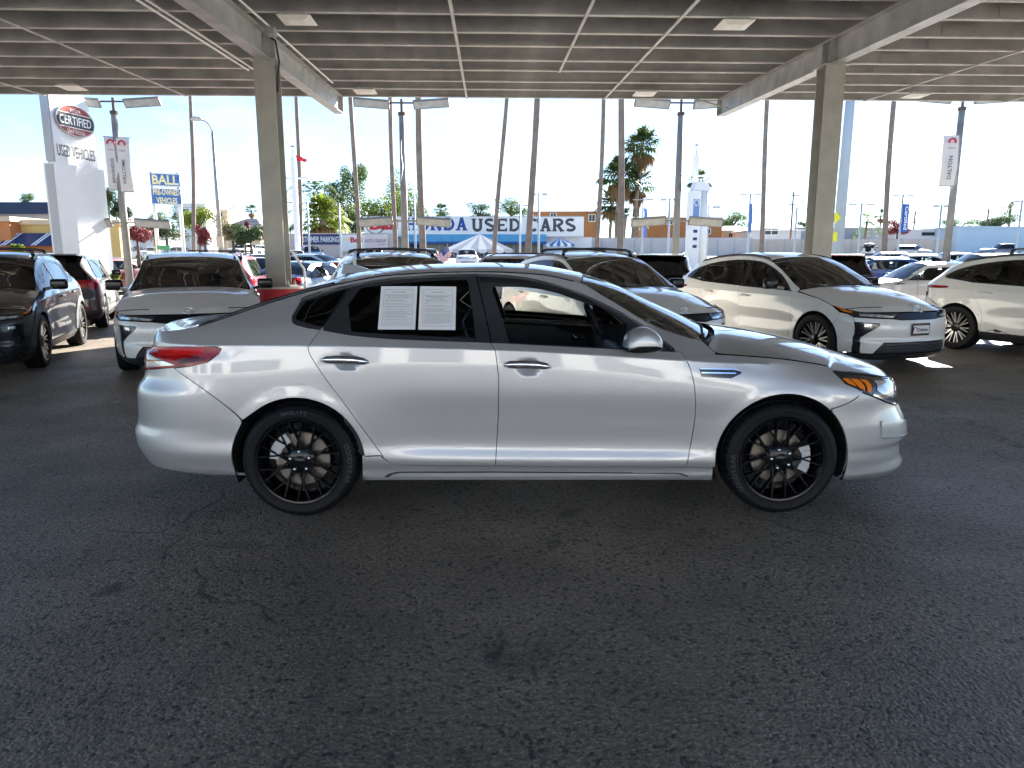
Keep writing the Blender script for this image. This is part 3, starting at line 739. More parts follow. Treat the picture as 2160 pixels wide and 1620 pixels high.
    rf = strip_patch(S, [(.228, 1.344, .295, 1.396), (.05, 1.388, .08, 1.438), (-.1, 1.404, -.1, 1.455), (-.4, 1.414, -.4, 1.462), (-.85, 1.397, -.80, 1.447), (-1.10, 1.361, -1.02, 1.425), (-1.22, 1.335, -1.15, 1.408)], qz=2.5)
    skin('roof', M_SILVER, rf, car, 40, 30)
    rg = strip_patch(S, [(-1.225, 1.332, -1.155, 1.405), (-1.37, 1.298, -1.30, 1.368), (-1.60, 1.230, -1.55, 1.285), (-1.82, 1.153, -1.80, 1.195), (-1.97, 1.100, -1.98, 1.125)], qz=2.2)
    skin('rear_screen', M_TINT, rg, car, 24, 24, flange=0)
    for s_ in (-1, 1):
        mb = MB(); e = rg(np.stack([np.linspace(0, 1, 14), np.full(14, s_ * .965)], 1)); mb.tube([tuple(p + [0, 0, .003]) for p in e], .012, 6)
        mb.build('rear_screen_trim', M_BLK, car, smooth=True)
    tr = strip_patch(S, [(-1.975, 1.098, -1.985, 1.122), (-2.10, 1.082, -2.15, 1.098), (-2.22, 1.068, -2.30, 1.090), (-2.315, 1.056, -2.39, 1.086), (-2.36, 1.040, -2.412, 1.064)], qz=2.6)
    skin('trunk_lid', M_SILVER, tr, car, 24, 30)
    cw = strip_patch(S, [(.93, 1.005, 1.17, 1.035), (.958, .985, 1.13, 1.03)], qz=2.6)
    skin('cowl', M_PLAST, cw, car, 4, 20, flange=0, off=-.02)
    fn = MB(); fn.add([(-1.30, 0, 1.392), (-1.09, -.03, 1.405), (-1.09, .03, 1.405), (-1.315, -.022, 1.385), (-1.315, .022, 1.385), (-1.30, 0, 1.455), (-1.25, 0, 1.452)], [(1, 6, 2), (1, 3, 5, 6), (2, 6, 5, 4), (3, 4, 5), (1, 2, 4, 3)])
    fn.build('roof_fin', M_SILVER, car)
    wp = MB(); wp.tube([(.98, -.60, 1.03), (1.06, -.30, 1.055), (1.09, .1, 1.062)], .009, 6); wp.tube([(.955, -.665, 1.012), (.985, -.60, 1.032)], [.022, .014], 8); wp.build('wiper', M_PLAST, car, smooth=True)
    # dark inner shell behind the gaps, floor, wheel houses
    inner = [(-2.35, .26), (-1.80, .26)] + arc(RW[0], RW[1], .40, 190, -10, 20) + [(-1.0, .22), (.98, .21)] + arc(FW[0], FW[1], .415, 188, -8, 20) + [(1.82, .20), (2.1, .22), (2.1, .74), (1.7, .83), (1.2, .90), (.8, .945), (-.3, 1.005), (-1.2, 1.07), (-1.6, 1.07), (-2.2, 1.02), (-2.35, .9)]
    panel('inner_shell', M_UNDER, side, inner, car, g=.08, off=-.022, flange=0, gap=0)
    fl = MB(); fl.box((0, 0, .215), (1.95, 1.6, .03)); fl.box((-2.05, 0, .30), (.5, 1.2, .05)); fl.box((2.0, 0, .26), (.4, 1.2, .05)); fl.box((0, 0, .22), (4.3, .9, .04)); fl.build('floor_pan', M_UNDER, car)
    fl = MB(); fl.box((2.0, 0, .46), (.34, 1.30, .50)); fl.build('nose_block', M_UNDER, car); fl = MB(); fl.box((-2.12, 0, .58), (.42, 1.30, .62)); fl.build('tail_block', M_UNDER, car)  # unseen dark boxes added inside to stop light showing through the body
    for (cx, cz), r_ in ((RW, .383), (FW, .395)):
        for s_ in (-1, 1):
            mb = MB(); pts = arc(cx, cz, r_, 200, -20, 24); v_ = []
            for x, z in pts: v_ += [(x, s_ * .895, z), (x, s_ * .55, z)]
            f_ = [(2 * i, 2 * i + 1, 2 * i + 3, 2 * i + 2) for i in range(len(pts) - 1)]
            k = len(v_); v_ += [(x, s_ * .55, z) for x, z in pts]; f_.append(tuple(range(k, k + len(pts))))
            mb.add(v_, f_); mb.build('wheel_house', M_UNDER, car)
    # cabin
    panel('door_trim', M_INT, side, [(-1.15, .35), (.78, .35), (.78, .93), (-.3, .978), (-1.15, 1.04)], car, g=.1, off=-.075, flange=0, gap=0)
    mb = MB(); mb.prism([(.98, .55), (.50, .55), (.46, .80), (.50, .93), (.60, .975), (.78, .985), (1.02, 1.0)], -.74, .74, 0, Matrix.Rotation(R(90), 4, 'X')); d = mb.build('dashboard', M_INT, car); bevel(d, .025, 2)
    for s_ in (-1, 1):
        mb = MB(); mb.box((-.05, s_ * .37, .42), (.52, .48, .16), M=Matrix.Rotation(R(-8), 4, 'Y')); mb.box((-.40, s_ * .37, .76), (.15, .46, .62), M=Matrix.Rotation(R(-20), 4, 'Y'))
        mb.box((-.535, s_ * .37, 1.15), (.09, .26, .17), M=Matrix.Rotation(R(-14), 4, 'Y')); bevel(mb.build('front_seat', M_SEAT, car), .045, 3)
    mb = MB(); mb.box((-1.0, 0, .45), (.5, 1.3, .2)); mb.box((-1.32, 0, .80), (.16, 1.3, .62), M=Matrix.Rotation(R(-24), 4, 'Y')); bevel(mb.build('rear_seat', M_SEAT, car), .05, 3)
    mb = MB(); n_ = 32; ctr = Vector((.465, .37, .985)); Mr = Matrix.Rotation(R(-24), 4, 'Y')
    ring = [ctr + Mr @ Vector((0, .185 * math.cos(2 * math.pi * k / n_), .185 * math.sin(2 * math.pi * k / n_))) for k in range(n_ + 1)]
    mb.tube(ring, .016, 8, cap=False)
    for a in (-90, 0, 180):
        e = ctr + Mr @ Vector((0, .175 * math.cos(R(a)), .175 * math.sin(R(a)))); mb.bar(ctr + Mr @ Vector((.03, 0, 0)), e, .04, .02)
    mb.lathe([(0, -.05), (.055, -.045), (.065, 0), (0, .0)], 16, axis='x', c=ctr + Vector((.04, 0, 0))); st = mb.build('steering_wheel', M_INT, car, angle=40)
    em = MB(); em.box(ctr + Vector((-.018, 0, 0)), (.006, .05, .09), M=Mr); em.build('wheel_emblem', M_CHROME, st)
    mb = MB(); mb.box((.385, .775, .872), (.12, .015, .05)); h_ = mb.build('inner_handle_cup', M_BLK, car); mb = MB(); mb.tube([(.34, .762, .885), (.36, .758, .868), (.43, .76, .862)], .008, 6); mb.build('inner_handle', M_CHROME, car, smooth=True)
    mb = MB(); mb.box((.36, 0, 1.30), (.03, .24, .07)); bevel(mb.build('rear_view_mirror', M_BLK, car), .012)
    # wheels
    for (cx, cz), rot in ((RW, .05), (FW, .30)):
        for s_ in (-1, 1):
            w = make_wheel(car, (cx, s_ * .912, cz), 'mesh', .336, .245, .225, M_RIMBLK, M_TYRE, s_ < 0, rot=rot)
            mb = MB(); mb.lathe([(.05, .075), (.158, .075), (.158, .098), (.05, .098)], 48, axis='y'); mb.lathe([(.0, .055), (.07, .055), (.07, .09)], 24, axis='y'); mb.build('brake_disc', M_STEEL, w, angle=30)
            mb = MB(); pts = arc(0, 0, .150, 115, 175, 8) if cx < 0 else arc(0, 0, .150, -30, 32, 8)
            for i in range(len(pts) - 1): mb.bar((pts[i][0], .05, pts[i][1]), (pts[i + 1][0], .05, pts[i + 1][1]), .05, .06)
            mb.build('brake_caliper', M_CALIP, w)
            for k in range(5):
                a = rot + .3 + 2 * math.pi * k / 5; lg = MB(); lg.lathe([(0, .004), (.006, .005), (.010, .010), (.011, .03)], 8, axis='y', c=(.057 * math.cos(a), 0, .057 * math.sin(a))); lg.build('lug_nut', M_CHROME, w, smooth=True)
            cp = MB(); cp.lathe([(0, .008), (.028, .009), (.032, .014)], 24, axis='y'); cp.build('hub_cap', M_RIMBLK, w, smooth=True)
            if s_ < 0:
                if cx < 0: arc_text('MAXLIFE', M_TYRELET, w, .293, 92, .024, -.0145, .072)
                arc_text('GOODYEAR', M_TYRELET, w, .293, -2 if cx < 0 else 196, .030, -.0145, .105)
    mb = MB(); mb.box((2.392, 0, .47), (.012, .31, .16)); mb.build('license_plate', M_PAPER, car)
    return car

hero = build_hero()
# the two window notices taped inside the rear door glass
def notice(corners, head, lines_, label):
    """corners in side view of the sedan: top-left, top-right, bottom-right, bottom-left"""
    pts = [HERO.side(np.array([c]))[0] for c in corners]
    pts = [p + np.array([0, .0155, 0]) for p in pts]
    # work in the sheet's own frame
    o = Vector(sum(pts) / 4); ux = (Vector(pts[1]) - Vector(pts[0]) + Vector(pts[2]) - Vector(pts[3])).normalized(); uz = (Vector(pts[0]) - Vector(pts[3])).normalized(); uy = uz.cross(ux).normalized(); uz = ux.cross(uy)
    w = (Vector(pts[1]) - Vector(pts[0])).length; h = (Vector(pts[0]) - Vector(pts[3])).length
    Mw = Matrix.Translation((.163, 4.83, 0)) @ Matrix.Rotation(R(1.0), 4, 'Z') @ Matrix((( ux.x, uy.x, uz.x, o.x - 0), (ux.y, uy.y, uz.y, o.y - .027), (ux.z, uy.z, uz.z, o.z), (0, 0, 0, 1)))
    mb = MB(); mb.box((0, 0, 0), (w, .0012, h)); sh = mb.build('window_notice', M_PAPER); sh.matrix_world = Mw
    tag(sh, label, 'notice', 'printed notices taped to the rear door glass')
    bd = MB(); iw, ih = w * .80, h * .84
    for a in (-1, 1):
        bd.box((a * iw / 2, -.0012, 0), (.0016, .0006, ih)); bd.box((0, -.0016, a * ih / 2), (iw, .0006, .0016))
    bd.build('printed_border', M_INKL, sh)
    text(head, M_INK, sh, (0, -.001, h * .36), w * .36, h * .022, bold=.01, depth=.001)
    for (t, z, ww) in lines_:
        text(t, M_INK, sh, (-.01 * w, -.001, h * z), w * ww, h * .018, bold=.01, depth=.001)
    ck = MB(); ck.bar((-w * .335, -.0015, h * .155), (-w * .32, -.0015, h * .14), .003, .0006); ck.bar((-w * .32, -.0018, h * .14), (-w * .285, -.0018, h * .175), .003, .0006); ck.build('tick_mark', M_INK, sh)
    rnd = random.Random(len(head)); ln = MB(); z = .30
    while z > -.38:
        if not any(abs(z - q[1]) < .022 for q in lines_):
            x0 = -iw / 2 + .006 + (.0 if rnd.random() < .7 else iw * .05); x1 = iw / 2 - .006 - (rnd.random() * iw * .35 if rnd.random() < .4 else .0)
            ln.box(((x0 + x1) / 2, -.0012, h * z), (x1 - x0, .0006, h * .0055))
        z -= .017 if rnd.random() < .72 else .036
    ln.build('printed_lines', M_INKL, sh)
notice([(-.938, 1.327), (-.728, 1.327), (-.727, 1.090), (-.935, 1.091)], 'BUYERS GUIDE', [('AS IS - NO DEALER WARRANTY', .235, .60), ('DEALER WARRANTY', .165, .42)], 'white printed English buyers guide sheet taped inside rear door window of the silver sedan')
notice([(-.709, 1.327), (-.499, 1.325), (-.502, 1.086), (-.711, 1.089)], 'GUIA DEL COMPRADOR', [('COMO ESTA - SIN GARANTIA DEL', .255, .62), ('CONCESIONARIO', .225, .34), ('GARANTIA DEL CONCESIONARIO', .165, .58)], 'white printed Spanish buyers guide sheet beside the English one on the sedan window')
# ---------------------------------------------------------------- ground
# oil spots and drip trails: x, y, half sizes, turn, strength
STAINS = [(-0.05, 2.47, 0.028, 0.12, -0.35, 0.85), (0.06, 1.91, 0.018, 0.07, 0.1, 0.95), (-1.82, 3.0, 0.09, 0.1, -0.8, 0.8), (0.35, 3.94, 0.1, 0.16, -0.5, 0.55), (-0.58, 4.02, 0.09, 0.04, 0, 0.8), (0.22, 3.49, 0.05, 0.14, -0.2, 0.5), (0.04, 2.42, 0.22, 0.16, 0.2, 0.35), (-1.28, 4.11, 0.1, 0.05, 0, 0.6), (-1.4, 3.49, 0.3, 0.1, 0, 0.35), (0.08, 2.33, 0.03, 0.1, 0.05, 0.7)]
def asphalt():
    m = mat('asphalt', (.05, .05, .05), .6); t = m.node_tree; b = t.nodes['Principled BSDF']; L = t.links.new; N = t.nodes.new
    tc = N('ShaderNodeTexCoord')
    def noise(scale, det=6, rough=.55, vec=None):
        n = N('ShaderNodeTexNoise'); n.inputs['Scale'].default_value = scale; n.inputs['Detail'].default_value = det; n.inputs['Roughness'].default_value = rough
        L(vec or tc.outputs['Object'], n.inputs['Vector']); return n.outputs['Fac']
    def ramp(src, stops):
        r = N('ShaderNodeValToRGB'); e = r.color_ramp.elements
        while len(e) < len(stops): e.new(.5)
        for q, (p, c) in zip(e, stops): q.position = p; q.color = (c, c, c, 1) if not isinstance(c, tuple) else (*c, 1)
        L(src, r.inputs['Fac']); return r.outputs['Color']
    def ramp_f(src, lo, hi, amt):
        r = N('ShaderNodeMapRange'); r.inputs['From Min'].default_value = lo; r.inputs['From Max'].default_value = hi; r.inputs['To Min'].default_value = amt; r.inputs['To Max'].default_value = 0.; L(src, r.inputs['Value']); return r.outputs['Result']
    def mix(mode, fac, a, c):
        x = N('ShaderNodeMixRGB'); x.blend_type = mode
        if isinstance(fac, float): x.inputs[0].default_value = fac
        else: L(fac, x.inputs[0])
        for s, v in ((x.inputs[1], a), (x.inputs[2], c)):
            if isinstance(v, tuple): s.default_value = (*v, 1)
            else: L(v, s)
        return x.outputs[0]
    base = ramp(noise(.35, 8), [(.3, (.172, .139, .102)), (.55, (.232, .188, .140)), (.75, (.292, .235, .172))])
    patch = ramp(noise(1.7, 5, .5), [(.35, .80), (.65, 1.18)])
    fine = ramp(noise(48, 5, .8), [(.30, .30), (.5, .85), (.70, 2.0)])
    col = mix('MULTIPLY', 1.0, mix('MULTIPLY', 1.0, base, patch), fine)
    vo = N('ShaderNodeTexVoronoi'); vo.inputs['Scale'].default_value = 60; L(tc.outputs['Object'], vo.inputs['Vector'])
    hs = N('ShaderNodeSeparateColor'); L(vo.outputs['Color'], hs.inputs[0])
    wear = ramp(noise(.55, 6, .6), [(.40, .25), (.65, 1.)])               # binder worn off in patches, more stone showing
    chip = mix('MULTIPLY', 1.0, ramp(hs.outputs[0], [(.70, 0.), (.95, .75)]), wear)
    chip = mix('MULTIPLY', 1.0, chip, ramp(vo.outputs['Distance'], [(.25, 1.), (.5, 0.)]))
    col = mix('MIX', chip, col, (.38, .37, .35))
    pit = ramp(hs.outputs[1], [(.06, .8), (.16, 0.)])
    col = mix('MIX', pit, col, (.014, .014, .014))
    v2 = N('ShaderNodeTexVoronoi'); v2.inputs['Scale'].default_value = 13; L(tc.outputs['Object'], v2.inputs['Vector'])
    grit = ramp(v2.outputs['Distance'], [(.035, .9), (.07, 0.)])
    col = mix('MIX', grit, col, (.36, .35, .32))
    # oily drips, a long wet trail and hairline cracks
    mp = N('ShaderNodeMapping'); mp.inputs['Scale'].default_value = (1.0, .45, 1); mp.inputs['Rotation'].default_value = (0, 0, .35); L(tc.outputs['Object'], mp.inputs['Vector'])
    st = ramp(noise(1.1, 5, .6, mp.outputs['Vector']), [(.58, 0.), (.68, .85)])
    dr = ramp(noise(9, 3, .6), [(.42, 0.), (.58, 1.)])
    col = mix('MIX', mix('MULTIPLY', 1.0, st, dr), col, (.016, .016, .017))
    wob = N('ShaderNodeTexNoise'); wob.inputs['Scale'].default_value = 7; wob.inputs['Detail'].default_value = 6; L(tc.outputs['Object'], wob.inputs['Vector'])
    for (sx, sy, rx, ry, ang, amt) in STAINS:
        m1 = N('ShaderNodeMapping'); m1.vector_type = 'TEXTURE'; m1.inputs['Location'].default_value = (sx, sy, 0); m1.inputs['Rotation'].default_value = (0, 0, ang); m1.inputs['Scale'].default_value = (rx, ry, 1); L(tc.outputs['Object'], m1.inputs['Vector'])
        ln = N('ShaderNodeVectorMath'); ln.operation = 'LENGTH'; L(m1.outputs['Vector'], ln.inputs[0])
        ad = N('ShaderNodeMath'); ad.operation = 'MULTIPLY_ADD'; ad.inputs[1].default_value = 2.6; L(wob.outputs['Fac'], ad.inputs[0]); L(ln.outputs['Value'], ad.inputs[2])
        col = mix('MIX', ramp_f(ad.outputs[0], 1.55, 2.05, amt), col, (.020, .020, .021))
    wv = N('ShaderNodeTexVoronoi'); wv.feature = 'DISTANCE_TO_EDGE'; wv.inputs['Scale'].default_value = .42
    ws_ = N('ShaderNodeVectorMath'); ws_.operation = 'ADD'; sc = N('ShaderNodeVectorMath'); sc.operation = 'SCALE'; sc.inputs['Scale'].default_value = .55
    nn_ = N('ShaderNodeTexNoise'); nn_.inputs['Scale'].default_value = 1.6; nn_.inputs['Detail'].default_value = 8; L(tc.outputs['Object'], nn_.inputs['Vector']); L(nn_.outputs['Color'], sc.inputs[0]); L(tc.outputs['Object'], ws_.inputs[0]); L(sc.outputs[0], ws_.inputs[1]); L(ws_.outputs[0], wv.inputs['Vector'])
    crack = mix('MULTIPLY', 1.0, ramp(wv.outputs['Distance'], [(.0022, .9), (.0055, 0.)]), ramp(noise(.9, 3), [(.52, 0.), (.60, .8)]))
    col = mix('MIX', crack, col, (.012, .012, .012))
    L(col, b.inputs['Base Color'])
    L(ramp(noise(.8, 6), [(.3, .40), (.7, .60)]), b.inputs['Roughness'])
    bp = N('ShaderNodeBump'); bp.inputs['Strength'].default_value = .9; bp.inputs['Distance'].default_value = .012
    h1 = mix('ADD', .7, ramp(vo.outputs['Distance'], [(0., 1.), (.6, 0.)]), ramp(noise(38, 5, .7), [(.3, 0.), (.7, 1.)]))
    h1 = mix('SUBTRACT', 1.0, h1, crack)
    L(h1, bp.inputs['Height']); L(bp.outputs['Normal'], b.inputs['Normal'])
    b.inputs['Specular IOR Level'].default_value = .5
    return m
M_ASPH = asphalt()
M_LOT = mat('worn_lot_paving', (.26, .25, .23), .8, noise=.18, nscale=.5, bump=.1, bscale=30)
M_BOUNCE = mat('bounce_concrete', (.52, .50, .46), .8, noise=.1, nscale=.6)
def gz(y): return 0. if y < 21 else min(2.0, (y - 21) * 2.0 / 84)      # the lot climbs gently away from the canopy
g_ = MB(); g_.add([(-900, -5, 0), (900, -5, 0), (900, 21, 0), (-900, 21, 0)], [(0, 1, 2, 3)])
g_.build('ground', M_ASPH, kind='structure')
g_ = MB(); ys = [21, 105, 180, 1500]; v_ = []
for y in ys: v_ += [(-900, y, gz(y)), (900, y, gz(y))]
g_.add(v_, [(2 * i, 2 * i + 1, 2 * i + 3, 2 * i + 2) for i in range(3)]); g_.build('lot_paving', M_LOT, kind='structure')
g_ = MB(); g_.add([(-900, -400, 0), (900, -400, 0), (900, -5, 0), (-900, -5, 0)], [(0, 1, 2, 3)]); g_.build('bounce_pavement', M_BOUNCE, kind='structure')  # pale ground behind the camera, added to bounce light under the canopy
def at(px, py, Y):
    """point on the plane y = Y behind a place measured in the 2160 x 1620 photograph"""
    a, b = (px - 1080) / FPX, (810 - py) / FPX
    d = Vector((a, math.cos(PITCH) + b * math.sin(PITCH), -math.sin(PITCH) + b * math.cos(PITCH))); t = Y / d.y
    return Vector((d.x * t, Y, CAM_H + d.z * t))
# ---------------------------------------------------------------- carport canopy over the lot (its own grid is turned 1.9 degrees)
LOT = R(1.9)
def lot(x, y, z=0.): return (x * math.cos(LOT) - y * math.sin(LOT), x * math.sin(LOT) + y * math.cos(LOT), z)
M_GALV = mat('weathered_galvanised_steel', (.44, .43, .41), .55, .1, noise=.28, nscale=1.6, bump=.08, bscale=30)
M_BEAM = mat('galvanised_beam', (.40, .40, .385), .5, .25, noise=.22, nscale=2.5)
M_COLM = mat('painted_column_steel', (.315, .305, .27), .6, .0, noise=.12, nscale=3, bump=.1, bscale=90)
M_PVBACK = mat('solar_panel_backsheet', (.30, .295, .285), .6, noise=.1, nscale=.7)
M_REDP = mat('red_kerb_paint', (.42, .018, .03), .55, noise=.15, nscale=4)
M_CONC = mat('concrete', (.45, .42, .37), .8, noise=.15, nscale=5, bump=.2, bscale=40)
M_WHITEFIX = mat('white_fixture', (.78, .77, .73), .5)
M_BLACKCABLE = mat('black_cable', (.02, .02, .02), .6)
PUR = [20.5, 19.3, 18.25, 16.95, 15.93, 14.68, 13.68, 12.52, 11.5, 10.3, 9.3, 8.05, 7.05, 5.8, 4.8, 3.55, 2.55, 1.3, .3, -.95, -1.95, -3.2]
zp = lambda d: 5.88 - .052 * (20.5 - d)              # underside of the purlins
X0, X1 = -17.4, 16.5
def build_canopy():
    c = thing('carport_canopy', 'steel carport canopy with solar panels on galvanised purlins over the lot', 'canopy', (0, 0, 0), LOT)
    H_ = .29
    pm = None
    for d in PUR:
        z = zp(d)
        mb = MB(); L = X1 - X0; cx = (X0 + X1) / 2
        prof = [(-.085, .026), (-.085, 0), (.004, 0), (.004, H_), (-.085, H_), (-.085, H_ - .026), (-.081, H_ - .026), (-.081, H_ - .004), (0, H_ - .004), (0, .004), (-.081, .004), (-.081, .026)]
        v = [(x, q[0], q[1]) for x in (X0, X1) for q in prof]; n = len(prof)
        mb.add(v, [(k, (k + 1) % n, n + (k + 1) % n, n + k) for k in range(n)])
        if pm is None: pm = mb.mesh('purlin'); pm.materials.append(M_GALV)
        o = link('purlin', pm, None, c); o.location = (0, d, z)
    # bolted splice plates on the webs
    sp = MB(); sp.box((0, 0, 0), (.62, .006, .20))
    for a in range(7):
        for b in (-1, 1): sp.lathe([(0, -.016), (.012, -.014), (.014, -.003)], 6, axis='y', c=(-.27 + a * .09, 0, b * .075))
    sm = sp.mesh('splice_plate'); sm.materials.append(M_GALV)
    for i, d in enumerate(PUR[:10]):
        for xs in (-4.06 + 2.45 + (.25 if i % 2 else 0), 6.5 + 2.6 + (.3 if i % 2 else 0), -4.06 - 7.5):
            o = link('splice_plate', sm, None, c); o.location = (xs - i * .06, d - .009, zp(d) + .145)
    # modules with narrow gaps between them
    mb = MB(); edges = [21.15, 18.78, 16.44, 14.18, 12.02, 9.8, 7.55, 5.3, 3.05, .8, -1.45, -3.6]
    for a, b in zip(edges[:-1], edges[1:]):
        x = X0
        while x < X1 - 1:
            y0, y1 = b + .018, a - .018; z0, z1 = zp(y0) + H_ + .012, zp(y1) + H_ + .012; x1 = x + 1.135
            mb.add([(x, y0, z0), (x1, y0, z0), (x1, y1, z1), (x, y1, z1), (x, y0, z0 + .04), (x1, y0, z0 + .04), (x1, y1, z1 + .04), (x, y1, z1 + .04)],
                   [(0, 3, 2, 1), (4, 5, 6, 7), (0, 1, 5, 4), (1, 2, 6, 5), (2, 3, 7, 6), (3, 0, 4, 7)])
            x += 1.16
    o = mb.build('solar_panels', M_PVBACK, c, kind='stuff')
    for bx in (-4.06, 6.5, -14.6):
        mb = MB(); y0, y1 = -3.3, 20.35; fw, fh = .24, .46
        def sl(cx, w, za, zb, y0=y0, y1=y1):
            v = []
            for y in (y0, y1):
                for x in (cx - w / 2, cx + w / 2):
                    for q in (za, zb): v.append((x, y, zp(y) + q))
            mb.add(v, [(0, 1, 3, 2), (4, 6, 7, 5), (0, 4, 5, 1), (2, 3, 7, 6), (0, 2, 6, 4), (1, 5, 7, 3)])
        sl(bx, fw, -.024, -.001); sl(bx, .014, -fh + .02, -.024); sl(bx, fw, -fh, -fh + .02)
        b = mb.build('beam', M_BEAM, c)
        mb = MB(); mb.box((bx, y1 + .008, zp(y1) - fh / 2), (fw, .012, fh)); mb.build('beam_end_plate', M_BEAM, b)
        for yy in (13.72, 14.08):
            mb = MB(); mb.box((bx - .062, yy, zp(yy) - fh / 2), (.105, .014, fh - .05)); mb.box((bx + .062, yy, zp(yy) - fh / 2), (.105, .014, fh - .05)); mb.build('stiffener', M_BEAM, b, kind='stuff')
        mb = MB(); mb.tube([(bx - .05, 19.6, zp(19.6) - fh + .10), (bx - .9, 20.4, zp(20.4) + .05)], .022, 6); mb.build('end_brace', M_BEAM, b)
    for bx in (-4.06, 6.5):
        zt = zp(13.9) - .46
        mb = MB(); w, dp = .37, .38
        mb.box((bx, 13.9 - dp / 2, (.97 + zt) / 2), (w, .03, zt - .97)); mb.box((bx, 13.9 + dp / 2, (.97 + zt) / 2), (w, .03, zt - .97)); mb.box((bx, 13.9, (.97 + zt) / 2), (.02, dp - .03, zt - .97))
        col = mb.build('column', M_COLM, c)
        mb = MB(); mb.box((bx, 13.9, zt - .012), (.50, .50, .024)); mb.build('cap_plate', M_BEAM, col)
        mb = MB(); mb.box((bx, 13.9, .985), (.56, .56, .03)); mb.build('base_plate', M_COLM, col)
        for a in (-1, 1):
            for b_ in (-1, 1):
                mb = MB(); mb.lathe([(.026, 0), (.026, .05), (.012, .052), (.012, .09), (0, .09)], 8, c=(bx + a * .235, 13.9 + b_ * .235, 1.0)); mb.build('anchor_bolt', M_BEAM, col)
        mb = MB(); mb.lathe([(.43, 0), (.43, .93)], 32, c=(bx, 13.9, 0)); mb.build('column_footing', M_REDP, c, smooth=True, )
        mb = MB(); mb.lathe([(.445, .93), (.445, .97), (0, .97)], 32, c=(bx, 13.9, 0)); mb.lathe([(.43, .928), (.445, .93)], 32, c=(bx, 13.9, 0)); mb.build('footing_cap', M_CONC, c, angle=40)
    mb = MB(); mb.tube([(-3.75, 13.75, 1.65), (-3.72, 13.74, 1.60), (-3.52, 13.7, 1.30), (-3.50, 13.7, .9), (-3.5, 13.7, .0)], .025, 8); mb.build('conduit_pipe', M_WHITEFIX, c, smooth=True)
    mb = MB(); mb.tube([(-3.95, 13.6, 5.45), (-3.80, 13.62, 5.35), (-3.76, 13.65, 5.0), (-3.82, 13.7, 4.75), (-3.84, 13.72, 4.5)], .018, 6); mb.build('cable', M_BLACKCABLE, c, smooth=True)
    # sag straps and conduits under the purlins
    for x, y0, y1, w in ((-8.2, -3.2, 20.5, .055), (-12.0, -3.2, 20.5, .055), (-.57, -3.2, 20.5, .055), (1.64, -3.2, 16.95, .05), (3.24, -3.2, 20.5, .055), (10.6, -3.2, 20.5, .055), (14.6, -3.2, 20.5, .055)):
        mb = MB(); mb.bar((x, y0, zp(y0) - .012), (x, y1, zp(y1) - .012), w, .02); mb.build('sag_strap', M_GALV, c)
    for x, y0, y1 in ((-5.35, -3.2, 16.9), (-3.78, -3.2, 18.3), (-5.20, -3.2, 16.9)):
        mb = MB(); mb.tube([(x, y0, zp(y0) - .03), (x, y1, zp(y1) - .03)], .02, 6); mb.build('conduit', M_WHITEFIX, c, smooth=True)
    mb = MB(); mb.box((-3.78, 13.3, zp(13.3) - .10), (.16, .22, .12)); mb.build('junction_box', M_BEAM, c)
    return c
canopy = build_canopy()
def canopy_light(x, y, label):
    z = zp(y) - .02; p = lot(x, y, z)
    t = thing('canopy_light', label, 'light fixture', p, LOT, 'light fixtures hung under the canopy')
    mb = MB(); b, u = .27, .17
    mb.add([(-b, -b, -.13), (b, -b, -.13), (b, b, -.13), (-b, b, -.13), (-u, -u, -.06), (u, -u, -.06), (u, u, -.06), (-u, u, -.06), (-u * .8, -u * .8, -.165), (u * .8, -u * .8, -.165), (u * .8, u * .8, -.165), (-u * .8, u * .8, -.165)],
           [(4, 5, 6, 7), (0, 1, 5, 4), (1, 2, 6, 5), (2, 3, 7, 6), (3, 0, 4, 7), (8, 9, 1, 0), (9, 10, 2, 1), (10, 11, 3, 2), (11, 8, 0, 3), (8, 11, 10, 9)])
    mb.build('housing', M_WHITEFIX, t)
    mb = MB(); mb.tube([(0, 0, -.07), (0, 0, .05)], .015, 6); mb.build('stem', M_BEAM, t)
for px, y, w_ in ((168, 18.6, 'above the used vehicles pylon'), (772, 18.8, 'near the far end of the beam on the left column'), (1362, 18.8, 'near the far end of the beam on the right column'), (1950, 18.8, 'above the dealer name banner'), (630, 12.35, 'close beside the beam on the left column'), (1555, 12.35, 'between the long sag strap and the right column beam')):
    zc_ = y * math.cos(PITCH) - (zp(y) - CAM_H) * math.sin(PITCH); X = (px - 1080) / FPX * zc_
    x_ = X * math.cos(LOT) + y * math.sin(LOT)
    canopy_light(x_, y, 'white pyramid canopy light ' + w_)
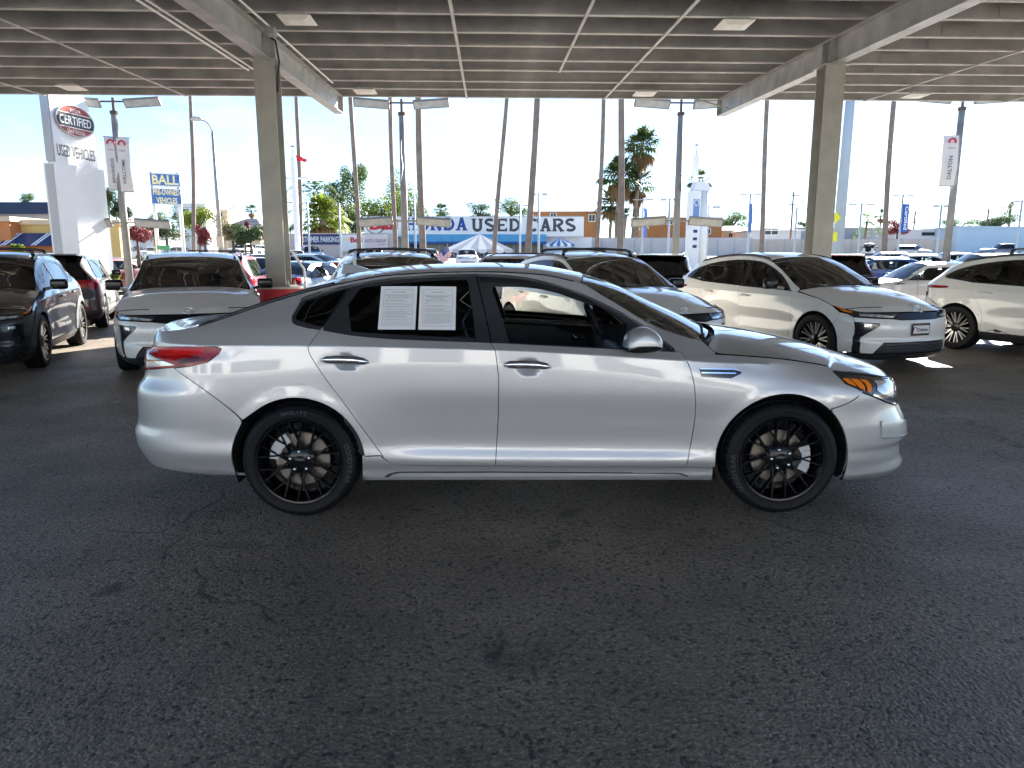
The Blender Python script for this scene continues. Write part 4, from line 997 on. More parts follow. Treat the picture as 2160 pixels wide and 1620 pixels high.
# ---------------------------------------------------------------- the electric crossover that fills the row behind the sedan
EV = Surf(
    xf=[(.15, 2.22), (.20, 2.30), (.26, 2.345), (.38, 2.345), (.44, 2.325), (.56, 2.335), (.66, 2.325), (.72, 2.305), (.80, 2.285), (.845, 2.25), (.90, 2.10), (1.0, 1.85)],
    xr=[(.2, -2.25), (.40, -2.345), (.60, -2.345), (.80, -2.29), (.95, -2.27), (1.04, -2.30), (1.10, -2.27), (1.2, -2.16), (1.4, -1.95)],
    af=.80, ar=.80, pf=3.0, pr=3.2,
    rails=[
        ([(-2.5, .24), (-1, .20), (1, .20), (2.4, .19)], [(-2.5, .84), (2.4, .84)]),
        ([(-2.5, .31), (2.4, .29)], [(-2.5, .90), (2.4, .89)]),
        ([(-2.5, .44), (2.4, .42)], [(-2.5, .915), (-1.2, .92), (-.6, .905), (.8, .905), (1.2, .915), (2.4, .91)]),
        ([(-2.5, .60), (2.4, .58)], [(-2.5, .91), (-1.2, .925), (-.4, .893), (.6, .893), (1.3, .92), (2.4, .91)]),
        ([(-2.5, .80), (2.4, .74)], [(-2.5, .90), (-1.4, .93), (-.3, .915), (.7, .915), (1.4, .925), (2.4, .885)]),
        ([(-2.5, 1.00), (-1.2, .99), (.9, .94), (1.6, .90), (2.4, .80)], [(-2.5, .86), (-1.4, .91), (0, .91), (1.0, .905), (1.7, .87), (2.4, .80)], True),
        ([(-2.5, 1.07), (-1.75, 1.17), (-1.0, 1.10), (0, 1.06), (.85, 1.035), (1.3, .985), (1.7, .935), (2.4, .83)], [(-2.5, .79), (-1.7, .82), (0, .87), (.85, .86), (1.3, .82), (1.7, .77), (2.4, .66)]),
        ([(-2.5, 1.09), (-2.25, 1.13), (-2.05, 1.26), (-1.8, 1.38), (-1.4, 1.47), (-.9, 1.53), (-.4, 1.545), (.1, 1.49), (.35, 1.40), (.6, 1.27), (.8, 1.155), (.95, 1.075), (1.3, 1.01), (1.7, .955), (2.4, .845)],
         [(-2.5, .68), (-2.25, .70), (-2.0, .66), (-1.4, .655), (-.4, .66), (.1, .665), (.5, .70), (.8, .76), (.95, .79), (1.3, .74), (1.7, .68), (2.4, .5)]),
    ], arches=[(-1.425, .37, .40), (1.425, .37, .40)], flare=.012)
M_WHITE = paint('pearl_white_paint', (.70, .69, .64), 0., .35)
M_DGREY = paint('dark_grey_paint', (.035, .037, .040), .6, .3)
M_CLAD = mat('grey_cladding', (.06, .065, .07), .5, bump=.1, bscale=200)
M_TINT2 = glass('privacy_glass', (.07, .075, .08), 1.65)
M_LAMPC = mat('lamp_lens', (.55, .57, .58), .06, .5, coat=1., noise=.6, nscale=16)
M_STICK = mat('faded_price_sheet', (.45, .45, .45), .7)
M_MACH = mat('machined_alloy', (.62, .62, .62), .25, .9)
M_BLKROOF = mat('gloss_black_panel', (.008, .008, .009), .18, spec=.35)

def emblem(parent, loc, rot, m, s=1.0):
    mb = MB()
    for a, b, cz in ((.058, .038, 0), (.020, .036, 0), (.036, .014, .016)):
        mb.tube([(0, a * s * math.cos(t), (cz + b * math.sin(t)) * s) for t in np.linspace(0, 2 * math.pi, 25)], .0045 * s, 6, cap=False)
    o = mb.build('emblem', m, parent, smooth=True, kind='stuff'); o.location = loc; o.rotation_euler = rot; return o

def build_ev():
    S = EV; side = S.side; RW, FW = (-1.425, .37), (1.425, .37)
    car = thing('electric_crossover', 'prototype', 'car')
    zc = lambda x: float(S.rz[5](x))
    crease = [[(x, zc(x) + d) for x in np.linspace(-2.2, 1.9, 60)] for d in (-.008, 0, .008)]
    ra = lambda a, b, r=.405: arc(RW[0], RW[1], r, a, b, 22); fa = lambda a, b, r=.405: arc(FW[0], FW[1], r, a, b, 22)
    wf = lambda P: S.wrap(P[:, 0], P[:, 1], False); wr = lambda P: S.wrap(P[:, 0], P[:, 1], True)
    Q = lambda pts, rear=False: [(float(S.q_of_x(x, z, rear)), z) for x, z in pts]
    QN = lambda pts, rear=False: [(float(S.q_of_n(n, z, rear)), z) for n, z in pts]
    G = .06
    bl = [(-.20, 1.066), (-.215, .95), (-.20, .75), (-.20, .33)]
    rdr = smooth([(-1.24, 1.11), (-1.22, 1.0), (-1.17, .90), (-1.08, .80), (-1.0, .65), (-.98, .5), (-.985, .34)], 3)
    fdf = smooth([(.90, 1.020), (.935, .93), (.955, .80), (.95, .6), (.93, .45), (.90, .33)], 3)
    panel('rear_door', M_WHITE, side, [(-1.24, 1.112), (-.7, 1.088)] + bl + rdr[::-1], car, g=G, lines=crease)
    panel('front_door', M_WHITE, side, [(-.20, 1.064), (.4, 1.046), (.85, 1.03)] + fdf + bl[::-1], car, g=G, lines=crease)
    dlo = smooth([(-1.80, 1.225), (-1.72, 1.275), (-1.55, 1.345), (-1.25, 1.415), (-.85, 1.465), (-.4, 1.482), (0, 1.455), (.25, 1.385), (.5, 1.275), (.72, 1.14), (.86, 1.04)], 3)
    rail = smooth([(-2.22, 1.14), (-2.05, 1.255), (-1.8, 1.375), (-1.4, 1.465), (-.9, 1.525), (-.4, 1.54), (.1, 1.486), (.35, 1.397), (.6, 1.265), (.8, 1.15), (.97, 1.068)], 3)
    lampr = [(-1.62, 1.045), (-1.62, 1.015)]
    body = (ra(-5, 165)[::-1] + [(-1.0, .335)][:0])
    quarter = ([(-1.72, .70)] + ra(130, 0) + [(-.995, .335)] + rdr[::-1] + [(-1.40, 1.135), (-1.74, 1.175), (-1.80, 1.20)] + dlo + fdf[:1] + [(.98, 1.015)] + rail[::-1]
               + [(-2.20, 1.10), (-2.12, 1.058), (-1.66, 1.048), (-1.62, 1.03), (-1.66, 1.012), (-2.10, 1.000), (-2.02, .85)])
    panel('body_side', M_WHITE, side, clean(quarter), car, g=G, lines=crease, gap=.0015)
    wing = ([(.90, .33), (1.018, .325)] + fa(186, 40) + [(1.78, .66), (1.82, .78), (1.66, .868), (1.58, .895), (1.42, .945), (1.30, .962)] + [(1.0, 1.02)] + fdf)
    panel('front_wing', M_WHITE, side, clean(wing), car, g=G, lines=crease)
    sill = [(-1.02, .20), (1.02, .20), (1.018, .32), (.90, .322), (-.45, .322), (-.75, .40), (-.985, .325), (-1.02, .32)]
    panel('side_sill', M_SATIN, side, sill, car, g=G, flange=.05)
    panel('charge_flap', M_WHITE, side, smooth([(1.00, .92), (1.13, .925), (1.17, .86), (1.12, .75), (1.03, .735), (.995, .78)], 4, True), car, g=G, off=.002, flange=.004, sides=1)
    # front fascia
    kF = dict(sides=0, out_dir=(1, -1, 0), g=.05)
    face_low = [(0, .40), (.58, .40), (.70, .245), (.80, .245), (.80, .245)]
    fb = (QN([(0, .40), (.56, .40), (.66, .25), (.765, .25)]) + QN([(.79, .46), (.72, .54), (.615, .63), (.62, .655), (.842, .667), (.845, .724), (.74, .720)]) + QN([(.60, .714), (.42, .705), (.30, .690), (0, .690)]))
    panel('front_bumper', M_WHITE, wf, clean(fb), car, **kF)
    cor = (QN([(.815, .25)]) + Q(fa(-18, 40)) + Q([(1.78, .66), (1.82, .78), (1.93, .765)]) + QN([(.845, .730), (.835, .50)]))
    panel('bumper_corner', M_WHITE, wf, clean(cor), car, g=.05, out_dir=(1, -1, 0))
    slit = QN([(.765, .25), (.815, .25), (.835, .50), (.842, .665), (.62, .655), (.615, .63), (.72, .54), (.79, .46)])
    panel('air_curtain', M_BLK, wf, slit, car, g=.05, off=-.012, out_dir=(1, -1, 0))
    for s_ in (-1, 1):
        panel('fog_lamp', M_LAMPC, wf, QN([(.70, .60), (.77, .605), (.77, .645), (.70, .64)]), car, g=.05, off=.0, out_dir=(1, -1, 0), sides=s_)
    gr_ = QN([(0, .245), (.655, .245), (.555, .395), (0, .395)])
    gl = panel('lower_grille', M_PLAST, wf, gr_, car, off=-.015, **kF)
    for z in (.275, .31, .345, .378):
        w = .60 - (z - .26) * .55; panel('grille_bar', M_BLK, wf, QN([(0, z - .005), (w, z - .005), (w, z + .005), (0, z + .005)]), gl[0], off=-.002, flange=.012, gap=0, **kF)
    panel('front_lip', M_SATIN, wf, QN([(0, .165), (.70, .165)]) + Q([(2.0, .17), (1.80, .185), (1.80, .24)]) + QN([(.815, .243), (0, .243)]), car, off=.012, **kF)
    panel('front_band', M_BLKROOF, wf, QN([(0, .692), (.30, .692), (.42, .708), (.36, .785), (0, .790)]), car, off=-.004, **kF)
    hl = QN([(.37, .785), (.43, .710), (.74, .728), (.845, .735)]) + Q([(1.95, .768), (1.84, .79), (1.66, .870), (1.78, .845), (2.0, .81)]) + QN([(.78, .795), (.60, .792)])
    panel('headlamp', M_LAMPD, wf, clean(hl), car, g=.05, off=.002, out_dir=(1, -1, 0), gap=.001)
    for t_ in [o for o in car.children if o.name.startswith('headlamp')]:
        sd_ = 1 if t_.data.vertices[0].co.y < 0 else -1; k = dict(g=.05, flange=.002, out_dir=(1, -1, 0), sides=sd_)
        panel('lamp_strip', M_LAMPC, wf, QN([(.42, .745), (.44, .722), (.74, .738), (.80, .745), (.80, .775), (.60, .770)]), t_, off=.006, **k)
        panel('turn_indicator', M_AMBER, wf, Q([(1.96, .775), (1.86, .795), (1.70, .860), (1.74, .862), (1.88, .818), (1.99, .795)]), t_, off=.006, **k)
    # upper skins
    hood = strip_patch(S, [(.99, 1.035, 1.16, 1.105), (1.20, .99, 1.35, 1.075), (1.42, .95, 1.58, 1.04), (1.60, .895, 1.80, .99), (1.72, .855, 2.0, .935), (1.90, .815, 2.17, .875), (2.10, .795, 2.285, .800)], qz=2.8)
    skin('hood', M_WHITE, hood, car, 28, 28)
    ln = MB()
    for s_ in (-1, 1):
        e = hood(np.stack([np.linspace(.80, .86, 6), np.linspace(.97, .55, 6) * s_], 1)); ln = MB(); ln.tube([tuple(p + [0, 0, .001]) for p in e], .006, 5); ln.build('hood_cut', M_UNDER, car)
    ws = strip_patch(S, [(.955, 1.07, 1.16, 1.085), (.8, 1.15, .97, 1.18), (.6, 1.265, .74, 1.30), (.35, 1.397, .46, 1.435), (.16, 1.468, .24, 1.525)], qz=2.6)
    skin('windscreen', M_WSH, ws, car, 16, 20, flange=0)
    rf = strip_patch(S, [(.155, 1.470, .235, 1.530), (-.1, 1.512, -.05, 1.578), (-.4, 1.538, -.4, 1.600), (-.9, 1.523, -.9, 1.590), (-1.4, 1.463, -1.45, 1.53), (-1.72, 1.397, -1.80, 1.45)], qz=3.4)
    skin('roof', M_WHITE, rf, car, 24, 24)
    sp = strip_patch(S, [(-1.70, 1.40, -1.76, 1.455), (-1.88, 1.345, -1.95, 1.405)], qz=3.4); skin('rear_spoiler', M_WHITE, sp, car, 4, 24, flange=.03)
    rg = strip_patch(S, [(-1.86, 1.34, -1.86, 1.375), (-2.0, 1.275, -2.02, 1.30), (-2.13, 1.20, -2.16, 1.215), (-2.21, 1.135, -2.25, 1.14)], qz=2.6)
    skin('rear_screen', M_TINT2, rg, car, 10, 20, flange=0)
    # tail
    kR = dict(sides=0, out_dir=(-1, -1, 0), g=.06)
    panel('tail_gate', M_WHITE, wr, QN([(0, .66), (.55, .66), (.68, .98), (.70, 1.0), (0, 1.0)], True), car, **kR)
    panel('tail_gate_lip', M_WHITE, wr, QN([(0, 1.06), (.72, 1.06), (.70, 1.13), (0, 1.135)], True), car, **kR)
    tl = panel('tail_lamp', M_RED, wr, QN([(0, 1.003), (.70, 1.003)], True) + Q([(-2.10, 1.004), (-1.66, 1.016), (-1.62, 1.03), (-1.66, 1.046), (-2.12, 1.056)], True) + QN([(.72, 1.058), (0, 1.058)], True), car, off=.006, **kR)
    panel('tail_lamp_drop', M_REDD, wr, QN([(.69, .998), (.78, .998), (.80, .86), (.76, .86)], True), car, g=.05, off=.004, out_dir=(-1, -1, 0))
    rbp = QN([(0, .38), (.70, .38)], True) + Q(ra(168, 128), True) + Q([(-1.72, .70), (-2.02, .85), (-2.09, .995)], True) + QN([(.79, .99), (.80, .86), (.70, .98), (.56, .655), (0, .655)], True)
    panel('rear_bumper', M_WHITE, wr, clean(rbp), car, **kR)
    panel('rear_skirt', M_SATIN, wr, QN([(0, .24), (.72, .24)], True) + Q([(-1.84, .27), (-1.83, .43)], True) + QN([(.70, .375), (0, .375)], True), car, off=.004, **kR)
    # glass
    fr = dlo + [(.86, 1.035), (.4, 1.048), (-.2, 1.068), (-.7, 1.09), (-1.24, 1.115), (-1.74, 1.178), (-1.80, 1.203)]
    fg = smooth([(-.12, 1.435), (.02, 1.425), (.25, 1.358), (.46, 1.255), (.60, 1.165)], 3) + [(.64, 1.065), (-.12, 1.085)]
    rg_ = smooth([(-1.28, 1.385), (-.85, 1.440), (-.5, 1.457), (-.24, 1.455)], 3) + [(-.235, 1.088), (-.7, 1.108), (-1.18, 1.132), (-1.28, 1.20)]
    qg = [(-1.34, 1.37), (-1.52, 1.325), (-1.72, 1.235), (-1.70, 1.205), (-1.36, 1.155), (-1.335, 1.20)]
    panel('window_frame', M_BLK, side, clean(fr), car, g=G, holes=[fg, rg_, qg], off=-.004, gap=.001)
    panel('front_window', M_TINT2, side, fg, car, g=.1, off=-.010, flange=0, gap=0)
    panel('rear_window', M_TINT2, side, rg_, car, g=.1, off=-.010, flange=0, gap=0)
    panel('quarter_window', M_TINT2, side, qg, car, g=.1, off=-.010, flange=0, gap=0)
    st = panel('price_sheet', M_STICK, side, [(-1.02, 1.135), (-.55, 1.118), (-.53, 1.405), (-1.0, 1.375)], car, g=.12, off=-.016, flange=0, gap=0, sides=1)
    for k in range(5): panel('price_print', M_INKL, side, [(-.98, 1.345 - k * .045), (-.72 - .03 * (k % 2), 1.348 - k * .045), (-.72, 1.337 - k * .045), (-.98, 1.334 - k * .045)], st[0], g=.12, off=-.0145, flange=0, gap=0, sides=1)
    tg = MB(); e = ws(np.array([[.80, .42], [.80, .62], [.92, .62], [.92, .42]])) + [0, 0, -.006]; tg.add([tuple(p) for p in e], [(0, 1, 2, 3)]); tg.build('screen_tag', M_PAPER, car)
    for hx0, hz0 in ((-.98, .955), (-.06, .925)):
        for s_ in (-1, 1):
            mb = MB(); n0 = float(S.n(hx0, hz0)); mb.tube([(hx0 - .12, s_ * (n0 + .004), hz0 + .004), (hx0 - .08, s_ * (n0 + .022), hz0 + .004), (hx0 + .08, s_ * (n0 + .022), hz0), (hx0 + .12, s_ * (n0 + .004), hz0 - .004)], [.010, .016, .016, .010], 8); mb.build('door_handle', M_WHITE, car, smooth=True)
            cup = MB(); cup.lathe([(0, 0), (.035, .0), (.05, .002)], 14, axis='y'); o = cup.build('handle_cup', M_WHITE, car, smooth=True); o.location = (hx0, s_ * (n0 + .002), hz0 - .01)
    for s_ in (-1, 1):
        mb = MB(); mb.box((.62, s_ * 1.02, 1.125), (.13, .22, .15)); o = mb.build('mirror', M_BLKROOF, car); bevel(o, .04, 3)
        mb = MB(); mb.bar((.70, s_ * .84, 1.06), (.64, s_ * .96, 1.085), .06, .04); mb.build('mirror_arm', M_BLK, o)
        mb = MB(); mb.box((.553, s_ * 1.025, 1.128), (.006, .16, .11)); mb.build('mirror_glass', M_CHROME, o)
        e = rf(np.stack([np.linspace(.02, .93, 16), np.full(16, s_ * .92)], 1)); mb = MB(); mb.tube([tuple(p + [0, 0, .012 if 0 < i < 15 else -.004]) for i, p in enumerate(e)], .017, 6); mb.build('roof_rail', M_BLK, car, smooth=True)
    emblem(car, (2.262, 0, .838), (0, R(-28), 0), M_CHROME, 1.15)
    mb = MB(); mb.tube([(1.10, -.55, 1.10), (1.17, -.2, 1.112), (1.19, .15, 1.115)], .010, 5); mb.build('wiper', M_PLAST, car); mb = MB(); mb.tube([(1.06, -.05, 1.105), (1.14, .3, 1.110), (1.12, .62, 1.10)], .010, 5); mb.build('wiper', M_PLAST, car)
    # inside and underneath
    inner = [(-2.2, .30)] + arc(RW[0], RW[1], .42, 186, -10, 14) + [(-1.0, .22), (.98, .22)] + arc(FW[0], FW[1], .42, 190, -6, 14) + [(2.1, .25), (2.1, .72), (1.7, .84), (1.3, .93), (.9, 1.0), (-.3, 1.05), (-1.7, 1.15), (-2.1, 1.05)]
    panel('inner_shell', M_UNDER, side, inner, car, g=.15, off=-.025, flange=0, gap=0)
    fl = MB(); fl.box((0, 0, .26), (3.9, 1.1, .05)); fl.build('floor_pan', M_UNDER, car)
    fl = MB(); fl.box((1.98, 0, .46), (.34, 1.40, .52)); fl.build('nose_block', M_UNDER, car); fl = MB(); fl.box((-2.0, 0, .60), (.34, 1.40, .66)); fl.build('tail_block', M_UNDER, car)  # added dark blocks, hide the sunlit ground behind the bumper gaps
    for s_ in (-1, 1):
        mb = MB(); mb.box((-.05, s_ * .38, .52), (.5, .5, .2)); mb.box((-.40, s_ * .38, .86), (.16, .48, .62), M=Matrix.Rotation(R(-18), 4, 'Y')); mb.box((-.53, s_ * .38, 1.25), (.1, .27, .17)); bevel(mb.build('seat', M_SEAT, car), .04, 2)
    mb = MB(); mb.prism([(1.08, .5), (.62, .55), (.56, .85), (.62, .98), (.8, 1.03), (1.12, 1.04)], -.72, .72, 0, Matrix.Rotation(R(90), 4, 'X')); bevel(mb.build('dashboard', M_INT, car), .03, 2)
    mb = MB(); mb.box((-1.25, 0, .85), (.2, 1.3, .75), M=Matrix.Rotation(R(-20), 4, 'Y')); mb.build('rear_seat', M_SEAT, car)
    for (cx, cz), rot in ((RW, .2), (FW, .45)):
        for s_ in (-1, 1):
            make_wheel(car, (cx, s_ * .925, cz), 'twin', .37, .262, .235, M_RIMBLK, M_TYRE, s_ < 0, rot=rot, seg=40, spoke_m=M_MACH if cx else M_RIMBLK)
            mb = MB(); pts = arc(cx, cz, .41, 195, -15, 16); v_ = []
            for x, z in pts: v_ += [(x, s_ * .90, z), (x, s_ * .55, z)]
            f_ = [(2 * i, 2 * i + 1, 2 * i + 3, 2 * i + 2) for i in range(len(pts) - 1)]; k = len(v_); v_ += [(x, s_ * .55, z) for x, z in pts]; f_.append(tuple(range(k, k + len(pts))))
            mb.add(v_, f_); mb.build('wheel_house', M_UNDER, car)
    return car
def roof_rack(car):
    for x in (-.05, -.85):
        mb = MB(); z0 = 1.515 if x > -.5 else 1.525
        mb.tube([(x, -.60, z0 + .02), (x, -.58, z0 + .09), (x, -.50, z0 + .115), (x, 0, z0 + .135), (x, .50, z0 + .115), (x, .58, z0 + .09), (x, .60, z0 + .02)], [.03, .028, .02, .02, .02, .028, .03], 8); mb.build('rack_bar', M_BLK, car, smooth=True)
ev = build_ev()
EV_HEAD = R(22)                                      # all parked nose-out at the same slant
def place_ev(o, nose, label, head=EV_HEAD):
    f = Vector((math.sin(head), -math.cos(head), 0)); p = Vector((nose[0], nose[1], 0)) - f * 2.345
    o.location = p; o.rotation_euler = (0, 0, math.atan2(f.y, f.x)); tag(o, label, 'car', 'electric crossovers parked nose out in a row'); return o
EVN = [((-4.09, 8.9), 'white electric crossover parked nose out beyond the trunk of the silver sedan, no roof rack'),
       ((-.93, 9.0), 'white electric crossover with black roof bars right behind the silver sedan roof'),
       ((2.23, 8.9), 'white electric crossover with black roof bars seen past the silver sedan windscreen'),
       ((5.45, 9.35), 'white electric crossover wearing a dealer plate on its front bumper'),
       ((9.65, 8.55), 'white electric crossover with its tail lamp beside the one wearing a dealer plate'),
       ((-7.0, 8.5), 'dark grey electric crossover with grey wheel arch cladding and black roof bars')]
evs = []
dark = {M_WHITE: M_DGREY}
for i, (n_, l_) in enumerate(EVN):
    o = ev if i == 0 else copy_tree(ev, None, dark if i == 5 else None)
    evs.append(place_ev(o, n_, l_))
for i in (1, 2, 4, 5): roof_rack(evs[i])
# dealer plate on one, arch cladding on the dark one
pl = MB(); pl.box((2.352, 0, .565), (.014, .315, .165)); pl = pl.build('dealer_plate', M_BLK, evs[3])
q_ = MB(); q_.box((2.361, 0, .565), (.004, .285, .105)); q_.build('plate_insert', M_PAPER, pl)
text('Dalton', M_INK, pl, (2.364, .022, .562), None, .05, (0, 0, R(90)), .02, .001)
q_ = MB(); q_.tube([(2.365, -.118 + .03 * math.cos(t), .562 + .035 * math.sin(t)) for t in np.linspace(-.3, 3.4, 12)], .005, 5); q_.build('dealer_logo', M_RED, pl)
for cx in (-1.425, 1.425):
    panel('arch_cladding', M_CLAD, EV.side, arc(cx, .37, .405, 185, -5, 24) + arc(cx, .37, .50, -3, 183, 24), evs[5], g=.06, off=.010, flange=.012, gap=0)
# ---------------------------------------------------------------- other cars on the lot
def pa(name, c, metal=.3): return paint('paint_' + name, c, metal, .35)
PAINTS = dict(graphite=pa('graphite', (.05, .052, .055)), red=pa('red', (.33, .012, .03)), black=pa('black', (.012, .012, .014)), maroon=pa('maroon', (.12, .008, .012)),
              white=pa('white', (.72, .72, .70), 0.), silver=pa('silver', (.42, .43, .44), .6), blue=pa('blue', (.02, .06, .20)), slate=pa('slate', (.10, .13, .19)), pale=pa('pale_blue', (.32, .40, .48)))
M_TGLASS = glass('car_glass', (.30, .36, .35))
PROF = dict(   # centre line from nose to tail: cowl, roof front, roof rear, glass foot, tail top ; belt, lengths
    suv=dict(xf=2.28, xr=-2.28, cowl=(1.08, 1.12), rf=(.42, 1.60), rr=(-1.72, 1.60), rg=(-2.08, 1.13), tail=(-2.22, 1.10), zb=1.08, nose=.92, wb=1.36, tr=.355, n=.92, hood=1.03),
    sedan=dict(xf=2.36, xr=-2.40, cowl=(1.02, 1.00), rf=(.28, 1.40), rr=(-.95, 1.41), rg=(-1.72, 1.08), tail=(-2.34, 1.03), zb=.97, nose=.72, wb=1.40, tr=.325, n=.91, hood=.90),
    jeep=dict(xf=2.1, xr=-2.1, cowl=(.95, 1.22), rf=(.72, 1.82), rr=(-1.90, 1.82), rg=(-2.0, 1.22), tail=(-2.04, 1.20), zb=1.18, nose=1.10, wb=1.30, tr=.40, n=.90, hood=1.20),
    pickup=dict(xf=2.9, xr=-2.9, cowl=(1.45, 1.25), rf=(.85, 1.82), rr=(-.55, 1.84), rg=(-.80, 1.25), tail=(-2.85, 1.22), zb=1.22, nose=1.15, wb=1.85, tr=.41, n=.97, hood=1.22))
def make_car(kind, paint_m, rack=False, detail=1):
    p = PROF[kind]; xf, xr, zb, nn = p['xf'], p['xr'], p['zb'], p['n']
    (cx, cz), (fx, fz), (rx, rz), (gx, gzv), (tx, tz) = p['cowl'], p['rf'], p['rr'], p['rg'], p['tail']
    d = .055
    top = [(xr - .1, tz - .03), (tx, tz - .02), (gx - .02, gzv - .02), (rx, rz - d), ((fx + rx) / 2, max(fz, rz) - d + .015), (fx, fz - d), (cx - .12, cz - .02), ((cx + xf) / 2, p['hood'] - .03), (xf + .1, p['nose'])]
    n_top = [(xr - .1, nn * .78), (gx, nn * .80), (rx, nn * .72), (fx, nn * .72), (cx - .1, nn * .84), ((cx + xf) / 2, nn * .82), (xf + .1, nn * .68)]
    top = sorted(top); belt = [(q, min(zb, float(pchip(top)(q)) - .02)) for q in np.linspace(xr - .1, xf + .1, 24)]
    sh = [(q, z - .09) for q, z in belt]
    S = Surf(xf=[(.2, xf - .08), (.38, xf), (.6, xf), (p['nose'] - .08, xf - .06), (p['nose'], xf - .10), (p['nose'] + .2, xf - .5)],
             xr=[(.2, xr + .08), (.4, xr), (.65, xr), (.85, xr + .05), (tz - .05, tx + .0), (tz + .3, tx + .25)], af=.75, ar=.6, pf=2.8, pr=3.4,
             rails=[([(0, .22)], [(0, nn * .93)]), ([(0, .34)], [(0, nn * .985)]), ([(0, .62)], [(-2, nn), (0, nn * .985), (2, nn)]), (sh, [(xr, nn * .965), (0, nn), (xf, nn * .93)], True), (belt, [(xr, nn * .90), (0, nn * .955), (xf, nn * .84)]), (top, n_top)],
             arches=[(-p['wb'], p['tr'] + .01, p['tr'] + .045), (p['wb'], p['tr'] + .01, p['tr'] + .045)], flare=.015)
    car = thing(kind + '_car' if kind != 'jeep' else 'off_road_car', 'prototype', 'car'); side = S.side; G = .11
    ar = p['tr'] + .05; wbx = p['wb']; zr = lambda x: float(pchip(top)(x))
    lo = [(xr + .45, .27)] + arc(-wbx, p['tr'] + .01, ar, 188, -8, 14) + [(-wbx + ar + .03, .225), (wbx - ar - .03, .225)] + arc(wbx, p['tr'] + .01, ar, 188, -8, 14) + [(xf - .45, .25)]
    up = [(q, zr(q)) for q in np.linspace(xf - .45, xr + .35, 40)]
    # daylight opening
    A = (cx - .22, zb + .015); cut = min(1., (fz - d - .075 - zb) / .5)
    tops = [(q, zr(q) - .075) for q in np.linspace(fx + .02, rx + (.12 if kind != 'suv' else .10), 14)]
    rear_pt = (gx + .30, zb + .03) if kind != 'sedan' else (gx + .16, zb + .06)
    dlo = [A] + tops + [rear_pt] + [(rear_pt[0] + .1, zb + .012)]
    panel('body_side', paint_m, side, clean(lo + up), car, g=G, holes=[clean(dlo)], gap=.001)
    xs = [rear_pt[0], (rear_pt[0] + A[0]) / 2 - .35, (rear_pt[0] + A[0]) / 2 + .55, A[0]]
    w_ = panel('side_glass', M_TGLASS if kind in ('sedan',) else M_TINT2, side, clean(dlo), car, g=.15, off=-.008, flange=0, gap=0)
    xm = .5 * (cx + gx) - (.02 if kind != 'pickup' else -.1)
    for k, xq in enumerate((xm, xm - .95) if kind != 'pickup' else (xm,)):
        if kind == 'sedan' and k: continue
        zt = zr(xq) - .076
        panel('window_pillar', M_BLK, side, [(xq - .05, zb + .013), (xq + .05, zb + .013), (xq + .03, zt), (xq - .06, zt)], car, g=.1, off=-.003, flange=.004, gap=0)
    panel('window_sill_trim', M_BLK, side, [(rear_pt[0] + .1, zb - .002), (A[0], zb - .002), (A[0], zb + .014), (rear_pt[0] + .1, zb + .014)], car, g=.2, off=.004, flange=.004, gap=0)
    for xq in (xm + .02, xm - .92, xm + .95):
        if detail: panel('door_gap', M_UNDER, side, [(xq, .30), (xq + .007, .30), (xq + .007, zb - .01), (xq, zb - .01)], car, g=.1, off=.0015, flange=0, gap=0)
    panel('sill_cladding', M_SATIN, side, [(-wbx + ar + .02, .222), (wbx - ar - .02, .222), (wbx - ar - .02, .31), (-wbx + ar + .02, .31)], car, g=.2, off=.004, flange=.004, gap=0)
    pr = lambda pts, **k: strip_patch(S, pts, qz=k.get('qz', 2.8))
    z_ = lambda x: zr(x)
    P4 = lambda xe, xc, zc: (xe, z_(xe) - .004, xc, zc)
    hx = np.linspace(cx - .10, xf - .42, 6)
    hood = pr([P4(x, cx + (xf - .08 - cx) * i / 5, cz + (p['hood'] + .03 - cz) * min(1, i / 2.5) if i < 3 else p['hood'] + .03 - (p['hood'] + .03 - p['nose'] - .0) * ((i - 2.5) / 2.5) ** 1.6) for i, x in enumerate(hx)])
    skin('hood', paint_m, hood, car, 14, 14)
    ws = pr([P4(cx - .12, cx, cz + .01), P4((cx - .12 + fx) / 2 - .03, (cx + fx) / 2 + .02, (cz + fz) / 2 + .03), P4(fx, fx + .06, fz)]); skin('windscreen', M_WSH if kind != 'sedan' else M_TGLASS, ws, car, 8, 14, flange=0)
    rf = pr([P4(fx, fx + .06, fz + .003)] + [P4(fx + (rx - fx) * k, fx + (rx - fx) * k, fz + (rz - fz) * k + .03 * math.sin(math.pi * k)) for k in (.33, .67)] + [P4(rx, rx - .05, rz)], qz=3.2); skin('roof', paint_m, rf, car, 12, 16)
    rg = pr([P4(rx, rx - .05, rz - .004), P4((rx + gx) / 2, (rx + gx) / 2 - .05, (rz + gzv) / 2 + .05), P4(gx, gx - .03, gzv + .02)]); skin('rear_screen', M_TINT2 if kind != 'sedan' else M_TGLASS, rg, car, 8, 14, flange=0)
    if kind == 'suv':
        sp = MB(); sp.add([(rx + .05, -.56, rz - .01), (rx + .05, .56, rz - .01), (rx - .22, .54, rz - .03), (rx - .22, -.54, rz - .03), (rx + .05, -.56, rz + .012), (rx + .05, .56, rz + .012), (rx - .22, .54, rz - .005), (rx - .22, -.54, rz - .005)], [(0, 1, 2, 3), (4, 7, 6, 5), (0, 4, 5, 1), (2, 6, 7, 3), (1, 5, 6, 2), (0, 3, 7, 4)]); sp.build('rear_spoiler', paint_m, car)
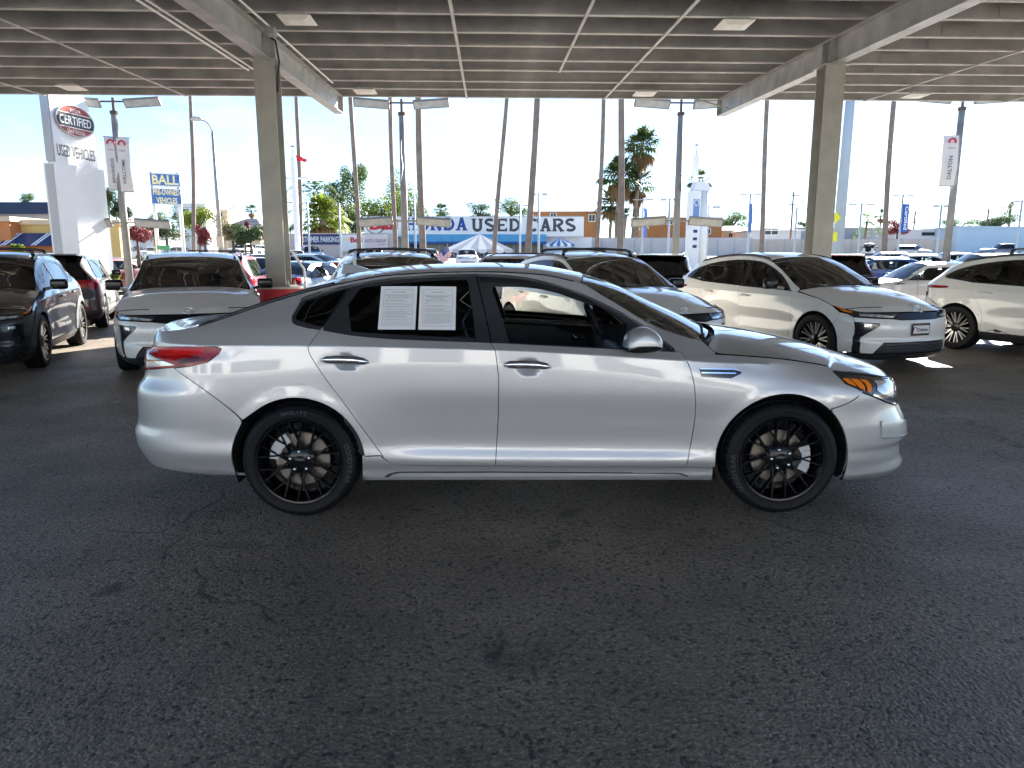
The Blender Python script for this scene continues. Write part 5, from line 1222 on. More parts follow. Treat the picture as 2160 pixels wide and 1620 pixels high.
    if kind in ('sedan', 'pickup'):
        dk = pr([P4(gx, gx - .03, gzv + .015), P4((gx + tx) / 2, (gx + tx) / 2 - .03, (gzv + tz) / 2 + .02), P4(tx + .12, tx, tz + .005)]); skin('trunk_lid' if kind == 'sedan' else 'load_cover', paint_m if kind == 'sedan' else M_SATIN, dk, car, 8, 12)
    wr = lambda P: S.wrap(P[:, 0], P[:, 1], True); wf = lambda P: S.wrap(P[:, 0], P[:, 1], False)
    QN = lambda pts, rear=False: [(float(S.q_of_n(n, z, rear)), z) for n, z in pts]; Q = lambda pts, rear=False: [(float(S.q_of_x(x, z, rear)), z) for x, z in pts]
    kF = dict(sides=0, out_dir=(1, -1, 0), g=.1); kR = dict(sides=0, out_dir=(-1, -1, 0), g=.1); zt = tz - .03
    panel('front_end', paint_m, wf, QN([(0, .25)]) + Q([(xf - .46, .25), (xf - .46, p['nose'] - .02)]) + QN([(0, p['nose'] - .0)]), car, **kF)
    panel('grille', M_PLAST, wf, QN([(0, .36), (nn * .55, .36), (nn * .62, p['nose'] - .26), (0, p['nose'] - .26)]), car, off=.004, flange=.004, **kF)
    panel('front_skirt', M_SATIN, wf, QN([(0, .2)]) + Q([(xf - .44, .2), (xf - .44, .33)]) + QN([(0, .33)]), car, off=.006, **kF)
    hz = p['nose'] - .12
    panel('headlamp', M_LAMPC, wf, QN([(nn * .62, hz - .07), (nn * .9, hz - .05)]) + Q([(xf - .45, hz + .05), (xf - .48, hz + .09)]) + QN([(nn * .88, hz + .06), (nn * .62, hz + .02)]), car, g=.08, off=.006, out_dir=(1, -1, 0))
    panel('tail_end', paint_m, wr, QN([(0, .28)], True) + Q([(xr + .46, .28), (xr + .46, zt)], True) + QN([(0, zt)], True), car, **kR)
    panel('rear_skirt', M_SATIN, wr, QN([(0, .24)], True) + Q([(xr + .44, .24), (xr + .44, .44)], True) + QN([(0, .44)], True), car, off=.006, **kR)
    tlz = tz - .08
    if kind == 'pickup' or kind == 'jeep': tl = QN([(nn * .80, tlz - .28), (nn * .97, tlz - .28), (nn * .97, tlz), (nn * .80, tlz)], True)
    else: tl = QN([(nn * .52, tlz - .10), (nn * .90, tlz - .16)], True) + Q([(xr + .42, tlz - .03), (xr + .46, tlz + .03)], True) + QN([(nn * .92, tlz + .06), (nn * .52, tlz + .03)], True)
    panel('tail_lamp', M_RED, wr, tl, car, g=.08, off=.008, out_dir=(-1, -1, 0))
    if kind == 'suv':
        panel('rear_reflector', M_RED, wr, QN([(.56, .47), (.72, .47), (.72, .495), (.56, .495)], True), car, g=.1, off=.008, flange=.004, out_dir=(-1, -1, 0))
    mb = MB(); mb.box((xr - .006, 0, .80 if kind != 'sedan' else .62), (.012, .31, .16)); mb.build('license_plate', M_PAPER, car)
    for s_ in (-1, 1):
        mb = MB(); mb.box((cx - .42, s_ * (nn + .09), zb + .09), (.11, .2, .14)); o = mb.build('mirror', M_BLK if detail else paint_m, car); bevel(o, .035, 2)
        if rack:
            e = rf(np.stack([np.linspace(.05, .95, 10), np.full(10, s_ * .88)], 1)); mb = MB(); mb.tube([tuple(q + [0, 0, .05 if 0 < i < 9 else 0]) for i, q in enumerate(e)], .018, 6); mb.build('roof_rail', M_BLK, car, smooth=True)
        for xw in (-wbx, wbx):
            make_wheel(car, (xw, s_ * (nn + .0), p['tr']), 'five', p['tr'], p['tr'] - .105, .22, M_MACH, M_TYRE, s_ < 0, seg=24, rot=.3)
            mb = MB(); mb.box((xw, s_ * (nn - .27), p['tr'] + .06), (2 * ar - .02, .03, ar * 1.6)); mb.build('wheel_house', M_UNDER, car)
    if rack == 2:
        for xq in (fx - .35, rx + .45):
            mb = MB(); mb.tube([(xq, -.66, fz + .02), (xq, -.6, fz + .085), (xq, .6, fz + .085), (xq, .66, fz + .02)], .016, 6); mb.build('rack_bar', M_BLK, car, smooth=True)
    if kind == 'jeep':
        mb = MB(); mb.lathe([(0, -.14), (.25, -.14), (.39, -.11), (.40, -.03), (.3, 0)], 24, axis='x', c=(xr - .06, 0, 1.02)); mb.build('spare_wheel', M_TYRE, car, smooth=True)
    inner = [(xr + .2, .3)] + arc(-wbx, p['tr'], ar + .02, 186, -6, 10) + arc(wbx, p['tr'], ar + .02, 186, -6, 10) + [(xf - .2, .3), (xf - .35, p['nose'] - .1), (cx, zb - .08), (gx, zb - .08), (xr + .2, zb - .1)]
    panel('inner_shell', M_UNDER, side, inner, car, g=.3, off=-.04, flange=0, gap=0)
    fl = MB(); fl.box(((xf + xr) / 2, 0, .28), (xf - xr - .6, nn * 1.2, .05)); fl.build('floor_pan', M_UNDER, car)
    for s_ in (-1, 1):
        for xq in (cx - 1.15, cx - 2.0):
            if kind == 'pickup' and xq < cx - 1.5: continue
            mb = MB(); mb.box((xq, s_ * .36, zb - .1), (.16, .46, .7), M=Matrix.Rotation(R(-16), 4, 'Y')); mb.box((xq - .14, s_ * .36, zb + .27), (.1, .25, .16)); mb.build('seat', M_SEAT, car, kind='stuff')
    return car
def park(o, x, y, head, label, group=None):
    """head: compass-like angle of the nose, 0 = away from the camera (+y), clockwise positive"""
    h = R(head); o.location = (x, y, gz(y)); sl = math.atan(2.0 / 84) if 21 < y < 105 else 0
    o.rotation_euler = (0, 0, math.pi / 2 - h)
    if sl: o.rotation_euler = (Matrix.Rotation(sl, 4, 'X') @ Matrix.Rotation(math.pi / 2 - h, 4, 'Z')).to_euler()
    tag(o, label, 'car', group); return o
_proto = {}
def car(kind, paint_m, x, y, head, label, group=None, rack=False):
    k = (kind, rack)
    if k not in _proto:
        o = make_car(kind, paint_m, rack); _proto[k] = (o, paint_m)
    else:
        src, pm = _proto[k]; o = copy_tree(src, None, {pm: paint_m} if pm != paint_m else None)
        if pm == paint_m: pass
    return park(o, x, y, head, label, group)
P_ = PAINTS; BK = 'cars parked behind the canopy'
def cx(px, Y): return at(px, 540, Y).x
car('suv', P_['graphite'], -10.35, 16.4, -24, 'dark graphite suv seen from behind next to the used vehicles pylon', BK)
car('suv', P_['red'], -7.2, 17.9, -14, 'red suv with roof rack bars behind the left canopy column', BK, 2)
car('suv', P_['black'], 3.75, 18.2, 12, 'black suv seen from behind between two white crossovers', BK, True)
car('suv', P_['maroon'], 8.15, 19.0, 8, 'dark maroon suv tail showing beside the right canopy column', BK, True)
car('sedan', P_['white'], 10.9, 18.6, -82, 'white sedan parked side on behind the crossover with the dealer plate', BK)
car('suv', P_['slate'], cx(2080, 24), 24, -80, 'slate blue suv side on beyond the white sedan', BK)
car('suv', P_['silver'], cx(1065, 23), 23, -72, 'silver suv below the striped tent', BK, True)
car('sedan', P_['slate'], -6.3, 22.0, 12, 'blue grey sedan tail beyond the red column footing', BK)
car('sedan', P_['white'], cx(548, 34), 34, 160, 'white sedan on the upper lot behind the red suv', BK)
car('sedan', P_['red'], cx(538, 27), 27, 150, 'red sedan facing out on the upper lot behind the red suv', BK)
car('sedan', P_['pale'], cx(640, 36), 36, -75, 'pale blue sedan below the customer parking banner', BK)
car('suv', P_['blue'], cx(655, 70), 70, 150, 'blue suv in front of the customer parking wall', BK)
car('sedan', P_['white'], cx(620, 52), 52, 165, 'white sedan between the pale blue sedan and the blue suv', BK)
car('sedan', P_['maroon'], -15.6, 27.5, 20, 'maroon sedan at the foot of the used vehicles pylon', BK)
car('pickup', P_['white'], cx(517, 97), 97, 196, 'white pickup truck standing on the far street', BK)
car('suv', P_['white'], cx(538, 104), 104, 200, 'white suv behind the pickup on the far street', BK)
car('suv', P_['white'], cx(282, 78), 78, 100, 'white suv behind the street fence near the blue pole sign', BK)
car('sedan', P_['white'], cx(330, 92), 92, 95, 'white sedan behind the street fence under the blue pole sign', BK)
car('sedan', P_['silver'], cx(385, 92), 92, 95, 'silver sedan behind the street fence next to the palm trunk', BK)
car('jeep', P_['white'], cx(1832, 104), 104, 30, 'white boxy off road car with spare wheel by the screen fence', BK)
car('suv', P_['silver'], cx(1925, 92), 92, 148, 'silver suv facing out beside the boxy off road car', BK)
car('sedan', P_['silver'], cx(1868, 42), 42, -75, 'silver sedan on the upper lot behind the white sedan', BK)
car('sedan', P_['white'], cx(1925, 36), 36, -70, 'white sedan on the upper lot next to the blue certified banner', BK)
car('sedan', P_['blue'], cx(1850, 28), 28, -80, 'dark blue sedan behind the white sedan roof', BK)
car('sedan', P_['silver'], cx(2000, 40), 40, -70, 'silver sedan on the upper lot behind the slate blue suv', BK)
car('pickup', P_['slate'], cx(2120, 88), 88, -80, 'slate pickup truck by the pale blue warehouse wall', BK)
car('sedan', P_['white'], cx(985, 60), 60, 175, 'white sedan beside the storefront doors behind the flag', BK)
car('sedan', P_['silver'], cx(790, 66), 66, 170, 'silver sedan below the auto group banner', BK)
car('sedan', P_['white'], cx(905, 64), 64, 170, 'white sedan under the striped tent edge', BK)
# ---------------------------------------------------------------- poles, signs, buildings beyond the canopy
M_POLE = mat('weathered_steel_pole', (.30, .29, .27), .6, .2, noise=.2, nscale=3)
M_POLEW = mat('white_pole_paint', (.72, .74, .76), .5)
M_POLEB = mat('blue_grey_pole', (.36, .43, .50), .5, .2)
M_RUST = mat('rusty_steel', (.12, .08, .06), .8, noise=.3, nscale=10)
M_LENSG = mat('light_lens', (.42, .42, .40), .3, noise=.2, nscale=5)
M_HEADF = mat('light_head_frame', (.24, .23, .21), .5, .2)
M_SIGNW = mat('white_sign_panel', (.78, .78, .77), .4, noise=.05, nscale=.8)
M_SIGNG = mat('grey_sign_panel', (.42, .44, .47), .4)
M_LETG = mat('grey_lettering', (.05, .052, .06), .5)
M_LETB = mat('blue_lettering', (.012, .06, .28), .5)
M_LETR = mat('red_lettering', (.55, .012, .03), .5)
M_LETW = mat('white_lettering', (.80, .80, .80), .5)
M_LETY = mat('yellow_lettering', (.80, .74, .42), .5)
M_ORANGE = mat('orange_emblem', (.30, .035, .012), .35)
M_DARKE = mat('dark_emblem', (.02, .018, .02), .35)
M_NAVY = mat('navy_vinyl', (.015, .035, .12), .5)
M_BLUEB = mat('blue_vinyl', (.02, .10, .42), .5)
M_BANNER = mat('white_banner_cloth', (.74, .75, .76), .6)

def lot_light(px, Y, ytop, ylow, label, base=None):
    b = at(px, 300, Y); zt = at(px, ytop, Y).z; t = thing('lot_light', label, 'lamp post', (b.x, Y, gz(Y)), LOT, 'lot lights on steel poles'); z0 = gz(Y)
    mb = MB(); mb.tube([(0, 0, 0), (0, 0, zt - z0 - .35)], [.13, .10], 12); mb.build('pole', M_POLE, t, smooth=True)
    mb = MB(); mb.tube([(0, 0, zt - z0 - .40), (0, 0, zt - z0 - .30)], .125, 12); mb.tube([(0, 0, zt - z0 - .35), (0, 0, zt - z0 + .12)], .045, 8); mb.build('pole_top', M_RUST, t)
    zs = [zt - z0] + ([at(px, ylow, Y).z - z0] if ylow else [])
    for k, z in enumerate(zs):
        mb = MB(); mb.tube([(-.42, 0, z), (.42, 0, z)], .03, 6); mb.build('cross_arm', M_RUST if k == 0 else M_POLE, t)
        for s_ in (-1, 1):
            T = Matrix.Translation((s_ * .98, -.05, z - .03)) @ Matrix.Rotation(R(4) * s_ * (1 if k else -1), 4, 'Y') @ Matrix.Rotation(R(-52 if k == 0 else -60), 4, 'X')
            mb = MB(); mb.box((0, 0, 0), (1.18, .30, .08)); h = mb.build('light_head', M_HEADF, t); h.matrix_local = T
            mb = MB(); mb.box((0, 0, -.043), (1.10, .23, .012)); mb.build('lens', M_LENSG, h)
    return t
ll1 = lot_light(246, 24.5, 214, 470, 'steel lot light with welcome banners beside the used vehicles pylon')
ll2 = lot_light(849, 24.5, 217, 466, 'steel lot light in front of the blue storefront sign')
ll3 = lot_light(1434, 24.5, 217, 466, 'steel lot light in front of the brown apartment house')
ll4 = lot_light(2022, 24.5, 206, None, 'steel lot light carrying the dealer name banner')

def cloth(name, m, parent, w, h, bulge=.12, n=8, bend='x'):
    mb = MB(); v = []; f = []
    for i in range(n + 1):
        for j in range(n + 1):
            x = -w / 2 + w * i / n; z = -h / 2 + h * j / n
            v.append((x, -bulge * math.sin(math.pi * j / n) * (.4 + .6 * i / n) + .02 * math.sin(7 * z), z))
    for i in range(n):
        for j in range(n): f.append((i * (n + 1) + j, (i + 1) * (n + 1) + j, (i + 1) * (n + 1) + j + 1, i * (n + 1) + j + 1))
    k = len(v); mb.add(v + [(a, b + .012, c) for a, b, c in v], f + [tuple(q + k for q in r[::-1]) for r in f])
    return mb.build(name, m, parent, smooth=True)
def banner(px, py, Y, w, h, rz, m, label, txt, tm, logo=False, off=-.16):
    p = at(px, py, Y); t = thing('pole_banner', label, 'banner', p, rz, 'banners on lot poles')
    cloth('cloth', m, t, w, h)
    if txt: text(txt, tm, t, (0.0, off, -h * .14), h * .46, w * .26, (0, R(-90), 0), .012, .01)
    if logo:
        mb = MB(); mb.tube([(-.0 + .10 * math.cos(q), off, h * .36 + .12 * math.sin(q)) for q in np.linspace(-.2, 3.3, 12)], .03, 6); mb.build('logo', M_LETR, t, smooth=True)
        text('Dalton', M_LETG, t, (0, off, h * .25), w * .5, h * .03, (0, 0, 0), .01, .01, 'logo_lettering')
    for z in (-h / 2, h / 2):
        mb = MB(); mb.tube([(-w / 2 - .05, 0, z), (w / 2 + .05, 0, z)], .014, 6); mb.build('banner_rod', M_POLE, t)
banner(236, 345, 24.4, .34, 1.72, R(35), M_BANNER, 'white bienvenidos banner on the lot light by the pylon', 'BIENVENIDOS', M_LETG, True)
banner(264, 348, 24.4, .40, 1.75, R(10), M_BANNER, 'white welcome banner on the lot light by the pylon', 'WELCOME', M_LETG, True)
banner(2001, 340, 24.4, .46, 1.62, R(-12), M_BANNER, 'white dealer name banner on the lot light pole beyond the canopy', 'DALTON', M_NAVY, True)
banner(1440, 345, 24.4, .5, 1.75, R(78), M_BANNER, 'white banner hanging edge on from the lot light near the apartment house', '', None, False)
banner(845, 340, 24.4, .4, 1.7, R(100), M_BANNER, 'white banner hanging edge on from the lot light by the storefront', '', None, False)

# used vehicles pylon
E_W = .76
def pylon():
    c = at(133, 500, 22.6); t = thing('dealer_pylon', 'tall white used vehicles pylon with certified emblem', 'sign', (c.x, 22.6, gz(22.6)), R(78))
    ztop = at(118, 200, 22.6).z + 1.6; zs = at(118, 342, 22.6).z - gz(22.6); g0 = gz(22.6)
    mb = MB(); mb.prism([(0, -.3), (1.98, -.3), (1.98, zs), (0, zs)], 0, .44, 0, Matrix.Rotation(R(90), 4, 'X')); b = mb.build('base', M_SIGNW, t); b.location = (0, .44, 0)
    H = ztop - g0
    prof = [(.10, zs), (1.80, zs), (1.80, H - 2.6)] + [(1.80 - 1.3 * (1 - math.cos(q)), H - 2.6 + 1.9 * math.sin(q)) for q in np.linspace(.2, 1.3, 8)] + [(.10, H)]
    mb = MB(); mb.prism(prof, 0, .30, 0, Matrix.Rotation(R(90), 4, 'X')); b = mb.build('face', M_SIGNW, t); b.location = (0, .36, 0)
    mb = MB(); mb.box((.06, .21, (zs + H) / 2), (.09, .24, H - zs - .1)); mb.build('edge_strip', M_SIGNG, t)
    mb = MB(); mb.box((-.004, .22, zs / 2), (.01, .30, zs - .1)); mb.build('edge_panel', M_SIGNG, t)
    ze = at(168, 258, 23.7).z - g0
    mb = MB(); mb.prism([(E_W * math.cos(q), .47 * math.sin(q)) for q in np.linspace(0, 2 * math.pi, 41)[:-1]], 0, .05, 0, Matrix.Rotation(R(90), 4, 'X')); e = mb.build('emblem', M_ORANGE, t); e.location = (.98, .06, ze)
    mb = MB(); mb.prism([(E_W * math.cos(q), .47 * math.sin(q)) for q in list(np.linspace(-.42, .42, 8)) + list(np.linspace(math.pi - .42, math.pi + .42, 8))], .05, .06, 0, Matrix.Rotation(R(90), 4, 'X')); mb.build('emblem_band', M_DARKE, e)
    for z in (-.215, .215):
        mb = MB(); mb.box((0, -.062, z), (1.36, .012, .02)); mb.build('emblem_rule', M_LETW, e)
    mb = MB(); mb.tube([(E_W * math.cos(q), -.05, .47 * math.sin(q)) for q in np.linspace(0, 2 * math.pi, 41)], .025, 6, cap=False); mb.build('emblem_rim', M_SIGNG, e)
    text('CERTIFIED', M_LETW, e, (0, -.062, 0), 1.26, .27, bold=.01); text('TOYOTA', M_LETW, e, (0.03, -.052, .31), .42, .10, bold=.012); text('Used Vehicles', M_LETW, e, (0, -.052, -.32), .70, .14)
    zt = at(168, 324, 23.7).z - g0
    text('USED VEHICLES', M_LETG, t, (.95, .055, zt), 1.52, .36, bold=.006)
pylon()

# two-post blue and yellow sign
def ball_sign():
    p = at(350, 400, 52); t = thing('pole_sign', 'blue and yellow two post pre-owned vehicles sign', 'sign', (p.x, 52, gz(52)), R(28)); z0 = gz(52)
    zt, zm, zb = (at(350, y, 52).z - z0 for y in (366, 394, 432))
    for x in (-.85, .85):
        mb = MB(); mb.tube([(x, .12, -.2), (x, .12, zt + .1)], .13, 8); mb.build('post', M_POLEW, t, smooth=True)
    for a, b, tx in ((zt, zm, ['BALL']), (zm - .12, zb, ['PRE-OWNED', 'VEHICLES'])):
        mb = MB(); mb.box((0, -.1, (a + b) / 2), (1.9, .22, a - b)); c = mb.build('sign_cabinet', mat('faded_sign_blue', (.06, .16, .42), .5), t)
        for i, s in enumerate(tx): text(s, M_LETY, c, (0, -.215, a - (a - b) * (i + .5) / len(tx)), 1.7 if s != 'VEHICLES' else 1.35, (a - b) / len(tx) * .72, bold=.03)
        for z in (a - .04, b + .04):
            mb = MB(); mb.box((0, -.218, z), (1.84, .012, .05)); mb.build('sign_edge', M_LETW, c)
ball_sign()

# cobra head street light
def cobra():
    p = at(457, 400, 52); t = thing('street_light', 'curved arm street light behind the blue pole sign', 'street light', (p.x, 52, gz(52)), 0); z = at(455, 280, 52).z - gz(52)
    mb = MB(); mb.tube([(0, 0, 0), (0, 0, z)], [.17, .10], 10); mb.tube([(0, 0, z), (-.12, 0, z + .45), (-.4, 0, z + .75), (-.8, 0, z + .88)], [.07, .06, .05, .04], 8); mb.build('pole', M_POLE, t, smooth=True, kind='stuff')
    mb = MB(); mb.tube([(-.7, 0, z + .90), (-.85, 0, z + .93), (-1.2, 0, z + .95), (-1.45, 0, z + .90)], [.06, .15, .17, .08], 10); mb.build('lamp_head', M_LENSG, t, smooth=True)
    mb = MB(); mb.box((.04, -.2, 2.0), (.5, .08, .75)); mb.build('notice_board', mat('beige_board', (.55, .45, .34), .7), t)
cobra()

def ball_pole(px, ytop, yarm, label, Y=55, flag=False):
    p = at(px, ytop, Y); t = thing('ball_top_pole', label, 'lamp post', (p.x, Y, gz(Y)), 0); z0 = gz(Y); z = p.z - z0; za = at(px, yarm, Y).z - z0
    mb = MB(); mb.box((0, 0, (z - .75) / 2), (.34, .34, z - .75)); mb.build('post', M_POLEW, t)
    mb = MB(); mb.tube([(0, 0, z - .8), (0, 0, z - .2)], .04, 6); mb.build('spike', M_POLE, t)
    mb = MB(); mb.lathe([(.19 * math.sin(q), -.19 * math.cos(q)) for q in np.linspace(0, math.pi, 12)], 16, c=(0, 0, z - .1)); mb.build('ball', M_CHROME, t, smooth=True)
    for s_ in (-1, 1):
        mb = MB(); mb.bar((s_ * .15, 0, za), (s_ * .5, 0, za), .1, .12); mb.box((s_ * .82, 0, za), (.68, .34, .18)); h = mb.build('light_head', M_POLEW, t); bevel(h, .05, 2)
    if flag:
        zf = at(px, 333, Y).z - z0
        mb = MB(); n = 6; v = []; f = []
        for i in range(n + 1):
            x = .22 + .8 * i / n; d = -.30 * i / n - .05 * math.sin(i * 1.7); v += [(x, .12 * math.sin(i), zf + .22 * (1 - .5 * i / n) + d * .7), (x, .12 * math.sin(i), zf - .20 * (1 - .5 * i / n) + d * .7)]
        mb.add(v + [(a, b + .02, c) for a, b, c in v], [(2 * i, 2 * i + 1, 2 * i + 3, 2 * i + 2) for i in range(n)] + [tuple(q + 2 * n + 2 for q in (2 * i, 2 * i + 2, 2 * i + 3, 2 * i + 1)) for i in range(n)])
        mb.build('pennant', M_LETR, t)
ball_pole(617, 309, 376, 'white square pole with chrome ball and red pennant', flag=True)
ball_pole(1470, 306, 371, 'white square pole with chrome ball rising above the white brand pylon')
def brand_pylon():
    Y = 54; p = at(1468, 500, Y); t = thing('brand_pylon', 'white brand pylon with blue marks below the ball topped pole', 'sign', (p.x, Y - .5, gz(Y)), R(18)); z0 = gz(Y); z = at(1468, 405, Y).z - z0
    mb = MB(); mb.box((-.45, 0, z / 2), (.75, .7, z)); mb.build('left_panel', M_SIGNW, t)
    mb = MB(); mb.tube([(.35, 0, 0), (.35, 0, z)], .36, 16); mb.build('round_column', M_SIGNW, t, smooth=True)
    mb = MB(); mb.prism([(-.7, z + .02), (.75, z + .02), (.5, z + .65), (-.45, z + .65)], -.3, .3, 0, Matrix.Rotation(R(90), 4, 'X')); mb.build('cap', M_POLEW, t)
    mb = MB(); mb.box((-.45, -.36, z - 1.4), (.5, .02, 1.6)); mb.build('blue_mark', mat('faded_blue', (.16, .26, .50), .5), t)
    mb = MB(); mb.tube([(-.45 + .2 * math.cos(q), -.38, z - .85 + .2 * math.sin(q)) for q in np.linspace(0, 6.283, 20)], .03, 6, cap=False); mb.build('round_badge', M_LETW, t)
    for k in range(3):
        mb = MB(); mb.box((-.45, -.36, z - 2.9 - k * .55), (.34, .02, .22)); mb.build('small_mark', M_NAVY, t)
brand_pylon()

TL = [(1137, 410, 17), (1097, 433, 16), (1357, 421, 20), (1413, 421, 18), (1583, 411, 20), (1681, 441, 20), (1494, 437, 24), (1818, 431, 25), (1905, 413, 21), (1986, 435, 15), (2156, 425, 14), (715, 432, 11), (874, 420, 20), (648, 428, 18)]
TLL = ['beside the tree behind the storefront sign', 'between the tree and the thick palm trunk', 'over the palm clump', 'left of the brown apartment gable', 'with a blue banner near the white house', 'beside the wooden utility pole', 'behind the white brand pylon', 'over the small drooping palm', 'with a blue certified banner by the bougainvillea', 'left of the dealer banner pole', 'under the feathery palm', 'next to the fan palm', 'behind the storefront sign', 'behind the ball topped pole']
for i, ((px, py, hw), w_) in enumerate(zip(TL, TLL)):
    Y = 62 + (i % 3) * 4; p = at(px, py, Y); z0 = gz(Y); z = p.z - z0; L = hw / FPX * Y
    t = thing('area_light', 'slim twin head area light ' + w_, 'lamp post', (p.x, Y, z0), 0, 'slim area lights on the far lot')
    mb = MB(); mb.tube([(0, 0, 0), (0, 0, z + .12)], [.11, .08], 8); mb.build('pole', M_POLEB, t, smooth=True)
    mb = MB(); mb.box((0, 0, z), (L * .9, .06, .06)); mb.build('arm', M_POLEB, t)
    for s_ in (-1, 1):
        mb = MB(); mb.box((s_ * L * .72, 0, z), (L * .6, .34, .10 if i % 3 else .2)); mb.build('light_head', M_HEADF if i % 3 else M_SIGNG, t)
for px, py, Y, rz, w_, s in ((1583, 460, 61, R(55), 'near the white house', ''), (1909, 460, 63, R(20), 'by the bougainvillea', 'Certified'), (1361, 470, 61, R(60), 'over the palm clump', '')):
    p = at(px, py, Y); t = thing('area_light_banner', 'blue certified banner on the area light ' + w_ if s else 'blue banner on the area light ' + w_, 'banner', p, rz, 'blue banners on far area lights')
    cloth('cloth', M_BLUEB, t, .75, 2.4, .05)
    if s: text(s, M_LETW, t, (0, -.1, 0), 2.0, .42, (0, R(90), 0), .02, .01)

# tall steel pole beside the right column with a yellow sign
p = at(1776, 400, 34); t = thing('tall_steel_pole', 'tall blue grey steel pole standing right behind the canopy column', 'pole', (p.x, 34, gz(34)), 0)
mb = MB(); mb.tube([(0, 0, 0), (.10, 0, 14)], [.27, .17], 14); mb.build('pole', M_POLEB, t, smooth=True)
mb = MB(); mb.box((-.32, -.3, at(1770, 460, 34).z - gz(34)), (.36, .03, .36), M=Matrix.Rotation(R(45), 4, 'Y')); mb.build('yellow_sign', mat('yellow_sign', (.75, .72, .03), .5), t)
mb = MB(); mb.box((-.30, -.3, at(1770, 500, 34).z - gz(34)), (.22, .03, .42)); mb.build('yellow_plate', mat('yellow_sign'), t)

# wooden utility poles and wires
for px, ytop, Y, w_ in ((1674, 405, 112, 'behind the white house'), (1931, 445, 125, 'behind the warehouse roof'), (2086, 439, 120, 'behind the right hand hedge'), (603, 420, 120, 'left of the ball topped pole')):
    p = at(px, ytop, Y); z0 = gz(Y); t = thing('utility_pole', 'wooden utility pole ' + w_, 'pole', (p.x, Y, z0), 0, 'utility poles in the distance'); z = p.z - z0
    mb = MB(); mb.tube([(0, 0, 0), (0, 0, z)], [.18, .12], 8); mb.build('pole', M_RUST, t, smooth=True)
    for k in (0, 1.4):
        mb = MB(); mb.box((0, 0, z - .5 - k), (2.6 - k * .5, .12, .14), rz=.5); mb.build('cross_arm', M_RUST, t)
for i, (y0, y1, sag) in enumerate(((405, 410, 4), (425, 432, 5), (438, 441, 6), (449, 452, 5), (462, 464, 4))):
    a, b = at(-60, y0, 100), at(640, y1, 118); n = 14
    mb = MB(); mb.tube([a + (b - a) * k / n - Vector((0, 0, sag * .12 * math.sin(math.pi * k / n))) for k in range(n + 1)], .022, 4); o = mb.build('power_line', M_BLACKCABLE)
    tag(o, 'thin power line strung across the sky between the pylon and the ball topped pole', 'wire', 'power lines on the left')
for i, (y0, y1) in enumerate(((446, 452), (462, 466))):
    a, b = at(1674, y0, 112), at(2240, y1, 122); n = 12
    mb = MB(); mb.tube([a + (b - a) * k / n - Vector((0, 0, .5 * math.sin(math.pi * k / n))) for k in range(n + 1)], .02, 4); o = mb.build('power_line', M_BLACKCABLE)
    tag(o, 'thin power line strung between the wooden poles over the warehouse', 'wire', 'power lines on the right')

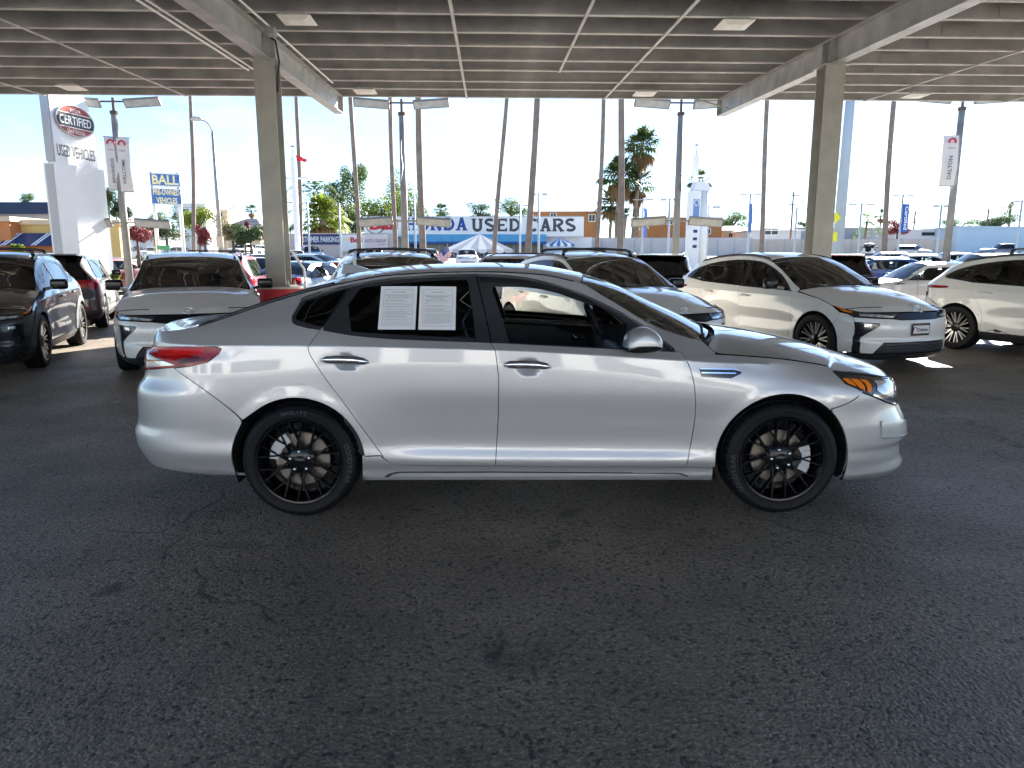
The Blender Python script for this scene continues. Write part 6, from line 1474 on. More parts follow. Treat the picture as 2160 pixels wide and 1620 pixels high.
# ---------------------------------------------------------------- slab lettering made of strokes
def ribbon(mb, path, w, y, closed=False):
    n = len(path); L = []; Rr = []
    for i in range(n):
        a = np.array(path[i - 1] if (i or closed) else path[0]); b = np.array(path[i]); c = np.array(path[(i + 1) % n] if (i < n - 1 or closed) else path[-1])
        d = c - a; d = d / (np.linalg.norm(d) + 1e-9); q = np.array([-d[1], d[0]]) * w / 2
        L.append(b + q); Rr.append(b - q)
    v = [(p[0], y, p[1]) for p in L] + [(p[0], y, p[1]) for p in Rr]; m = n if closed else n - 1
    mb.add(v, [(i, (i + 1) % n, n + (i + 1) % n, n + i) for i in range(m)])
def slab_letter(mb, ch, x, w, h, y):
    s = .26 * w; k = .16 * h; e = lambda a0, a1, cx, cy, rx, ry, n=18: [(cx + rx * math.cos(R(a0 + (a1 - a0) * i / n)), cy + ry * math.sin(R(a0 + (a1 - a0) * i / n))) for i in range(n + 1)]
    ps = []; st = lambda cx: ps.append(([(cx, 0), (cx, h)], s)); sf = lambda cx, cy: ps.append(([(cx - s * .8, cy), (cx + s * .8, cy)], k * .7)); bar = lambda a, b, cy: ps.append(([(a, cy), (b, cy)], k))
    l, r = s * .75, w - s * .75; t = h - k * .35; bt = k * .35
    if ch == 'H': st(l); st(r); bar(l, r, h / 2); [sf(a, b) for a in (l, r) for b in (bt, t)]
    elif ch == 'N': st(l * .9); st(r); ps.append(([(l * .6, h), (r + s * .2, 0)], s * 1.05)); sf(l, t); sf(l, bt); sf(r, t)
    elif ch == 'O': ps.append((e(0, 360, w / 2, h / 2, w / 2 - s / 2, h / 2 - k / 2), s * .9))
    elif ch == 'D': st(l); ps.append((e(-90, 90, w * .38, h / 2, w * .62 - s / 2, h / 2 - k / 2), s * .9)); bar(l * .2, w * .45, bt + .15 * k); bar(l * .2, w * .45, t - .15 * k)
    elif ch == 'A': ps.append(([(l * .9, 0), (w / 2, h)], s * .8)); ps.append(([(r, 0), (w / 2, h)], s * 1.05)); bar(w * .28, w * .75, h * .33); sf(l * .9, bt); sf(r, bt)
    elif ch == 'U': ps.append(([(l, h)] + e(180, 360, w / 2, h * .34, (r - l) / 2, h * .34 - k / 2) + [(r, h)], s)); sf(l, t); sf(r, t)
    elif ch == 'S': ps.append((e(35, 265, w / 2, h * .73, w * .34, h * .27 - k / 2, 14) + e(85, -145, w / 2, h * .27, w * .36, h * .27 - k / 2, 14), s * .95))
    elif ch == 'E': st(l); bar(l * .2, w * .92, bt + .15 * k); bar(l * .2, w * .90, t - .15 * k); bar(l, w * .72, h / 2); ps.append(([(w * .88, 0), (w * .88, h * .28)], s * .5)); ps.append(([(w * .86, h * .74), (w * .86, h)], s * .5))
    elif ch == 'C': ps.append((e(48, 312, w / 2, h / 2, w / 2 - s / 2, h / 2 - k / 2), s * .95)); ps.append(([(w * .88, h * .66), (w * .88, h)], s * .45))
    elif ch == 'R': st(l); ps.append((e(-90, 90, w * .5, h * .72, w * .36, h * .28 - k / 2), s * .9)); bar(l * .2, w * .5, t - .15 * k); bar(l, w * .55, h * .46); ps.append(([(w * .5, h * .46), (w * .86, 0)], s)); sf(l, bt); sf(w * .86, bt)
    for i, (p, wd) in enumerate(ps): ribbon(mb, [(x + a, b) for a, b in p], wd, y - .006 * i)
def slab(body, m, parent, x0, x1, z0, h, y):
    W = sum(.5 if c == ' ' else 1. for c in body); u = (x1 - x0) / W; x = x0
    for c in body:
        if c != ' ':
            mb = MB(); slab_letter(mb, c, 0, u * .9, h, 0); o = mb.build('letter', m, parent); o.location = (x, y, z0)
        x += u * (.5 if c == ' ' else 1.)

# ---------------------------------------------------------------- storefront with the long white sign
M_WALLW = mat('painted_wall_white', (.62, .64, .66), .7, noise=.06, nscale=.6)
M_PINK = mat('pinkish_stucco', (.60, .50, .45), .8, noise=.06, nscale=.8)
M_AWN = mat('blue_awning', (.13, .42, .62), .6, noise=.1, nscale=2)
M_AWN2 = mat('deep_blue_awning', (.02, .10, .30), .6)
M_DKGLASS = mat('dark_window_glass', (.03, .035, .045), .12)
def rect(px0, px1, py0, py1, Y):
    a, b = at(px0, py1, Y), at(px1, py0, Y); return a.x, b.x, a.z, b.z
def honda():
    Y = 100; t = thing('storefront', 'long low used car storefront with white letter sign and blue awning', 'building', (0, Y, 0)); L = lambda px0, px1, py0, py1: rect(px0, px1, py0, py1, Y)
    x0, x1, z0, z1 = L(632, 1250, 500, 560); mb = MB(); mb.box(((x0 + x1) / 2, 6, (1.5 + z1) / 2), (x1 - x0, 10, z1 - 1.5)); mb.build('wall', M_WALLW, t)
    x0, x1, z0, z1 = L(768, 1232, 456, 500); mb = MB(); mb.box(((x0 + x1) / 2, .6, (z0 + z1) / 2), (x1 - x0, 1.0, z1 - z0)); s = mb.build('sign_band', M_SIGNW, t)
    for z in (z0 + .05, z1 - .05):
        mb = MB(); mb.box(((x0 + x1) / 2, .085, z), (x1 - x0 + .1, .06, .12)); mb.build('sign_edge', M_SIGNG, s)
    a, b, c, d = L(855, 988, 459, 486); slab('HONDA', M_LETB, s, a, b, c, d - c, .075)
    a, b, c, d = L(995, 1218, 461, 488); slab('USED CARS', M_LETG, s, a, b, c, d - c, .075)
    a, b, c, d = L(778, 840, 462, 485); text('Ball', M_LETR, s, ((a + b) / 2, .07, (c + d) / 2), (b - a) * .95, d - c, bold=.05)
    ce = at(791, 472, Y); mb = MB(); mb.tube([(ce.x + 1.3 * math.cos(q), .05, ce.z + 1.33 * math.sin(q)) for q in np.linspace(0, 6.283, 32)], .06, 6, cap=False); mb.build('ring_mark', M_LETG, s)
    # awning in slanted bays
    xs = np.linspace(at(852, 500, Y).x, at(1152, 500, Y).x, 13); zt, zb = at(900, 494, Y).z, at(900, 510, Y).z
    for i in range(12):
        mb = MB(); a, b = xs[i] + .01, xs[i + 1] - .01; v = [(a, .1, zt), (b, .1, zt), (b, -1.3, zb), (a, -1.3, zb), (a, -1.3, zb - .32), (b, -1.3, zb - .32), (a, .1, zb - .32), (b, .1, zb - .32)]
        mb.add(v, [(0, 1, 2, 3), (0, 3, 4, 6), (1, 7, 5, 2), (4, 5, 7, 6)]); mb.add([v[3], v[2], v[5], v[4]], [(0, 1, 2, 3)], 1); mb.build('awning_bay', [M_AWN, M_AWN2], t)
    x0, x1, z0, z1 = L(862, 1148, 512, 560); n = 9
    for i in range(n):
        a = x0 + (x1 - x0) * i / n; b = x0 + (x1 - x0) * (i + 1) / n
        mb = MB(); mb.box(((a + b) / 2, .96, (1.9 + z1) / 2), (b - a - .25, .1, z1 - 1.9)); w = mb.build('shop_window', M_DKGLASS if i != 0 else M_NAVY, t)
        for q in (a + .08, b - .08):
            mb = MB(); mb.box((q, .90, (1.9 + z1) / 2), (.1, .08, z1 - 1.9)); mb.build('window_frame', M_SIGNG, w)
        if i == 0:
            text('HEADQUARTERS', M_LETW, w, ((a + b) / 2, .86, z1 - 1.1), 2.0, .44, bold=.02)
    mb = MB(); mb.box((at(1015, 493, Y).x, .8, at(1015, 490, Y).z), (1.0, .9, .6)); mb.build('roof_vent', M_POLE, t)
honda()
def parking_wall():
    Y = 98; t = thing('parking_wall', 'pale wall carrying the customer parking banner', 'wall', (0, Y, 0))
    x0, x1, z0, z1 = rect(585, 835, 492, 560, Y); mb = MB(); mb.box(((x0 + x1) / 2, .2, (1.2 + z1) / 2), (x1 - x0, .4, z1 - 1.2)); mb.build('wall', M_PINK, t)
    xm = at(725, 500, Y).x
    mb = MB(); mb.box(((x0 + xm) / 2, -.03, at(600, 548, Y).z - .25), (xm - x0, .08, 1.1)); mb.build('lower_paint_band', M_NAVY, t)
    x0, x1, z0, z1 = rect(628, 716, 494, 516, Y); mb = MB(); mb.box(((x0 + x1) / 2, -.1, (z0 + z1) / 2), (x1 - x0, .04, z1 - z0)); b = mb.build('parking_banner', M_NAVY, t)
    text('CUSTOMER PARKING', M_LETW, b, ((x0 + x1) / 2 - .1, -.13, (z0 + z1) / 2), (x1 - x0) * 1.0, (z1 - z0) * .55, bold=.015)
    x0, x1, z0, z1 = rect(721, 818, 496, 530, Y); mb = MB(); mb.box(((x0 + x1) / 2, -.1, (z0 + z1) / 2), (x1 - x0, .05, z1 - z0)); b = mb.build('auto_group_banner', M_SIGNW, t)
    xm = (x0 + x1) / 2; mb = MB(); mb.box((xm + 1.6, -.14, (z0 + z1) / 2), (3.1, .02, z1 - z0 - .2)); mb.build('banner_panel', mat('pale_pink_panel', (.74, .62, .60), .6), b)
    text('Ball', M_LETR, b, (at(752, 508, Y).x, -.14, at(752, 506, Y).z), 1.6, .75, bold=.04); text('AUTO GROUP', M_LETG, b, (at(792, 508, Y).x, -.18, at(792, 508, Y).z), 2.9, .42)
    text('ACURA', M_LETR, b, (at(806, 516, Y).x, -.16, at(806, 516, Y).z), .9, .15)
    mb = MB(); g = at(731, 505, Y); mb.box((g.x - .25, -.16, g.z), (.45, .02, .3)); mb.box((g.x + .29, -.16, g.z), (.45, .02, .3)); mb.box((g.x, -.155, g.z + .1), (1.05, .02, .09)); mb.build('sunglasses_mark', M_LETY, b, kind='stuff')
parking_wall()
def house(name, label, Y, px0, px1, pyw, pyr, col, roof, depth=10, hip=.35, windows=(), rm=None):
    x0, x1, z0, zw = rect(px0, px1, pyw, 560, Y); zr = at(px0, pyr, Y).z; t = thing(name, label, 'building', (0, Y, 0)); g0 = gz(Y) - .2
    mb = MB(); mb.box(((x0 + x1) / 2, depth / 2, (g0 + zw) / 2), (x1 - x0, depth, zw - g0)); mb.build('wall', col, t)
    o = .5; hx = (x1 - x0) * hip; mb = MB()
    mb.add([(x0 - o, -o, zw), (x1 + o, -o, zw), (x1 + o, depth + o, zw), (x0 - o, depth + o, zw), (x0 + hx, depth / 2, zr), (x1 - hx, depth / 2, zr)], [(0, 1, 5, 4), (1, 2, 5), (2, 3, 4, 5), (3, 0, 4), (0, 3, 2, 1)]); r = mb.build('roof', roof, t)
    mb = MB(); mb.box(((x0 + x1) / 2, -o - .02, zw + .02), (x1 - x0 + 2 * o, .06, .22)); mb.build('fascia', M_LETW, r)
    for (a, b, c, d) in windows:
        wa, wb, wc, wd = rect(a, b, c, d, Y); mb = MB(); mb.box(((wa + wb) / 2, -.02, (wc + wd) / 2), (wb - wa, .1, wd - wc)); w = mb.build('window', M_LETW, t)
        mb = MB(); mb.box(((wa + wb) / 2 - (wb - wa) * .22, -.08, (wc + wd) / 2), ((wb - wa) * .38, .03, (wd - wc) * .82)); mb.build('pane', M_DKGLASS, w); mb = MB(); mb.box(((wa + wb) / 2 + (wb - wa) * .22, -.08, (wc + wd) / 2), ((wb - wa) * .38, .03, (wd - wc) * .82)); mb.build('pane', M_DKGLASS, w)
    return t
M_BROWN = mat('brown_stucco', (.34, .155, .06), .85, noise=.08, nscale=.7); M_ROOFT = mat('tan_shingles', (.30, .20, .14), .85, noise=.2, nscale=3); M_ROOFG = mat('grey_shingles', (.22, .22, .23), .85, noise=.2, nscale=3)
M_CREAM = mat('cream_stucco', (.62, .48, .32), .85); M_SLATER = mat('dark_slate_roof', (.045, .055, .085), .7, noise=.2, nscale=2); M_ORNG = mat('orange_stucco', (.55, .20, .07), .85, noise=.06, nscale=1); M_YEL = mat('yellow_stucco', (.66, .44, .16), .85, noise=.06, nscale=1)
M_PBLUE = mat('pale_blue_wall', (.50, .62, .72), .8, noise=.05, nscale=.4); M_GREYW = mat('grey_warehouse_wall', (.34, .37, .40), .8, noise=.06, nscale=.5)
house('apartment_house', 'brown two storey apartment house with tan hip roof behind the storefront sign', 129, 1128, 1262, 446, 433, M_BROWN, M_ROOFT, windows=((1160, 1174, 449, 457), (1241, 1256, 452, 468)))
house('apartment_house', 'brown two storey apartment house with low roof behind the lot light', 132, 1362, 1524, 459, 436, M_BROWN, M_ROOFT, hip=.45, windows=((1406, 1420, 452 + 10, 474), (1488, 1502, 455, 476), (1484, 1500, 482, 494)))
house('small_house', 'cream single storey house right of the low brown apartment house', 137, 1520, 1600, 487, 474, M_CREAM, M_ROOFG, hip=.3, windows=((1536, 1546, 492, 500),))
house('white_house', 'white gabled house with lattice window behind the screen fence', 126, 1578, 1690, 486, 474, M_WALLW, M_ROOFT, hip=.40, windows=((1610, 1644, 481, 496),))
house('far_house', 'dark pitched roof house behind the left canopy column', 145, 484, 548, 478, 458, M_CREAM, M_SLATER, hip=.35)
house('far_house', 'pale house with tan roof behind the red shrubs', 125, 262, 330, 492, 480, M_WALLW, M_ROOFT, hip=.3, windows=((268, 278, 494, 503),))
def block(name, label, Y, px0, px1, py, col, depth=12, trim=None, windows=()):
    x0, x1, _, z1 = rect(px0, px1, py, 560, Y); t = thing(name, label, 'building', (0, Y, 0)); g0 = gz(Y) - .2
    mb = MB(); mb.box(((x0 + x1) / 2, depth / 2, (g0 + z1) / 2), (x1 - x0, depth, z1 - g0)); mb.build('wall', col, t)
    mb = MB(); mb.box(((x0 + x1) / 2, depth / 2, z1 + .12), (x1 - x0 + .4, depth + .4, .3)); mb.build('parapet', trim or col, t)
    for (a, b, c, d) in windows:
        wa, wb, wc, wd = rect(a, b, c, d, Y); mb = MB(); mb.box(((wa + wb) / 2, -.01, (wc + wd) / 2), (wb - wa, .1, wd - wc)); mb.build('window', M_DKGLASS, t)
    return t
block('warehouse', 'pale blue warehouse with blank wall behind the dealer banner pole', 112, 2012, 2330, 481, M_PBLUE)
block('warehouse', 'white low warehouse next to the pale blue one', 118, 1882, 2014, 487, M_WALLW, windows=((1944, 1984, 481 + 9, 497),))
block('warehouse', 'grey flat roofed warehouse behind the right canopy column', 132, 1676, 1890, 483, M_GREYW)
block('apartment_block', 'white flat roofed apartment block far behind the palm trunk', 190, 381, 432, 431, M_WALLW, 14, windows=((412, 430, 441, 449), (386, 398, 441, 449)))
block('apartment_block', 'pale apartment block right of the white flat roofed one', 200, 436, 480, 444, M_CREAM, 14, windows=((452, 458, 449, 455), (462, 468, 449, 455)))
block('grey_shop', 'grey shop with dark slate mansard left of the pylon', 58, -90, 107, 454, M_GREYW, 8, windows=((22, 92, 463, 471),))
x0, x1, _, _ = rect(-90, 106, 440, 454, 57.6); za, zb = at(0, 452, 57.6).z, at(0, 424, 57.6).z
mb = MB(); mb.add([(x0, 57.2, za), (x1, 57.2, za), (x1 - .2, 58.6, zb), (x0, 58.6, zb), (x0, 66, zb), (x1 - .2, 66, zb), (x0, 66, za), (x1, 66, za)], [(0, 1, 2, 3), (3, 2, 5, 4), (1, 7, 5, 2), (0, 3, 4, 6)]); tag(mb.build('mansard_roof', M_SLATER), 'dark slate mansard roof of the grey shop left of the pylon', 'roof')
block('corner_shop', 'orange and yellow corner shop with navy awning left of the pylon', 46, 18, 250, 473, M_YEL, 1.2, M_CREAM)
block('orange_tower', 'orange stucco block at the end of the corner shop', 45, -80, 19, 466, M_ORNG, 8, M_CREAM)
def navy_awning():
    Y = 45.6; x0, x1, z0, z1 = rect(20, 122, 492, 519, Y); t = thing('navy_awning', 'navy awning with white stripes on the corner shop', 'awning', (0, Y, 0))
    mb = MB(); mb.add([(x0, 0, z1), (x1, 0, z1), (x1, -1.0, z0), (x0, -1.0, z0), (x0, 0, z0), (x1, 0, z0)], [(0, 1, 2, 3), (0, 3, 4), (1, 5, 2), (3, 2, 5, 4)]); mb.build('cloth', M_NAVY, t)
    for px in (23, 30, 86, 93):
        a = at(px, 519, Y).x; mb = MB(); mb.add([(a, -1.01, z0 + .02), (a + .13, -1.01, z0 + .02), (a + .65, -.012, z1 + .02), (a + .52, -.012, z1 + .02)], [(0, 1, 2, 3)]); mb.build('stripe', M_LETW, t)
    x0, x1, z0, z1 = rect(0, 122, 519, 530, Y); mb = MB(); mb.box(((x0 + x1) / 2, .1, (z0 + z1) / 2 - .4), (x1 - x0, .3, z1 - z0 + .8)); mb.build('brick_base', M_ORNG, t)
navy_awning()

# screen fence along the far lot edge
def fence(px0, px1, py, Y, n, label, col, h=None):
    z0 = gz(Y); t = thing('screen_fence', label, 'fence', (0, Y, 0)); a = at(px0, py, Y); b = at(px1, py, Y); z1 = a.z
    for i in range(n):
        x0 = a.x + (b.x - a.x) * i / n; x1 = a.x + (b.x - a.x) * (i + 1) / n
        mb = MB(); mb.box(((x0 + x1) / 2, 0, (z0 + z1) / 2), (x1 - x0 - .08, .05, z1 - z0)); mb.build('screen_panel', col, t)
    for i in range(n + 1):
        x0 = a.x + (b.x - a.x) * i / n; mb = MB(); mb.tube([(x0, -.06, z0 - .1), (x0, -.06, z1 + .15)], .05, 8); mb.build('post', M_POLEB, t)
    mb = MB(); mb.tube([(a.x, -.06, z1 + .03), (b.x, -.06, z1 + .03)], .03, 6); mb.build('top_rail', M_POLEB, t)
M_SCREEN = mat('beige_fence_screen', (.60, .50, .42), .8, noise=.08, nscale=.5); M_SCREENW = mat('pale_fence_screen', (.62, .56, .53), .8, noise=.06, nscale=.5)
fence(1234, 1585, 502, 110, 10, 'pale screened fence below the palm clump', M_SCREENW)
fence(1585, 2008, 505, 110, 12, 'beige screened fence in front of the white house and warehouses', M_SCREEN)
def chain_fence():
    Y = 72; t = thing('chain_fence', 'chain link fence along the street behind the blue pole sign', 'fence', (0, Y, gz(Y))); a, b = at(262, 520, Y).x, at(480, 520, Y).x; h = at(300, 500, Y).z - gz(Y); n = 14
    for i in range(n + 1):
        x = a + (b - a) * i / n; mb = MB(); mb.tube([(x, 0, 0), (x, 0, h)], .03, 6); mb.build('post', M_POLE, t)
    for z in (.1, h):
        mb = MB(); mb.tube([(a, 0, z), (b, 0, z)], .025, 6); mb.build('rail', M_POLE, t)
    mb = MB()
    for i in range(70):
        x = a + (b - a) * i / 70; mb.tube([(x, 0, 0), (min(b, x + h * .8), 0, h)], .007, 3); mb.tube([(x, 0, h), (min(b, x + h * .8), 0, 0)], .007, 3)
    mb.build('mesh_wire', M_POLE, t, kind='stuff')
chain_fence()
p = at(345, 522, 50); t = thing('green_street_sign', 'small green street name sign under the blue pole sign', 'sign', (p.x, 50, gz(50)))
mb = MB(); mb.box((0, 0, p.z - gz(50)), (.9, .04, .3)); mb.build('plate', mat('sign_green', (.02, .28, .16), .5), t); mb = MB(); mb.tube([(0, .05, 0), (0, .05, p.z - gz(50))], .03, 6); mb.build('post', M_POLE, t)

# tents and flag
M_TENTW = mat('tent_white', (.72, .73, .74), .7); M_TENTB = mat('tent_blue', (.05, .16, .38), .7); M_TENTG = mat('tent_grey', (.42, .43, .45), .7)
def tent(px0, px1, pyt, pye, pyv, Y, label, cols, base):
    a, b = at(px0, pye, Y), at(px1, pye, Y); zt = at(px0, pyt, Y).z; ze = a.z; zv = at(px0, pyv, Y).z; w = b.x - a.x; cx = (a.x + b.x) / 2; z0 = gz(Y); t = thing('tent', label, 'tent', (cx, Y, z0)); n = 8
    ap = (0, w / 2, zt - z0)
    for side_ in range(4):
        T = Matrix.Translation((0, w / 2, 0)) @ Matrix.Rotation(side_ * math.pi / 2, 4, 'Z') @ Matrix.Translation((0, -w / 2, 0))
        for i in range(n if side_ in (0, 1, 3) else 0):
            x0, x1 = -w / 2 + w * i / n, -w / 2 + w * (i + 1) / n; m_ = cols[i % len(cols)]
            mb = MB(); mb.add([T @ Vector((x0, 0, ze - z0)), T @ Vector((x1, 0, ze - z0)), Vector(ap)], [(0, 1, 2)])
            xm = (x0 + x1) / 2; mb.add([T @ Vector((x0, -.01, ze - z0)), T @ Vector((x1, -.01, ze - z0)), T @ Vector((x1, -.01, zv - z0 + .15)), T @ Vector(((x1 + xm) / 2, -.01, zv - z0)), T @ Vector(((x0 + xm) / 2, -.01, zv - z0)), T @ Vector((x0, -.01, zv - z0 + .15))], [(0, 1, 2, 3, 4, 5)])
            mb.build('roof_stripe', m_, t)
    for x in (-w / 2 + .05, w / 2 - .05):
        for y in (.05, w - .05):
            mb = MB(); mb.tube([(x, y, 0), (x, y, ze - z0)], .05, 6); mb.build('tent_pole', M_POLE, t)
tent(936, 1082, 491, 526, 534, 80, 'large striped grey and white tent with blue scalloped edge before the storefront', [M_TENTW, M_TENTG], True)
tent(1152, 1212, 500, 515, 520, 88, 'small blue and white striped tent beside the storefront', [M_TENTW, M_TENTB], True)
def flag():
    p = at(931, 543, 36); t = thing('flag', 'stars and stripes flag fluttering behind the silver sedan roof', 'flag', p, 0); w, h = 1.05, .62; n = 12
    M_FR = mat('flag_red', (.50, .05, .06), .7); M_FB = mat('flag_blue', (.03, .06, .22), .7); rot = R(38)
    def wave(u, v): x = (u - .5) * w; z = (v - .5) * h; return Vector((x * math.cos(rot) - z * math.sin(rot) * .6, .07 * math.sin(u * 9 + v * 2), x * math.sin(rot) + z * math.cos(rot) + .04 * math.sin(u * 8)))
    for s in range(13):
        mb = MB(); v = []
        for i in range(n + 1): v += [wave(i / n, s / 13), wave(i / n, (s + 1) / 13)]
        mb.add(v, [(2 * i, 2 * i + 1, 2 * i + 3, 2 * i + 2) for i in range(n)]); mb.build('stripe', M_FR if s % 2 == 0 else M_LETW, t)
    mb = MB(); v = []
    for i in range(5): v += [wave(.62 + .38 * i / 4, .48) - Vector((0, .012, 0)), wave(.62 + .38 * i / 4, 1.0) - Vector((0, .012, 0))]
    mb.add(v, [(2 * i, 2 * i + 1, 2 * i + 3, 2 * i + 2) for i in range(4)]); mb.build('canton', M_FB, t)
    mb = MB()
    for i in range(5):
        for j in range(4): c = wave(.66 + i * .075, .55 + j * .12) - Vector((0, .02, 0)); mb.box(c, (.022, .004, .022))
    mb.build('stars', M_LETW, t, kind='stuff')
    mb = MB(); e = wave(1., 1.); mb.tube([e + Vector((.02, 0, .1)), e + Vector((.02, 0, -3.0))], .015, 6); mb.build('pole', M_POLE, t)
flag()
# ---------------------------------------------------------------- palms and trees
def leaf_mat(name, c1, c2):
    if name in MATS: return MATS[name]
    m = mat(name, c1, .6); t = m.node_tree; b = t.nodes['Principled BSDF']; oi = t.nodes.new('ShaderNodeObjectInfo'); g = t.nodes.new('ShaderNodeNewGeometry')
    r = t.nodes.new('ShaderNodeValToRGB'); r.color_ramp.elements[0].color = (*c1, 1); r.color_ramp.elements[1].color = (*c2, 1)
    t.links.new(g.outputs['Random Per Island'], r.inputs['Fac']); t.links.new(r.outputs['Color'], b.inputs['Base Color'])
    tr = t.nodes.new('ShaderNodeBsdfTranslucent'); t.links.new(r.outputs['Color'], tr.inputs['Color']); mx = t.nodes.new('ShaderNodeMixShader'); mx.inputs[0].default_value = .35
    o = t.nodes['Material Output']; t.links.new(b.outputs[0], mx.inputs[1]); t.links.new(tr.outputs[0], mx.inputs[2]); t.links.new(mx.outputs[0], o.inputs['Surface'])
    return m
M_TRUNK = mat('palm_trunk', (.20, .155, .125), .9, noise=.25, nscale=2.0, bump=.4, bscale=6)
M_BARK = mat('bark', (.10, .075, .055), .9, noise=.3, nscale=4)
LF = dict(green=leaf_mat('leaf_green', (.035, .075, .018), (.09, .15, .03)), dark=leaf_mat('leaf_dark', (.018, .045, .014), (.05, .09, .03)), lime=leaf_mat('leaf_lime', (.10, .16, .015), (.26, .30, .03)),
          pepper=leaf_mat('leaf_pepper', (.06, .10, .025), (.15, .20, .05)), red=leaf_mat('leaf_red', (.13, .025, .03), (.24, .05, .06)), palm=leaf_mat('leaf_palm', (.04, .075, .02), (.11, .15, .045)), dry=leaf_mat('leaf_dry', (.20, .13, .06), (.34, .22, .10)), olive=leaf_mat('leaf_olive', (.10, .10, .05), (.20, .18, .08)))
def fronds(mb, c, n, L, droop, up0, up1, rnd, fan=True, w=.5):
    for k in range(n):
        az = rnd.random() * 2 * math.pi; el = R(up0 + (up1 - up0) * rnd.random()); l = L * (.8 + .4 * rnd.random())
        d = Vector((math.cos(az) * math.cos(el), math.sin(az) * math.cos(el), math.sin(el))); sd_ = Vector((-math.sin(az), math.cos(az), 0))
        if fan:
            hub = c + d * l * .45; m = 9
            mb.add([c - sd_ * .02, c + sd_ * .02, hub + sd_ * .02, hub - sd_ * .02], [(0, 1, 2, 3)])
            for j in range(m):
                a = (j / (m - 1) - .5) * 2.6; q = (d * math.cos(a) + sd_ * math.sin(a)).normalized(); tip = hub + q * l * .6 - Vector((0, 0, droop * l * (.3 + .5 * rnd.random()))); s2 = q.cross(Vector((0, 0, 1))).normalized() * l * .05
                mid = hub + q * l * .35; mb.add([hub, mid + s2, tip, mid - s2], [(0, 1, 2, 3)])
        else:
            pts = [c + d * l * t - Vector((0, 0, droop * l * t * t)) for t in np.linspace(0, 1, 8)]
            for i in range(1, 8):
                p = pts[i]; tg = (pts[i] - pts[i - 1]).normalized()
                for s_ in (-1, 1):
                    for o in (0, .5):
                        b0 = p - tg * o * l / 8; q = (sd_ * s_ + tg * .8 - Vector((0, 0, .55))).normalized() * l * w * (.34 - .16 * abs(i / 7 - .45)); mb.add([b0, b0 + tg * l * .035, b0 + q], [(0, 1, 2)])
def palm(name, label, base, top, r0, r1, L, n, group, kind='fan', skirt=True, seed=0, lf='palm', wob=.06):
    rnd = random.Random(seed); t = thing(name, label, 'palm tree', (base.x, base.y, base.z), 0, group); h = top - base; N = 15
    pts = []; rs = []
    for k in range(N):
        q = k / (N - 1); pts.append(h * q + Vector((math.sin(q * 4 + seed) * wob * math.sin(math.pi * q) * 3, 0, 0))); rs.append((r0 * 1.2 if k == 0 else r0 + (r1 - r0) * q) * (1 + .05 * math.sin(k * 2.3 + seed)))
    mb = MB(); mb.tube(pts, rs, 10); mb.build('trunk', M_TRUNK, t, smooth=True)
    mb = MB(); c = Vector(pts[-1]); fronds(mb, c, n, L, .35 if kind == 'fan' else .75, -25, 85, rnd, kind == 'fan'); mb.build('crown', LF[lf], t)
    if skirt:
        mb = MB(); fronds(mb, c - Vector((0, 0, .3)), int(n * .8), L * .75, .5, -85, -35, rnd, True); mb.build('dead_fronds', LF['dry'], t)
    return t
TP = [(401, 409, 8, 75, 'left of the street light'), (626, 634, 8, 72, 'behind the red pennant pole'), (742, 758, 9, 68, 'left of the storefront sign'), (825, 835, 9, 66, 'close left of the lot light'), (884, 893, 13, 52, 'thick one between the blue sign letters'), (1066, 1043, 9, 60, 'leaning in front of the used letters'), (1129, 1114, 13, 52, 'thick one between used and cars letters'), (1273, 1258, 9, 66, 'left edge of the palm clump'), (1313, 1307, 13, 50, 'thick one before the palm clump'), (1622, 1606, 9, 62, 'in front of the white house'), (1887, 1866, 10, 58, 'before the bougainvillea')]
for i, (pt, pb, w, Y, w_) in enumerate(TP):
    a, b = at(pb, 530, Y), at(pt, 205, Y); d = (b - a) / (b.z - a.z); base = a + d * (gz(Y) - a.z); top = a + d * (23 + (i * 7 % 5) - a.z)
    r = w / FPX * Y / 2; palm('tall_palm', 'tall bare palm trunk rising past the canopy edge, ' + w_, base, top, r * 1.08, r * .8, 1.7, 26, 'tall palm trunks', seed=i, wob=.05)
def crown_palm(px, pyc, Y, rpx, label, kind='fan', n=40, lf='palm', pyb=None, r=.3, skirt=True, seed=1, lean=0.):
    top = at(px, pyc, Y); base = Vector((top.x - lean, Y, gz(Y))); palm('palm', label, base, top, r, r * .8, rpx / FPX * Y, n, None, kind, skirt, seed, lf)
crown_palm(1355, 312, 124, 44, 'tall fan palm with round crown above the palm clump', seed=3, n=60, r=.42, lean=1.3)
crown_palm(1305, 375, 121, 47, 'fan palm with shaggy skirt left in the palm clump', seed=4, n=60, r=.4)
crown_palm(1345, 388, 126, 42, 'fan palm with shaggy skirt right in the palm clump', seed=5, n=50, r=.4)
crown_palm(1474, 384, 129, 29, 'fan palm crown peeking out behind the white brand pylon', seed=6, n=40, r=.3)
crown_palm(681, 464, 104, 52, 'low yellow green fan palm above the customer parking banner', seed=7, n=80, lf='lime', r=.6)
crown_palm(662, 404, 118, 72, 'feathery queen palm behind the low fan palm', 'feather', 34, 'palm', seed=8, skirt=False, r=.22)
crown_palm(1829, 466, 118, 44, 'small drooping palm behind the screen fence', 'feather', 26, 'lime', seed=9, skirt=False, r=.22)
crown_palm(1858, 455, 148, 15, 'distant small palm behind the drooping palm', seed=10, n=26, r=.2)
crown_palm(2131, 440, 159, 35, 'feathery date palm over the pale blue warehouse', 'feather', 30, 'olive', seed=11, skirt=False, r=.3)
crown_palm(530, 444, 229, 15, 'distant palm above the dark pitched roof', seed=12, n=30, r=.3)
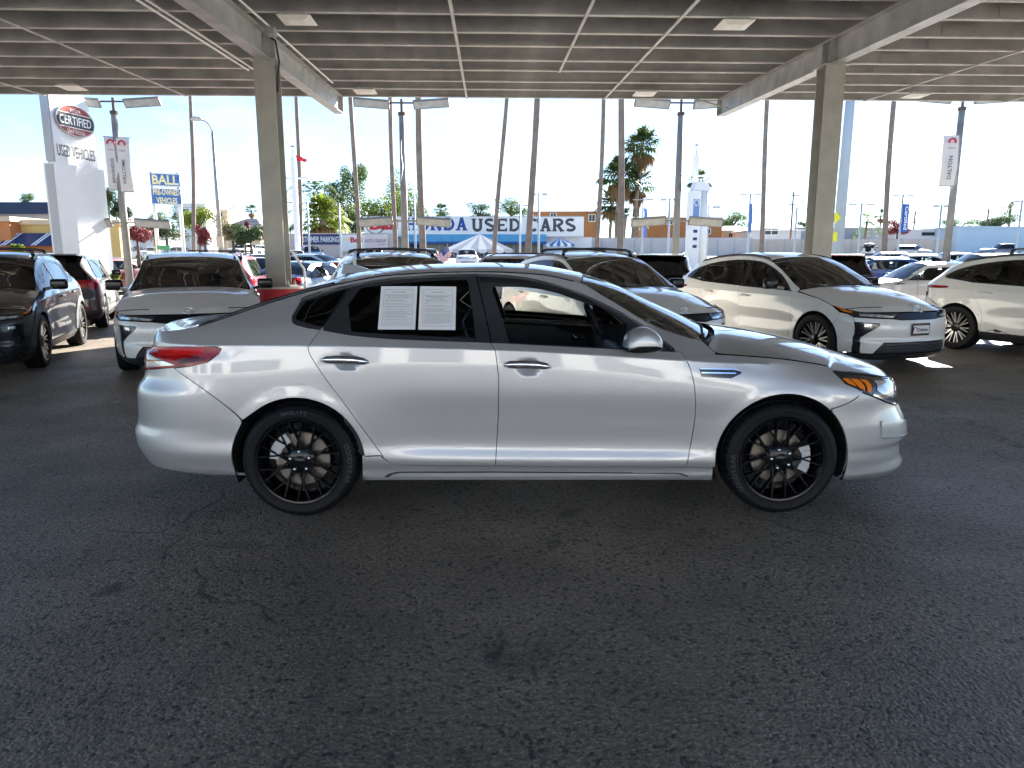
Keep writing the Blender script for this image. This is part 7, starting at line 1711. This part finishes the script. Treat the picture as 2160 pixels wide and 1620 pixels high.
crown_palm(601, 452, 175, 13, 'distant thin palm left of the ball topped pole', seed=13, n=26, r=.2)
crown_palm(930, 445, 202, 20, 'distant palm pair above the storefront sign', seed=14, n=40, r=.3)
crown_palm(1320, 452, 118, 40, 'young green palm at the foot of the palm clump', 'feather', 40, 'palm', seed=15, skirt=False, r=.3)
crown_palm(1290, 430, 125, 38, 'bushy fan palm low on the left of the palm clump', seed=16, n=50, lf='dark', r=.3)
def tree(px, pyc, rx, ry, Y, lf, label, seed, dens=1., lobes=7, pybase=None):
    rnd = random.Random(seed); c = at(px, pyc, Y); k = Y / FPX; RX, RZ = rx * k, ry * k; z0 = gz(Y); t = thing('tree', label, 'tree', (c.x, Y, z0))
    cz = c.z - z0
    mb = MB(); mb.tube([(0, 0, -.1), (.05 * RX, 0, cz * .5), (0, 0, cz)], [.09 * RX + .08, .06 * RX + .06, .03 * RX], 8)
    cs = []
    for i in range(lobes):
        a = 2 * math.pi * i / lobes + rnd.random(); q = .35 + .45 * rnd.random(); s = .34 + .22 * rnd.random()
        o = Vector((math.cos(a) * q * RX, math.sin(a) * q * RX * .8, (rnd.random() * 1.5 - .75) * RZ)); cs.append((o, s)); mb.tube([(0, 0, max(.2, cz - RZ * .6)), tuple(o * .6 + Vector((0, 0, cz - .1 * RZ))), tuple(o + Vector((0, 0, cz)))], [.05 * RX, .03 * RX, .012 * RX], 5)
    cs.append((Vector((0, 0, 0)), .55)); mb.build('trunk', M_BARK, t, smooth=True, kind='stuff')
    mb = MB(); ls = max(.07, .038 * min(RX, RZ) + .03)
    for o, s in cs:
        for _ in range(int(620 * dens)):
            d = Vector((rnd.gauss(0, 1), rnd.gauss(0, 1), rnd.gauss(0, 1))).normalized(); r = (.55 + .5 * rnd.random() ** .6)
            p = o + Vector((d.x * RX * s * r, d.y * RX * s * r, d.z * RZ * s * r)) + Vector((0, 0, cz)); u = Vector((rnd.gauss(0, 1), rnd.gauss(0, 1), rnd.gauss(0, .6))).normalized(); v = u.cross(d if abs(u.dot(d)) < .9 else Vector((0, 0, 1))).normalized(); l = ls * (.6 + .9 * rnd.random())
            mb.add([p - u * l, p + v * l * .55, p + u * l, p - v * l * .55], [(0, 1, 2, 3)])
    mb.build('crown', LF[lf], t)
TR = [(713, 430, 32, 38, 95, 'pepper', 'grey green tree behind the low fan palm'), (748, 398, 27, 40, 98, 'pepper', 'tall pepper tree top behind the thin palm trunk'), (790, 446, 52, 42, 92, 'lime', 'broad yellow green pepper tree left of the storefront sign'), (836, 412, 25, 48, 96, 'pepper', 'upright pepper tree behind the lot light by the storefront'), (866, 436, 30, 50, 90, 'pepper', 'pepper tree close behind the storefront sign end'), (735, 470, 30, 20, 88, 'green', 'low green shrubbery under the pepper trees'),
      (1010, 446, 26, 13, 120, 'dark', 'round dark tree above the used letters'), (1078, 440, 34, 18, 115, 'green', 'broad green tree between the palm trunks'), (935, 450, 18, 10, 130, 'dark', 'small tree under the distant palm pair'), (1544, 468, 28, 16, 115, 'green', 'rounded green tree right of the low brown apartment house'), (2022, 476, 34, 12, 90, 'green', 'clipped hedge like tree left of the dealer banner pole'), (2082, 470, 28, 10, 92, 'dark', 'low tree left on the pale blue warehouse'), (2110, 466, 26, 14, 92, 'dark', 'low dark tree right on the pale blue warehouse'), (1893, 480, 22, 12, 82, 'red', 'red bougainvillea mass over the white warehouse'), (1697, 473, 10, 7, 120, 'dark', 'tiny round tree behind the warehouse'), 
      (228, 424, 7, 22, 62, 'dark', 'narrow dark cypress beside the pylon'), (243, 434, 16, 22, 64, 'dark', 'dark tree beside the cypress'), (262, 450, 14, 22, 70, 'dark', 'dark green tree behind the lot light with banners'), (322, 470, 26, 18, 85, 'green', 'green tree left of the blue pole sign'), (348, 478, 30, 22, 80, 'dark', 'dark green tree behind the blue pole sign'), (415, 468, 32, 24, 78, 'lime', 'yellow green tree behind the palm trunk'), (287, 488, 22, 19, 64, 'red', 'red leaved shrub beside the lot light with banners'), (430, 495, 14, 19, 62, 'red', 'red leaved shrub right of the palm trunk'), (489, 488, 26, 20, 66, 'olive', 'olive brown tree behind the street light'), (515, 490, 8, 18, 67, 'red', 'red leaved shrub beside the olive tree'), (527, 495, 26, 18, 62, 'dark', 'dark green tree left of the canopy column'), (384, 448, 22, 14, 150, 'dark', 'distant dark tree before the white apartment block'), (493, 450, 16, 12, 170, 'olive', 'distant pale tree above the dark pitched roof'), (612, 478, 16, 10, 110, 'dark', 'dark tree between column and ball topped pole'), (58, 420, 12, 10, 90, 'green', 'tree top above the dark slate roof'), (37, 524, 12, 8, 40, 'lime', 'bright shrub under the navy awning'), (241, 590, 8, 12, 21.6, 'lime', 'bright green plant at the foot of the pylon')]
for i, (px, py, rx, ry, Y, lf, lb) in enumerate(TR): tree(px, py, rx * 1.25, ry * 1.25, Y * 1.4 if Y > 76 else Y, lf, lb, 40 + i, lobes=6 if rx < 20 else 8, dens=.6 if rx < 20 else 1.)
# ---------------------------------------------------------------- unseen pale building added behind the camera for reflections and fill light
M_REFL = mat('reflector_render', (.72, .71, .69), .7, noise=.08, nscale=1.5)
M_REFLG = mat('reflector_glass', (.03, .035, .04), .08, spec=.8)
def add_reflector_building():
    t = thing('reflector_building', 'long pale unseen building added behind the camera to reflect light', 'building', (0, -30, 0))
    mb = MB(); mb.box((0, -4, 2.4), (80, 8, 4.8)); mb.build('wall', M_REFL, t)
    for i in range(12):
        mb = MB(); mb.box((-31 + i * 5.6, .02, 1.5), (3.6, .12, 2.5)); mb.build('window', M_REFLG, t)
    mb = MB(); mb.box((0, .1, 4.8), (80.4, .6, .4)); mb.build('parapet', mat('parapet_white', (.75, .75, .74), .6), t)
add_reflector_building()
